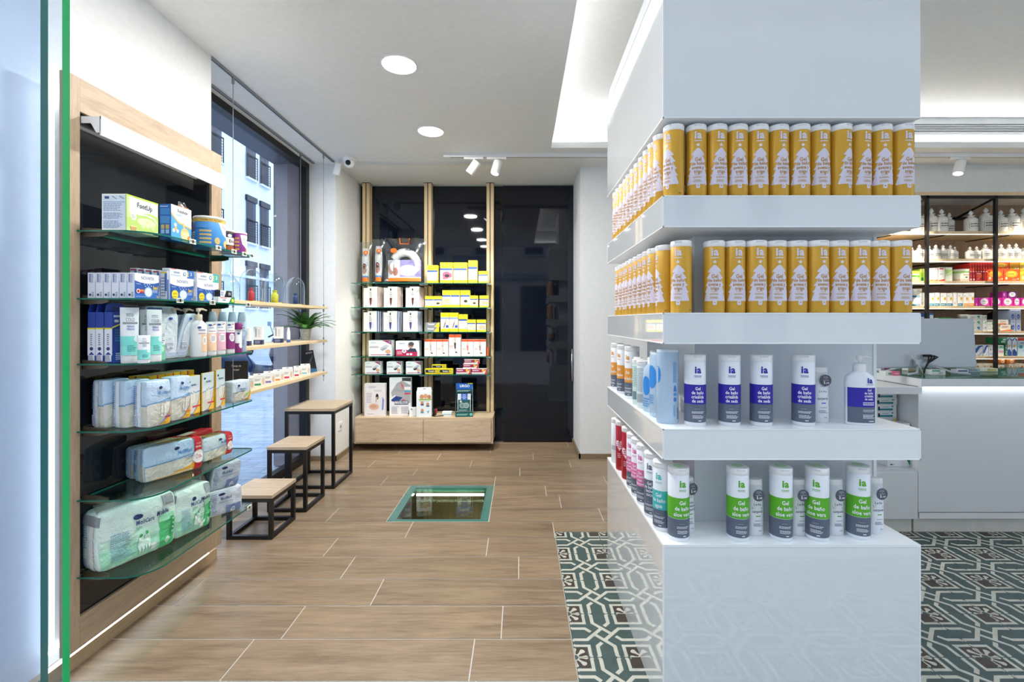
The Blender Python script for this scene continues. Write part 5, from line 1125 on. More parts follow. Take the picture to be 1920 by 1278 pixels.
# left side of the third shelf
XL = PX0+.040
orange = ia_items('#E39A3A', ['Gel', 'de baño'], size=.08)
for i, (yy, xx, rz) in enumerate(((2.36, XL, -1.1), (2.21, XL, -1.1), (2.07, XL+.005, -.9))):
    bottle('bath_gel_bottle', 'white and orange bath gel bottle, left side of third shelf, %s' % ['farthest back', 'middle of the three', 'nearest of the three'][i], 'bottle', .235, .033, BWH, orange, WHT, .022, 'orange banded bath gel bottles', (xx, yy, zt4+.0004), rz)
leche('white body milk tube beside the orange banded bottles on the left side', (XL+.012, 1.988, zt4+.0004), -.9, .05, .192, '#E39A3A')
MIST = bpy.data.materials.new('frosted_blue_plastic'); MIST.use_nodes = True; b_ = MIST.node_tree.nodes['Principled BSDF']; b_.inputs['Base Color'].default_value = lin('#BFD8EE'); b_.inputs['Roughness'].default_value = .25; b_.inputs['Alpha'].default_value = .78
def frosted(label, x, y, r, h, rz, items, fc_='#C9DFF0', hp=0):
    t = thing('frosted_bottle', label, 'bottle', (x, y, zt4+.0004), rz); b = MB(); loft(b, [(0, r*.96, r*.70, .8), (.003, r, r*.74, .8), (h*.93, r, r*.74, .8), (h*.965, r*.97, r*.7, .85)], MIST); b.build('body', t)
    b = MB(); loft(b, [(h*.966, r*.98, r*.71, .85), (h, r*.96, r*.69, .85)], col('#D8E6F2', .3)); b.build('cap', t)
    def M_(a, bb, off):
        x_ = max(-r*.99, min(r*.99, a-r)); ca = abs(x_/r); return Vector((x_, -(r*.74*(1-ca**2.5)**.4+off), bb))
    M_.cyl = False; l = MB(); deco(l, items, 2*r, h, M_, step=.004, base=.0008); l.build('label', t); return t
BL = '#2A86D8'
frosted('large frosted pale blue bottle with small blue symbols near the front left corner', PX0+.046, 1.575, .037, .252, -.12,
    [('e', .0, .66, .14, .12, BL), ('l', .68, .56, .86, .84, '#4C93D6', 16), ('p', [(.74, .52), (.80, .52), (.84, .44), (.70, .44)], '#3E7FC8'), ('c', .77, .40, .022, '#4C93D6'), ('e', .77, .33, .07, .03, '#3E7FC8'), ('l', .7, .10, .8, .26, '#4C93D6', 10), ('l', .86, .06, .96, .22, '#2F4F7A', 12)])
frosted('frosted bottle with big blue disc behind the large frosted one', PX0+.048, 1.672, .040, .235, -1.3, [('e', .45, .62, .36, .18, BL), ('l', .2, .2, .7, .35, '#4C93D6', 4)])
pump('frosted pump bottle behind the disc bottle on the left side of the third shelf', (PX0+.048, 1.765, zt4+.0004), -1.2, .08, .235, MIST, [('e', .5, .55, .3, .2, BL), ('l', .2, .1, .8, .3, '#4C93D6', 4)], WHT, .7, hp=.22)
bottle('lotion_bottle', 'slim pale bottle with grey fine print between the frosted and orange bottles', 'bottle', .19, .026, col('#DDE7EA', .3), [('l', U(-.2), .35, U(.2), .85, '#97A4AE', 16), ('r', U(-.12), .12, U(.12), .3, '#A8B2B8')], WHT, .02, None, (PX0+.035, 1.845, zt4+.0004), -.7)
bottle('lotion_bottle', 'slim pale mint bottle with grey fine print next to the orange banded bottles', 'bottle', .19, .026, col('#CFE4E0', .3), [('l', U(-.2), .4, U(.2), .85, '#8FB0A8', 12), ('r', U(-.12), .12, U(.12), .3, '#6F8C98')], WHT, .02, None, (PX0+.035, 1.915, zt4+.0004), -.7)
# left side of the plinth
teal = ia_items('#43BDBE', ['Gel', 'de baño', 'agua'], size=.08)
slate_ = ia_items(SLATE, ['Gel', 'de baño', 'leche', 'coco'], size=.07); pink = ia_items('#E36FA8', ['Gel', 'de baño', 'rosa', 'mosqueta'], size=.066)
SPECS = [(1.600, teal, 'white and turquoise bath gel bottle on the plinth, left side nearest the corner', .038), (1.705, slate_, 'white and slate-grey bath gel bottle on the left side of the plinth', .036),
         (1.815, pink, 'white and pink bath gel bottle on the left side of the plinth, nearest of three', .036), (1.905, pink, 'white and pink bath gel bottle on the left side of the plinth, middle of three', .036), (1.990, pink, 'white and pink bath gel bottle on the left side of the plinth, farthest of three', .036)]
for yy, it, lb, dx in SPECS: bottle('bath_gel_bottle', lb, 'bottle', .237, .034, BWH, it, WHT, .022, None, (PX0+dx, yy, zt5+.0004), -.95 if 'pink' in lb else -.75)
RED = col('#A81028', .3, name='red_print')
heart = [(U(0+.11*math.sin(t)**3), .52+.012*(13*math.cos(t)-5*math.cos(2*t)-2*math.cos(3*t)-math.cos(4*t))*.62) for t in [k*2*PI/30 for k in range(30)]]
redi = [('p', heart, '#F0D9E2'), ('l', U(-.06), .46, U(.06), .58, '#A81028', 3), ('l', U(.14), .55, U(.19), .9, '#E8B8C4', 10), ('r', U(.15), .08, U(.21), .2, '#E6C8D0'), ('l', U(-.05), .25, U(.05), .36, '#E8B8C4', 3)]
for i, yy in enumerate((2.105, 2.235)): bottle('bath_gel_bottle', 'red bath gel bottle with pale heart on the plinth, %s' % ['nearer one', 'farther one'][i], 'bottle', .237, .034, RED, redi, WHT, .022, 'red bottles with hearts', (PX0+.040, yy, zt5+.0004), -.7)
bottle('bath_gel_bottle', 'plain white bath gel bottle at the far left corner of the plinth', 'bottle', .225, .032, BWH, [('l', U(-.1), .3, U(.1), .4, '#7C869A', 3)], WHT, .022, None, (PX0+.038, 2.345, zt5+.0004), -.8)

# ================================================================== BACK GLASS SHELVES: SUPPORTS AND STOCKINGS
YF = 4.625
Y1 = '#F5DC1E'
def yel(pic, dark=None):
    return [('r', 0, 0, 1, 1, Y1), ('r', 0, .16, .98, .72, '#CFE0EF'), ('r', .0, .62, .98, .72, '#2D4C9C'), ('t', 'FUTURO', .5, .83, .13, '#D3B514', .8, .02), ('e', .5, .40, .32, .17, pic), ('p', [(.15, .2), (.5, .45), (.9, .5), (.95, .3), (.5, .2)], pic), ('r', .68, .18, .95, .27, '#7FB0DC')] + ([('e', .55, .36, .2, .08, dark)] if dark else [])
def tabhook(mb, w, d, h): mb.box((-.010, -d/2-.0006, h-.009), (.010, -d/2-.0002, h-.005), '#2A2A1E')
def rowf(items, z, lab, grp, body, fr, D=.07, **k):
    for i, it in enumerate(items):
        x0, x1, yt = it[:3]; fc(lab(i, it), 'box', YF, x0, x1, yt, z, D, body, front=fr(i, it), extra=tabhook if k.get('hook') else None, group=grp)
SK = ['#E6C3A4', '#DFB08E', '#D9A684', '#EBD3BC']
rowf([(801, 821, 497), (825, 849, 492), (850.5, 876, 492), (878, 895, 488), (897, 915, 508)], GZ[0], lambda i, it: 'yellow support bandage box on the top back shelf, %s' % ['left end', 'with a red shirt picture', 'with a white waist belt picture', 'tallest and narrowest', 'small one at the right end'][i], 'yellow boxes on the top back shelf', Y1,
     lambda i, it: yel([SK[0], '#D8506A', '#E9E4DC', SK[3], '#F0D8DA'][i], ['#F0EEE6', '#23252B', None, None, None][i]))
rowf([(797, 812, 555), (812.5, 828.5, 555), (829.5, 845.5, 544), (846, 862, 544), (863.5, 881, 544), (881.5, 896, 554), (899, 916, 554)], GZ[1], lambda i, it: 'yellow support bandage box on the second back shelf, %s from the left' % ORD[i], 'yellow boxes on the second back shelf', Y1,
     lambda i, it: yel(SK[i % 4], '#2A2C33' if i in (1, 4, 5) else None), hook=1)
rowf([(826, 842, 586), (842.5, 859, 586), (860, 876, 589), (876.5, 892, 599), (894, 911, 599)], GZ[2], lambda i, it: 'yellow wrist support box on the third back shelf, %s' % ['tall, left', 'tall, second', 'slightly lower, middle', 'small, left of two', 'small, right end'][i], 'yellow boxes on the third back shelf', Y1,
     lambda i, it: yel(SK[(i+1) % 4]) if i > 1 else [('r', 0, 0, 1, 1, Y1), ('r', .02, .16, .98, .76, '#EEF1F4'), ('r', 0, .66, .98, .76, '#8FA0CC'), ('p', [(.25, .2), (.42, .2), (.75, .6), (.6, .64)], '#D9A684'), ('p', [(.35, .2), (.45, .2), (.62, .45), (.52, .5)], '#5A6070'), ('r', .62, .2, .95, .34, '#2D4C9C'), ('t', 'FUTURO', .5, .86, .1, '#D3B514', .7, .02)], hook=1)
def grayb(lb, x0, x1, yt, zb, ): return fc(lb, 'box', YF, x0, x1, yt, zb, .06, '#8A8F96', front=[('p', [(0, 0), (.72, 0), (.95, 1), (0, 1)], '#7F858E'), ('t', 'Thrombocid', .4, .6, .5, '#F2F2F2', .52, .03), ('p', [(.62, 0), (1, 0), (1, 1), (.92, 1)], Y1)])
grayb('grey and yellow ointment box on the third back shelf, lower of the two', 797, 823, 613, GZ[2]); zz = Z(613, YF)+.001
grayb('grey and yellow ointment box on the third back shelf, upper of the two', 798, 824, 604.5, zz)
def leg(dark): return [('r', 0, 0, 1, 1, '#E9E5E6'), ('r', 0, .86, 1, 1, '#E2592A'), ('p', [(.42, .86), (.62, .86), (.58, .5), (.66, .2), (.56, .14), (.48, .22), (.44, .5)], '#D6C2B8'), ('p', [(.44, .62), (.60, .62), (.58, .34), (.48, .34)], dark), ('e', .62, .17, .1, .035, '#3A3A40'), ('l', .06, .36, .36, .48, '#E08A6C', 2)]
rowf([(796, 818, 636), (818.5, 840.5, 636), (841.5, 864, 627), (865, 887.5, 636), (888, 911, 636)], GZ[3], lambda i, it: 'white and orange leg support box, fourth back shelf, %s' % ['left end', 'second from the left', 'the taller one in the middle', 'right of the tall one', 'right end'][i], 'orange topped leg support boxes', '#E9E5E6', lambda i, it: leg(['#B8A8A0', '#CDBBB0', '#26262B', '#E0776A', '#8C8084'][i]), hook=1)
fc('small orange and black box at the right edge of the fourth back shelf', 'box', YF+.03, 912, 916, 650, GZ[3], .06, '#D8602E')
def thr(lb, x0, x1, yt, zb): return fc(lb, 'box', YF, x0, x1, yt, zb, .05, Y1, front=[('r', .04, .2, .94, .8, '#1F2228'), ('t', 'Thrombocid', .45, .5, .42, '#F5F3E8', .5, .03), ('r', .72, .3, .92, .7, '#D8C42A')])
def red(lb, x0, x1, yt, zb): return fc(lb, 'box', YF, x0, x1, yt, zb, .05, '#E6DEE2', front=[('p', [(0, .28), (0, .9), (.98, .9), (.75, .28)], '#A01E50'), ('l', .06, .45, .62, .8, '#F2E4EA', 1), ('c', .76, .6, .26, '#F2D22E'), ('c', .76, .6, .12, '#E07A20'), ('p', [(.86, 0), (1, 0), (1, 1), (.97, 1)], '#D8341F')])
z = GZ[4]; za_, zb2, zc2 = z, Z(691, YF)+.001, Z(682, YF)+.001
thr('yellow and black ointment box on the lowest back shelf, bottom left', 797, 822.5, 691, z); thr('yellow and black ointment box on the lowest back shelf, bottom right', 823.5, 849, 691, z); thr('yellow and black ointment box lying on top of the two others', 810, 836, 683.5, zb2)
red('dark red and white box on the lowest back shelf, bottom left of the pile', 855, 882.5, 691, z); red('dark red and white box on the lowest back shelf, bottom right of the pile', 884, 913, 691, z)
red('dark red and white box in the middle of the pile', 868, 897, 682, zb2); red('dark red and white box on top of the pile', 870, 899, 673.5, zc2)
def stock(skirt, glow, pose): return [('r', .0, .94, .3, 1, '#3A3026'), ('e', .5, .86, .05, .06, '#2A2522'), ('p', [(.44, .8), (.56, .8), (.62, .55), (.60, .42), (.42, .42), (.40, .55)], '#D9D6D4'), ('c', .52-.04*pose, .30, .16, glow), ('p', [(.42, .46), (.60, .46), (.56, .18), (.50, .05), (.46, .18)], skirt), ('l', .42, .5, .6, .75, '#A9A5A3', 3), ('l', .08, .05, .3, .1, '#8A8A90', 1)]
for k, (z, yt, sp_, ed, nm) in enumerate(((GZ[1], 537, ('#4E2A2A', '#F0CFC8'), '#E9A088', 'peach edge'), (GZ[2], 583, ('#3A3E78', '#D0D4EE'), '#3258B8', 'blue edge'))):
    for i, (x0, x1) in enumerate((((681, 707), (719, 745), (760, 786)), ((681, 706), (718, 744), (755, 783)))[k]):
        for q in range(4):
            yy = YF+.012+q*.034; dx = (1.2 if i == 0 else .9)*q*.008
            w_ = (x1-x0)/F*YF; h_ = Z(yt, YF)-z
            lb = 'white compression stocking box with %s, %s column, %s' % (nm, ['left', 'middle', 'right'][i], ['front panel showing', 'second behind the front one', 'third behind the front one', 'rearmost of the column'][q])
            carton(lb, 'stocking box', (X((x0+x1)/2, YF)+dx, yy+.016, z+.0005), 0, w_, .031, h_-.002*(q > 0), '#E8E6E6', front=stock(*sp_, i % 3-1) if q == 0 else (), right=[('r', 0, 0, .7, 1, ed), ('r', .7, 0, 1, 1, '#5A3A38' if k == 0 else '#16244E')], group='white stocking boxes with '+nm)
def tens(big): 
    if big: return [('r', 0, 0, 1, 1, '#E9EDF0'), ('p', [(0, 0), (.92, 0), (.92, .28), (.35, .45), (0, .42)], '#B02050'), ('e', .64, .72, .12, .2, '#B98A70'), ('e', .66, .80, .12, .14, '#4A4A52'), ('p', [(.48, .28), (.92, .28), (.84, .5), (.6, .52)], '#26364E'), ('c', .36, .34, .14, '#EEF1F3'), ('c', .36, .34, .08, '#8F9AA8'), ('t', 'Tensoval', .26, .84, .13, '#5A8CC0', .8, .02), ('l', .06, .1, .3, .34, '#E8C8D4', 3), ('r', .46, .06, .56, .18, '#F1F1F1'), ('r', .6, .06, .7, .18, '#F1F1F1')]
    return [('r', 0, 0, 1, 1, '#E9EDF0'), ('p', [(.6, 1), (1, 1), (1, .72)], '#B02058'), ('e', .92, .9, .06, .05, '#5FA8E0'), ('p', [(.48, .52), (.78, .74), (.92, .62), (.62, .42)], '#C3CCD4'), ('p', [(.5, .42), (.62, .32), (.82, .5), (.72, .56)], '#9AA5B0'), ('r', .04, .52, .44, .62, '#B4BAC0'), ('e', .85, .28, .12, .14, '#D9A684'), ('r', .1, .06, .98, .1, '#B02058'), ('t', 'Tensoval', .2, .86, .12, '#7F9CB8', .7, .01), ('r', .78, .04, .94, .12, '#2D4C7C')]
rowf([(691, 734, 638), (742, 786, 639)], GZ[3], lambda i, it: ['white blood pressure monitor box with red corner on the fourth back shelf', 'white and red blood pressure monitor box with a couple pictured'][i], 'blood pressure monitor boxes', '#E4E8EC', lambda i, it: tens(i), D=.12)
rowf([(684, 713, 678), (725, 752, 678), (761, 789, 678)], GZ[4], lambda i, it: 'small white monitor box with red corner on the lowest back shelf, %s' % ['left', 'middle', 'right'][i], 'small blood pressure monitor boxes', '#E4E8EC', lambda i, it: [('p', [(.36, .42), (.5, .3), (.66, .42), (.56, .5)], '#16181C')]+tens(0)[:5]+tens(0)[5:]+[('p', [(.46, .40), (.6, .28), (.78, .40), (.70, .46)], '#1A1C22')], D=.10)
for s_, (x0, x1, yt, dy, lb, sd) in enumerate(((674, 698, 452, -.01, 'leftmost narrow one', 3), (698.5, 722, 447, -.01, 'narrow one in the middle', 4), (722, 797, 445, -.01, 'wide one with its orange handle', 5))):
    yy = 4.70+dy; w_ = (x1-x0)/F*yy; h_ = (530.5-yt)/F*yy; xx = X((x0+x1)/2, yy)
    t = thing('pillow_bag', 'white neck pillow in a clear zipped bag, '+lb, 'pillow', (xx, yy, GZ[0]), 0, 'neck pillows in clear bags')
    mb = MB(); vs = []; fs = []; NX_, NZ_ = 14, 16
    for side in (-1, 1):
        o = len(vs)
        for i in range(NX_+1):
            for j in range(NZ_+1):
                u = -1+2*i/NX_; v = j/NZ_; th_ = .045; e = (1-abs(u)**3)*(1-(2*v-1)**6 if v < .5 else 1-((v-.5)*2)**2.2)
                nz = noise.noise(Vector((u*4+sd, v*5, side+sd)))*.012
                vs.append((u*w_/2*(1+.03*math.sin(v*9)), side*(.045*max(e, 0)+.002)+nz*e, v*h_*(1+.03*noise.noise(Vector((u*3, sd, 1)))*v)))
        for i in range(NX_):
            for j in range(NZ_): q = (o+i*(NZ_+1)+j, o+(i+1)*(NZ_+1)+j, o+(i+1)*(NZ_+1)+j+1, o+i*(NZ_+1)+j+1); fs.append(q if side < 0 else q[::-1])
    mb.add(vs, fs, FILM, True); mb.build('clear_bag', t)
    p = MB()
    if s_ == 2:
        pts = [Vector((math.sin(a)*w_*.30, 0, h_*.40+math.cos(a)*h_*.28)) for a in [math.radians(-150+300*k/20) for k in range(21)]]
        p.tube(pts, [.034+.012*math.sin(PI*k/20) for k in range(21)], '#F2F2F2', 14)
    else: p.tube([(0, 0, h_*.08), (0, 0, h_*.3), (.0, 0, h_*.6), (0, 0, h_*.84)], [.025, .035, .038, .028], '#F2F2F2', 16)
    p.build('pillow', t)
    cardw = w_*(.82 if s_ == 2 else .5); c = MB(); yq = -.050
    NC = 14; I = [('r', 0, 0, 1, 1, '#DDE4EE'), ('r', 0, 0, 1, .16, '#EE7A22'), ('r', .38, .2, 1, 1, '#8C86BE'), ('e', .62, .5, .28, .26, '#D9C8CE'), ('p', [(.4, .3), (.62, .75), (.82, .25)], '#E9DFE4'), ('e', .88, .62, .08, .16, '#E4E0F0'), ('e', .1, .62, .1, .3, '#C08A78'), ('e', .24, .45, .08, .2, '#B07868')] if s_ == 2 else [('r', 0, 0, 1, 1, '#E6EAF0'), ('r', 0, 0, 1, .2, '#EE7A22'), ('r', 0, .2, 1, .28, '#4A90D0'), ('e', .5, .62, .34, .24, '#B98A78'), ('e', .5, .78, .3, .14, '#5A3A30')]
    def Mc(a, b, off): return Vector((a-cardw/2, yq-off-.0+.03*((a/cardw-.5)*2)**2, b+h_*.05))
    Mc.cyl = False
    deco(c, I, cardw, h_*.46, Mc, step=.02); 
    c.build('card', t)
    hb = MB(); 
    if s_ == 2:
        hb.tube([(-w_*.13, -.012, h_*.99), (-w_*.11, -.02, h_*.87), (w_*.10, -.02, h_*.87), (w_*.12, -.012, h_*.99)], .007, '#EE7A22', 6)
        deco(hb, [('e', .5, .5, .08, .5, '#EE7A22')], w_, .05, Plane((-w_*.75, -.052, h_*.66), (1, 0, 0), (0, 0, 1), (0, -1, 0))); deco(hb, [('t', 'ORLIMAN', .5, .5, .9, '#22304A', .7, .03)], w_, .032, Plane((-w_*.36, -.046, h_*.70), (1, 0, 0), (0, 0, 1), (0, -1, 0)))
    else: deco(hb, [('e', .5, .5, .4, .5, '#EE7A22'), ('t', 'A', .5, .5, .6, '#F4F4F4', .8, .03)], w_*.5, .04, Plane((-w_*.1, -.058, h_*.68), (1, 0, 0), (0, 0, 1), (0, -1, 0)))
    hb.build('handle', t)
# on the sideboard
zs = .3355
fc('white spiral-look box with a footcare gadget and pink pebble, left on the sideboard', 'box', 4.60, 683, 722, 719, zs, .06, '#E6E4EA', front=[('t', 'DUOSONIC', .66, .78, .07, '#B4AEBE', .62, .01), ('l', .2, .86, .6, .92, '#9AA0C0', 2), ('e', .62, .60, .07, .09, '#1E1E22'), ('p', [(.57, .58), (.66, .60), (.58, .42), (.53, .44)], '#C9B79C'), ('e', .46, .29, .24, .10, '#DDB7A0'), ('e', .44, .30, .15, .05, '#CFA28A'), ('p', [(.84, .18), (.92, .2), (.96, .5), (.88, .6)], '#7C96D6'), ('l', .1, .4, .4, .72, '#B9B6C6', 7), ('l', .14, .05, .5, .08, '#8A8FA8', 1)] + [('c', .06, .05+.06*i, .008, '#8C8898') for i in range(15)])
fc('tall white and blue heating pad box with a grey back pictured, on the sideboard', 'box', 4.62, 730, 770, 708, zs, .06, '#E6E8EE', rz=.06, front=[('p', [(.08, .62), (.35, .86), (.6, .93), (.98, .80), (.98, .35), (.78, .28), (.32, .34), (.3, .55), (.12, .5)], '#A6A8AE'), ('p', [(.5, .9), (.65, .8), (.62, .68), (.55, .8)], '#D0606A'), ('p', [(.6, .45), (.78, .4), (.7, .28), (.58, .34)], '#D0606A'), ('p', [(.58, 1), (1, 1), (1, .9), (.6, .92)], '#3A3A40'), ('p', [(.08, .42), (.3, .52), (.62, .48), (.4, .36), (.12, .38)], '#1F3F86'), ('r', .24, .29, .88, .4, '#4A5878'), ('t', 'MAXILOOK', .56, .345, .10, '#E8EAF0', .62, .03), ('r', .7, .56, .99, .60, '#D04050'), ('r', .7, .62, .99, .66, '#4FA0C8'), ('r', .7, .68, .99, .76, '#E6E6E6'), ('l', .1, .05, .45, .25, '#A8ACB8', 6), ('l', .55, .05, .92, .25, '#A8ACB8', 6)])
fc('small white box with hanging tab and three children pictured, on the sideboard', 'box', 4.55, 780, 808, 734, zs, .07, '#E4ECF2', rz=.16, front=[('e', .35, .80, .14, .09, '#C88E6A'), ('e', .6, .82, .14, .09, '#D29A76'), ('e', .84, .79, .12, .08, '#B97C5C'), ('r', .16, .66, .98, .72, '#8FB85C'), ('e', .38, .56, .1, .07, '#C88E6A'), ('r', .28, .46, .48, .52, '#3A4C70'), ('e', .74, .50, .1, .07, '#C88E6A'), ('r', .64, .40, .86, .46, '#2E6E9C'), ('e', .38, .26, .1, .07, '#C88E6A'), ('r', .28, .16, .48, .22, '#3F9AA8'), ('p', [(.7, .22), (.84, .26), (.78, .14)], '#3FA8B0'), ('l', .2, .6, .9, .64, '#A8B0BC', 1)],
   extra=lambda mb, w, d, h: mb.prism([(-w/2, h), (w/2, h), (w*.46, h+.034), (-w*.46, h+.034)], d/2-.003, d/2-.001, '#E4ECF2', 'y').box((-.016, d/2-.0034, h+.016), (.016, d/2-.0031, h+.022), '#26303A'))
t = thing('blood_pressure_monitor', 'white desktop blood pressure monitor with black tube behind the children box', 'medical device', (X(774, 4.64), 4.66, zs)); MB().prism([(-.06, 0), (.05, 0), (.05, .03), (-.02, .085), (-.06, .08)], -.05, .05, '#EEF0F2', 'x').build('body', t)
t.rotation_euler = (0, 0, .4); MB().tube([(.0, -.05, .05), (-.03, -.06, .075), (-.05, -.04, .05), (-.055, -.05, .02)], .005, BLK).build('hose', t)
t = thing('thermometer', 'small black and red gun thermometer lying on the sideboard', 'medical device', (X(814, 4.62), 4.64, zs)); MB().lathe([(.018, 0), (.02, .01), (.02, .06), (.015, .066)], '#16171A', 16).build('body', t); MB().box((.014, -.012, .02), (.026, .012, .066), '#C23038', .003).build('button', t)
MB().tube([(0, -.02, .006), (-.02, -.05, .005), (.02, -.07, .005), (.06, -.05, .005), (.10, -.04, .005)], .004, BLK).build('cord', t)
fc('flat white leaflet stack lying on the sideboard between thermometer and stand', 'leaflets', 4.6, 829, 847, 772, zs, .06, '#DDE4E8', front=[('r', .0, .3, 1, .5, '#7FB0C8')])
t = thing('display_stand', 'dark green and blue cardboard counter display with carded patches on the sideboard', 'counter display', (X(869.5, 4.58), 4.62, zs), .10)
TE = '#0F4A4A'
w_ = .172
MB().box((-w_/2, -.06, 0), (w_/2, .06, .008), TE).box((-w_/2, -.062, 0), (w_/2, -.058, .05), TE).prism([(-.06, 0), (.06, 0), (.06, .26), (.045, .30), (.02, .17), (-.06, .06)], -w_/2, -w_/2+.003, TE, 'x').prism([(-.06, 0), (.06, 0), (.06, .26), (.045, .30), (.02, .17), (-.06, .06)], w_/2-.003, w_/2, '#9CBFC2', 'x').build('tray', t)
hd = MB().box((-w_/2, .045, .20), (w_/2, .049, .325), TE); deco(hd, [('r', 0, .50, 1, 1, '#1E5FC0'), ('r', .7, .92, 1, 1, '#E8D22A'), ('t', 'URGO', .52, .76, .30, '#F2F4F8', .9, .03), ('l', .08, .3, .95, .44, '#BFE0E0', 2), ('r', 0, .0, 1, .24, '#0C3438')], w_, .125, Plane((-w_/2, .045, .20), (1, 0, 0), (0, 0, 1), (0, -1, 0)))
hd.build('header', t); hd = MB(); deco(hd, [('r', 0, 0, 1, 1, '#0E5A56'), ('l', .08, .3, .8, .7, '#A8E0DC', 2), ('c', .9, .5, .3, '#6FC8C0')], w_, .046, Plane((-w_/2, -.0625, .002), (1, 0, 0), (0, 0, 1), (0, -1, 0))); hd.build('front_print', t)
for k in range(3):
    cd_ = MB().box((-.066, -.035+.02*k, .05+.016*k), (.066, -.033+.02*k, .195+.014*k), '#D8E2E6'); deco(cd_, [('r', .04, .02, .96, .82, '#1F5C5E'), ('r', .26, .80, .76, .98, '#1E5FC0'), ('t', 'URGO', .5, .89, .09, '#F2F4F8', .8, .02), ('e', .36, .42, .22, .2, '#8FA8A6'), ('e', .66, .42, .22, .2, '#9DB4B2'), ('e', .36, .42, .13, .12, '#6F8C8A'), ('e', .66, .42, .13, .12, '#7C9896'), ('c', .24, .70, .08, '#C9CED2'), ('l', .12, .05, .9, .14, '#C0D8D6', 2)], .132, .145, Plane((-.066, -.0352+.02*k, .05+.016*k), (1, 0, 0), (0, 0, 1), (0, -1, 0))); cd_.build('blister_card', t)

# ================================================================== PHARMACY SHELVES: JARS AND BOXES
def jar(label, px, z, w, h, slim, rz, yoff, text_, group):
    y = SY+.03+yoff+w/2+.03; t = thing('apothecary_jar', label, 'jar', (X(px, y), y, z), rz, group); r = w/2
    hb = h*.74
    MB().lathe([(r*.96, 0), (r, .006), (r, hb*.74), (r*.93, hb*.84), (r*.45, hb*.93), (r*.42, hb*.985), (r*.62, hb*1.0), (r*.62, hb*1.02), (r*.4, hb*1.025)], PORC, 28).build('body', t)
    MB().lathe([(r*.35, hb*1.022), (r*.22, hb*1.05), (r*.20, hb*1.08), (r*.36, hb*1.14), (r*.38, hb*1.18), (r*.22, h*.95), (.0006, h)], PORC, 20).build('stopper', t)
    l = MB(); C_ = 2*PI*r; u0, u1 = .5-.17, .5+.17
    I = [('r', u0, .24, u1, .245, '#4A4238'), ('r', u0, .58, u1, .585, '#4A4238'), ('r', u0, .24, u0+.006, .585, '#4A4238'), ('r', u1-.006, .24, u1, .585, '#4A4238'), ('l', u0+.03, .43, u1-.02, .53, '#26221E', 1), ('l', u0+.03, .30, u1-.02, .40, '#26221E', 1)]
    deco(l, I, C_, hb, Cyl(r, 0, -PI), step=.008); l.build('label', t); return t
TX_ = [('EXTR', 'QUINAE'), ('PULV', 'RHEI'), ('SALVIA', 'FOLIA'), ('TINCT', 'OPII'), ('AQUA', 'ROSAE'), ('FLOR', 'TILIAE')]
for i, (px, yt, dp, w_) in enumerate(((1722, 392, 0, .115), (1732, 391, .16, .10), (1746, 384, .03, .098), (1755, 394, .19, .07), (1765.5, 387, 0, .098), (1780, 390, .11, .08), (1820, 390, 0, .105), (1840, 391, .17, .10), (1848, 384, 0, .112), (1864, 389, .19, .10), (1876, 388, .02, .10), (1897, 385, 0, .105), (1906, 388, .21, .08), (1920, 384, .01, .12))):
    y = SY+.03+dp+w_/2+.03
    jar('large white porcelain apothecary jar, upper jar shelf, %s from the left%s' % (ORD[i], ', set further back' if dp > .1 else ''), px, RZ[0]+.0004, w_, (433-yt)/F*y*.97, 0, .12, dp, TX_[i % 6], 'large porcelain jars')
for i, (px, yt, dp, w_) in enumerate(((1702, 452, .05, .06), (1709, 455, 0, .065), (1724, 450, 0, .072), (1742, 451, .02, .06), (1754.5, 450, 0, .076), (1768, 450, .02, .076), (1776, 454, .16, .06), (1782, 451, 0, .064), (1790, 453, .04, .055), (1818.5, 454, 0, .07), (1831, 453, .02, .062), (1847, 449, 0, .075), (1856, 453, .17, .06), (1863, 449, .02, .066), (1877, 449, 0, .068), (1891.5, 448, .01, .07), (1905, 448, 0, .068), (1918, 455, .05, .068))):
    y = SY+.03+dp+w_/2+.03
    jar('small white porcelain apothecary jar, lower jar shelf, %s' % (ORD[i] if i < 14 else ['fourth last', 'third last', 'second last', 'last'][i-14]) + ' from the left'*(i < 14) + ' at the right'*(i >= 14), px, RZ[1]+.0004, w_, (479-yt)/F*y*.97, 0, .12, dp, TX_[(i+2) % 6], 'small porcelain jars')
YS = SY+.06
def pbx(lb, cat, x0, x1, yt, z, body, front, D=.12, right=(), group=None, zb=None, nm='medicine_box'):
    return fc(lb, cat, YS, x0+.25, x1-.25, yt, z if zb is None else zb, D, body, front=front, right=right, left=right, group=group, name=nm)
z = RZ[2]
pbx('white box with dark red foot partly hidden behind the column on the third lit shelf', 'medicine box', 1694, 1706.5, 509.5, z, '#EEEDE8', [('r', 0, 0, 1, .18, '#7A2030')])
pbx('flat green, yellow and white box on the third lit shelf', 'medicine box', 1707, 1725, 508, z, '#E9E6C0', [('r', 0, 0, 1, .35, '#CFE08A'), ('r', 0, .4, 1, .62, '#7FB84A'), ('r', 0, .75, 1, 1, '#C9D94A'), ('l', .1, .42, .75, .6, '#2E6A2E', 1), ('p', [(.8, .3), (.95, .4), (.85, .6)], '#2A8A4A')])
pbx('bright green box beside the flat green and yellow one', 'medicine box', 1725.5, 1735, 504, z, '#A8D83C', [('r', .1, 0, .7, .3, '#2A8A4A'), ('r', 0, .7, 1, 1, '#DDEB7A')])
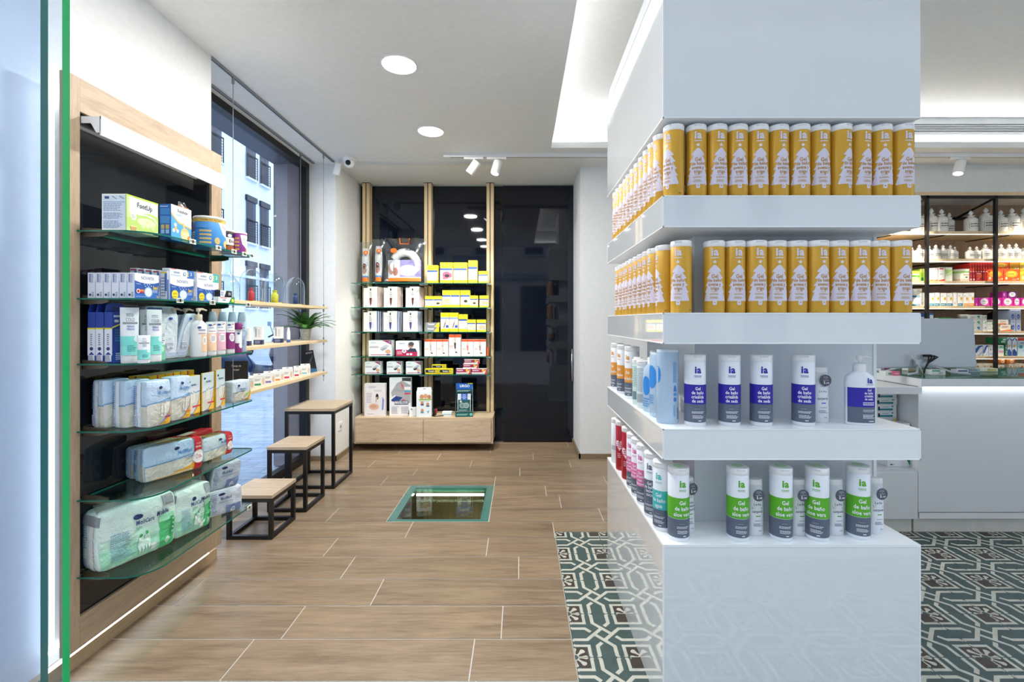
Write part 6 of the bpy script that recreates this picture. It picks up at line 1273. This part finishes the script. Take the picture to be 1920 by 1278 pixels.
for i, (x0, x1, c) in enumerate(((1741.5, 1750, '#F08A2C'), (1750.5, 1758.5, '#F08A2C'), (1759.5, 1771.5, '#E0302C'))):
    pbx('tall white box with %s foot on the third lit shelf' % ['orange', 'orange and grey-lettered', 'red'][i], 'medicine box', x0, x1, 502.5-.7*i, z, '#F3F2EE', [('p', [(0, 0), (1, 0), (1, .16), (0, .06)], c), ('l', .2, .45, .9, .58, '#B8BCC4', 1)] + ([('r', .15, .86, .85, .94, '#D02030')] if i == 2 else [('r', .3, .86, .8, .9, c)]))
pbx('tall white and light green box left of the panda tub', 'medicine box', 1772.5, 1786, 501, z, '#EFF4E6', [('r', 0, .45, 1, .85, '#B4DC7C'), ('p', [(0, .5), (1, .75), (1, .45), (0, .35)], '#D6ECB4')])
t = tin('white tub with a cartoon-free pale green and orange print on the third lit shelf', (X(1802, YS+.07), YS+.07, z+.0004), .068, .118, '#E9EFE0', [('r', 0, .72, 1, .9, '#A8D07A'), ('r', 0, .05, 1, .2, '#E9C8C0'), ('e', .47, .35, .02, .05, '#26262A'), ('e', .55, .35, .02, .05, '#26262A'), ('l', .42, .5, .58, .62, '#E08A5A', 2)], rz=0, cat='tub')
t['label'] = 'wide white tub with green rim print beside the red boxes'
for i in range(9): pbx('narrow red box standing edge-on in the top red row, %s from the left' % ORD[i], 'medicine box', 1818+4.9*i, 1822.6+4.9*i, 493-.25*i, z, '#C22A1E', [('r', .2, .02, .8, .1, '#E8D8C8'), ('r', .1, .3, .9, .5, '#D8482A')], D=.16, zb=z+.085+.0006, group='narrow red boxes, upper row')
for i in range(2): pbx('dark red box standing edge-on under the red row, %s' % ['left', 'right'][i], 'medicine box', 1818+5.6*i, 1823+5.6*i, 508, z, '#9C1C24', [('r', .2, .1, .8, .25, '#E8D0C8'), ('r', .3, .4, .7, .6, '#C8606A')], group='dark red edge-on boxes')
pbx('bright red square box with white flash below the narrow red row', 'medicine box', 1829.5, 1842.5, 508, z, '#D8202C', [('e', .5, .55, .4, .25, '#EE6A3A'), ('l', .1, .68, .8, .82, '#F4E8E4', 1), ('l', .15, .15, .6, .3, '#F2C8B8', 2)])
for i in range(2): pbx('dark red carton just left of the orange boxes, %s' % ['left', 'right'][i], 'medicine box', 1843+3.6*i, 1846.4+3.6*i, 506, z, '#A82820', [], group='dark red cartons')
OR = lambda: [('r', 0, 0, 1, 1, '#F0581E'), ('e', .5, .62, .40, .30, '#F8A82A'), ('e', .5, .66, .26, .2, '#FBD84A'), ('l', .25, .56, .75, .7, '#D8401C', 1), ('e', .16, .26, .07, .14, '#F4D8B8'), ('l', .55, .1, .9, .2, '#F8D0A0', 2), ('c', .92, .2, .06, '#F4E8C8')]
zu = z+.089
pbx('orange vitamin box, bottom left of the orange stack', 'vitamin box', 1851, 1881.5, 505.5, z, '#E8481C', OR(), group='orange vitamin boxes')
pbx('orange vitamin box, bottom right of the orange stack', 'vitamin box', 1882, 1911.5, 505.5, z, '#E8481C', OR(), group='orange vitamin boxes')
zu = Z(505.5, YS)+.0015
pbx('orange vitamin box on top of the orange stack', 'vitamin box', 1862.5, 1892.5, 492, z, '#E8481C', OR(), group='orange vitamin boxes', zb=zu)
pbx('amber box with small white panels right of the orange stack, upper', 'vitamin box', 1893, 1911, 492, z, '#D8961E', [('r', .5, .05, .7, .25, '#E8D8B0'), ('r', .78, .05, .98, .25, '#E8D8B0')], zb=zu)
pbx('yellow-orange box at the right edge of the third lit shelf, lower', 'vitamin box', 1912, 1931, 505.5, z, '#F0A81E', [('e', .3, .3, .12, .2, '#F4E0A0'), ('p', [(0, .5), (1, .9), (1, 1), (0, .8)], '#F7C83A')]); pbx('yellow-orange box at the right edge of the third lit shelf, upper', 'vitamin box', 1912, 1931, 491.5, z, '#F4BE22', [('e', .3, .3, .12, .2, '#F4E0A0'), ('r', .1, .6, .8, .9, '#F8D44A')], zb=zu)
z = RZ[3]
for i, (px, lv) in enumerate(((1699, 0), (1717, 0), (1699, 1), (1717, 1))):
    tin('white tin with blue band and yellow flower, %s %s of four' % (['left', 'right'][i % 2], ['lower', 'upper'][lv]), (X(px, YS+.05), YS+.05, z+.0004+lv*.083), .0445, .081, '#E9E7DE', [('r', 0, .0, 1, .24, '#2A6E8E'), ('e', .56, .56, .05, .2, '#F0B83A'), ('e', .56, .56, .02, .08, '#D88A2A'), ('l', .40, .06, .52, .18, '#E8F0F4', 1), ('l', .42, .75, .5, .85, '#9AA0A8', 1)], rz=0, group='white flower tins')
SF = lambda c='#2A7EA0': [('r', 0, 0, 1, .2, c), ('e', .72, .56, .2, .14, '#F2C23A'), ('e', .72, .56, .09, .06, '#D8862A'), ('l', .1, .7, .5, .85, '#B8B8B4', 2), ('l', .1, .05, .8, .14, '#D8E8EE', 1)]
for i, (x0, x1, c) in enumerate(((1726, 1734.5, '#D8D4C8'), (1735, 1742, '#2A7EA0'), (1742.5, 1752, '#2A7EA0'), (1752.5, 1762, '#2A7EA0'), (1764, 1775, '#2A7EA0'), (1775.5, 1786.5, '#2A7EA0'), (1787, 1794.5, '#D8D4C8'), (1795.5, 1805.5, '#2A7EA0'), (1806, 1816, '#E8963A'), (1816.5, 1827, '#E8963A'))):
    pbx('white cereal box with yellow flower on the fourth lit shelf, %s from the left' % ORD[i], 'cereal box', x0, x1, 548.5 + .4*(i % 3), z, '#F1F0EC', SF(c) if i not in (0, 6) else [('l', .2, .1, .8, .3, '#A8A8A4', 4)], group='white cereal boxes with yellow flower')
FE = lambda: [('e', .5, .52, .36, .42, '#F2EEF2'), ('t', 'Fem', .5, .58, .3, '#4A3A58', .7, .02), ('l', .3, .28, .7, .38, '#A89AB0', 1)]
for i, (x0, x1) in enumerate(((1828, 1834), (1835, 1856), (1857.5, 1878), (1879, 1900), (1900.5, 1913), (1914, 1932))):
    pbx('magenta tampon box in the bottom row of the fourth lit shelf, %s from the left' % ORD[i], 'tampon box', x0, x1, 558, z, '#D42AA8', FE() if x1-x0 > 9 else [('r', .3, .1, .7, .3, '#F0C8E4')], group='magenta tampon boxes')
pbx('purple tampon box on top of the magenta row, nearer the post', 'tampon box', 1880, 1888, 546.5, z, '#B02C96', [('r', .2, .3, .45, .7, '#E6C0DC')], zb=Z(558, YS)+.0015); pbx('purple tampon box with round white motif on top of the magenta row', 'tampon box', 1889, 1907, 546.5, z, '#8E2A8A', FE(), zb=Z(558, YS)+.0015)
z = RZ[4]
pbx('blue and red box just above the computer screen, left of the black post', 'medicine box', 1722, 1734, 587, z, '#2A62A8', [('r', 0, 0, 1, .5, '#D8E4F0'), ('r', .1, .6, .9, .8, '#E4ECF4')]); pbx('blue and red box just above the computer screen, right of the black post', 'medicine box', 1742, 1751, 587, z, '#2A62A8', [('r', 0, 0, 1, .4, '#D04030'), ('r', .1, .6, .9, .9, '#E4ECF4')])
pbx('white box with thin lettering above the computer screen', 'medicine box', 1752, 1761, 596, z, '#EDEDEA', [('l', .1, .3, .8, .7, '#8AA08A', 2)]); pbx('low green and white box above the computer screen', 'medicine box', 1762, 1785, 595, z, '#3FA84A', [('r', 0, 0, 1, .5, '#DDE9DA'), ('l', .1, .6, .8, .9, '#D8F0D8', 2)])
tin('low grey tin above the right part of the computer screen', (X(1805, YS+.06), YS+.06, z+.0004), .038, .16, '#A9ADB0', [('r', 0, .8, 1, .9, '#8A8F94')], rz=0)
GW_ = lambda c: [('l', .1, .35, .5, .65, '#9AA4A8', 2), ('p', [(.6, .2), (.75, .5), (.9, .2), (.75, .35)], c), ('e', .7, .65, .12, .2, c)]
zz_ = z; n_ = 0
WP = ['%s of the %s stack' % (a, b) for b in ('left', 'middle') for a in ('bottom', 'middle', 'top')]+['lower of the right stack', 'upper of the right stack']
for x0, x1, hts in ((1818, 1842, [.052, .052, .050]), (1842.5, 1850.5, [.05, .05, .05]), (1851, 1866, [.042, .042])):
    zz_ = z
    for h_ in hts:
        yt = PY-(zz_+h_-EYE)*F/YS
        pbx('white leaf-marked medicine box piled right of the computer, %s' % WP[n_], 'medicine box', x0, x1, yt, z, '#E9EDEA', GW_('#3FA86A' if n_ % 3 else '#4A90C8'), zb=zz_, group='white boxes piled right of the screen'); zz_ += h_+.001; n_ += 1
pbx('orange and white box below another in front of the black post, lower', 'medicine box', 1876, 1898, 608.5, z, '#EDE6DC', [('p', [(0, 0), (1, 0), (1, .3), (0, .1)], '#E07A2A'), ('l', .1, .5, .7, .8, '#C06A4A', 2)]); pbx('white and orange box behind the black post, upper', 'medicine box', 1871, 1891, 599, z, '#EDE8E0', [('r', 0, .0, .8, .25, '#E8823A'), ('l', .2, .4, .8, .7, '#C8866A', 2)], zb=Z(608.5, YS)+.0015)
BB = lambda: [('e', .5, .35, .25, .22, '#1E4AC0'), ('e', .5, .33, .1, .1, '#8FC0E8'), ('l', .15, .8, .9, .88, '#2A4A90', 1)]
for i, (x0, x1, yt, zb_, nm) in enumerate(((1895, 1904.5, 600, z, 'lower left'), (1905, 1914.5, 600, z, 'lower middle'), (1894, 1904, 580.5, None, 'upper left'), (1904.5, 1914.5, 580.5, None, 'upper right'))):
    pbx('silver-blue box with blue drop on the fifth lit shelf, '+nm, 'medicine box', x0, x1, yt, z, '#A9B6CC', BB(), zb=zb_ if zb_ else Z(600, YS)+.0015, group='silver-blue boxes with drops')
mb = MB(); 
for lb, px in (('dark leaning book-like case left of the silver-blue boxes', 1864), ('dark leaning case nearest the silver-blue boxes', 1884)):
    q = MB(); q.prism([(-.05, 0), (.04, 0), (.04, .20), (-.01, .17)], -.05, .05, '#2A303C', 'y'); tag(q.build('case', None, (X(px, YS+.27), YS+.27, z+.0004)), lb, 'case')
z = RZ[5]
SW = lambda: [('p', [(0, .2), (.3, .3), (.7, .8), (1, .9), (1, 1), (.5, .95), (0, .5)], '#2A62B0'), ('p', [(0, .0), (.5, .1), (1, .5), (1, .35), (.6, 0)], '#A8C8EC')]
for i, (x0, x1, c) in enumerate(((1826, 1843, 1), (1843.5, 1853.5, 1), (1854, 1865.5, 2))):
    pbx('white and blue swoosh box on the sixth lit shelf, %s' % ['left, beside the screen edge', 'middle', 'with two faces on it'][i], 'medicine box', x0, x1, 647, z, '#E6ECF4', SW() if c == 1 else [('e', .3, .6, .12, .12, '#8A96A8'), ('e', .7, .6, .12, .12, '#8A96A8'), ('r', 0, 0, 1, .3, '#A8C0E0')], group='white and blue swoosh boxes')
pbx('pale pink and green box behind the black post on the sixth lit shelf', 'medicine box', 1872, 1882.5, 647, z, '#E4ECE6', [('r', 0, .3, 1, .5, '#E8A8C0'), ('r', 0, .7, 1, .9, '#8AC8A0'), ('c', .5, .85, .06, '#2A7EA0')])
for i in range(3): pbx('dark green box in the green pile on the sixth lit shelf, %s' % ['lower', 'middle', 'upper'][i], 'medicine box', 1872 if i == 2 else 1884, 1888.5, 656-11.4*i, z, '#157A52', [('r', .3, .2, .8, .5, '#A8DCC0'), ('r', .5, .6, .9, .8, '#E6F0E8')], zb=z if i == 0 else Z(656-11.4*(i-1), YS)+.0015, group='dark green boxes')
for i, (x0, x1) in enumerate(((1889, 1897), (1898, 1907))):
    pbx('tall white and deep blue box on the sixth lit shelf, %s' % ['left', 'right'][i], 'medicine box', x0, x1, 633, z, '#D8E4F2', [('p', [(0, 0), (1, 0), (1, .2), (.4, .4), (0, .3)], '#1E4E9C'), ('p', [(0, .8), (.5, .95), (1, .8), (1, .9), (.5, 1), (0, .9)], '#1E4E9C'), ('e', .4, .55, .2, .08, '#E4B83A')], group='tall white and deep blue boxes')
pbx('light blue box with red banner at the right edge of the sixth lit shelf', 'medicine box', 1908, 1932, 633, z, '#BFE0EE', [('r', 0, .84, 1, 1, '#E0442A'), ('c', .25, .5, .1, '#3FA0B0'), ('c', .6, .3, .09, '#4AB0A0'), ('l', .2, .66, .9, .76, '#3A6A8C', 1)])
z = RZ[6]
for i, (x0, x1, c) in enumerate(((1826, 1842, '#F0C83A'), (1843, 1852, '#F4D84A'), (1853, 1866, '#B8CC3A'), (1872, 1884, '#F0D23A'), (1892, 1900, '#E07A2A'), (1901, 1910, '#E8903A'), (1911, 1924, '#E07A2A'))):
    pbx('yellow and orange children food box low behind the counter, %s from the left' % ORD[i], 'food box', x0, x1, 682+1.5*(i % 2), z, '#F4EFDD', [('r', 0, .3, 1, .62, c), ('e', .4, .8, .2, .1, '#E08A3A'), ('r', .1, .05, .9, .2, '#D8E8F0')], group='yellow and orange boxes behind the counter')
for i, (x0, x1) in enumerate(((1873, 1885), (1888, 1903))):
    pbx('orange box with round logo on top of the row behind the counter, %s' % ['left', 'right'][i], 'food box', x0, x1, 672.5, z, '#C06A1E', [('c', .6, .5, .32, '#EDE0C8'), ('c', .6, .5, .2, '#D87A2A')], zb=Z(682, YS)+.0015, D=.08, group='orange boxes with round logo')
# ---- on and around the counter
t = thing('computer_monitor', 'large silver all-in-one computer seen from behind on the pharmacy counter', 'computer', (X(1726, 2.98), 2.98, .958), math.radians(2))
AL = col('#C3C9D0', .35, .3, name='silver_aluminium')
q = MB(); q.X = Matrix.Translation((0, 0, .012)) @ Matrix.Rotation(math.radians(-4), 4, 'X')
q.box((-.375, -.012, .02), (.375, .006, .345), AL, .012); q.box((-.31, -.0135, .16), (-.295, -.0119, .25), '#B6BCC4', .002)
q.build('screen_back', t)
f_ = MB()
for s in (-1, 1): f_.tube([(s*.03, -.02, .06), (s*.12, -.10, .012), (s*.20, -.13, .006)], .007, AL, 8).tube([(s*.03, .0, .06), (s*.16, .08, .006)], .007, AL, 8)
f_.box((-.06, -.03, .05), (.06, -.012, .09), AL); f_.build('stand', t)
k_ = MB(); rr = random.Random(2)
for i in range(4): xx = .01+.02*i; k_.tube([(xx, -.018, .115), (xx-.002, -.05, .108), (xx-.03*i*.6-.01, -.05, .07), (-.03, -.06, .03), (-.045, -.07, .006)], .0045, BLK, 6)
for i in range(2): k_.tube([(-.09+.02*i, -.016, .118), (-.09+.02*i, -.035, .112), (-.06, -.05, .06), (-.05, -.07, .006)], .003, '#D9DCE0', 6)
k_.box((.0, -.028, .108), (.012, -.014, .122), BLK).box((.02, -.028, .108), (.032, -.014, .122), BLK).box((.04, -.028, .108), (.052, -.014, .122), BLK); k_.build('cable', t)
zc = .9585
def cbx(lb, px, y, w, d, h, c, fr, rz=0): return carton(lb, 'medicine box', (X(px, y), y, zc), rz, w, d, h, c, front=fr, name='medicine_box')
cbx('low white and purple box on the counter behind the screen, near the column', 1656, 3.12, .07, .05, .03, '#EDE8F0', [('r', .3, .3, .9, .7, '#B03A9C')])
cbx('low white and green box on the counter left of the cables', 1663, 2.86, .06, .05, .026, '#E6EAE4', [('r', .3, .2, .7, .7, '#7FAE8A')])
cbx('pink block-shaped box on the counter left of the cables', 1676.5, 2.84, .038, .04, .027, '#E86A94', [('l', .1, .3, .9, .7, '#F8D0DC', 2)])
cbx('white box with orange print on the counter under the screen, left part', 1707, 3.14, .075, .05, .028, '#F0ECE6', [('r', .1, .1, .9, .4, '#E8A86A')])
cbx('white box with teal print on the counter under the screen, centre', 1752, 2.90, .085, .06, .030, '#EFEFEA', [('r', .0, .7, .6, 1, '#4AA890'), ('l', .5, .2, .9, .6, '#8A94A0', 2)])
cbx('white box with blue lettering on the counter right of the screen foot', 1799, 2.90, .065, .05, .032, '#E4E8EE', [('r', .0, .6, .9, .9, '#4A5A8C'), ('l', .1, .2, .8, .4, '#8A94A8', 1)])
cbx('grey-blue box lying on the counter at the right end of the screen', 1815, 3.05, .10, .06, .026, '#B9C2CC', [('l', .1, .3, .9, .7, '#6A7688', 2)])
cbx('white and yellow box lying on the counter under the right screen corner', 1846, 3.1, .12, .06, .02, '#F0EEE0', [('r', .4, .2, .9, .8, '#E8D070')])
# end unit stock
zz_ = .6465
for i in range(4):
    carton('teal-striped white box stacked on the end unit, %s from the bottom' % ORD[i], 'medicine box', (X(1656.5, 2.93), 2.95, zz_+.036+i*.0415), 0, .118+.01*(i == 2), .10, .0405, '#EEF0F0', front=[('r', .1, .12, .8, .42, '#2A8C98'), ('l', .2, .55, .7, .75, '#9AA4AC', 1), ('e', .78, .75, .06, .12, '#4A9CA8'), ('r', .0, .1, .1, .7, '#1A2030')], name='medicine_box', group='white and teal boxes stacked on the end unit')
carton('white box with yellow corner at the bottom of the teal stack', 'medicine box', (X(1656.5, 2.93), 2.95, zz_+.0005), 0, .12, .10, .035, '#EEF0F0', front=[('p', [(.6, 0), (1, 0), (1, 1)], '#F0DC2A')], name='medicine_box')
for i, (xx, yy) in enumerate(((2.34, 2.84), (2.22, 2.84), (2.10, 2.84))):
    carton('flat white medicine box lying on the end unit shelf, %s' % ['nearest the counter', 'next to the stack', 'hidden mostly by the column'][i], 'medicine box', (xx, yy, zz_+.0005), 0, .112, .08, .02, '#F2F2F0', front=[('l', .1, .3, .8, .6, '#9AA0A8', 1)], top=[('l', .1, .2, .9, .6, '#B08A94', 3)], name='medicine_box', group='flat white boxes on the end unit')
carton('white carton with dark green corner on the bottom shelf of the end unit', 'medicine box', (X(1678, 2.85), 2.87, .3945), 0, .14, .10, .075, '#ECEEF0', front=[('p', [(.72, 1), (1, 1), (1, .05)], '#1E8A50'), ('e', .16, .2, .05, .06, '#3A4470'), ('l', .2, .15, .3, .25, '#3A4470', 1)], name='medicine_box')
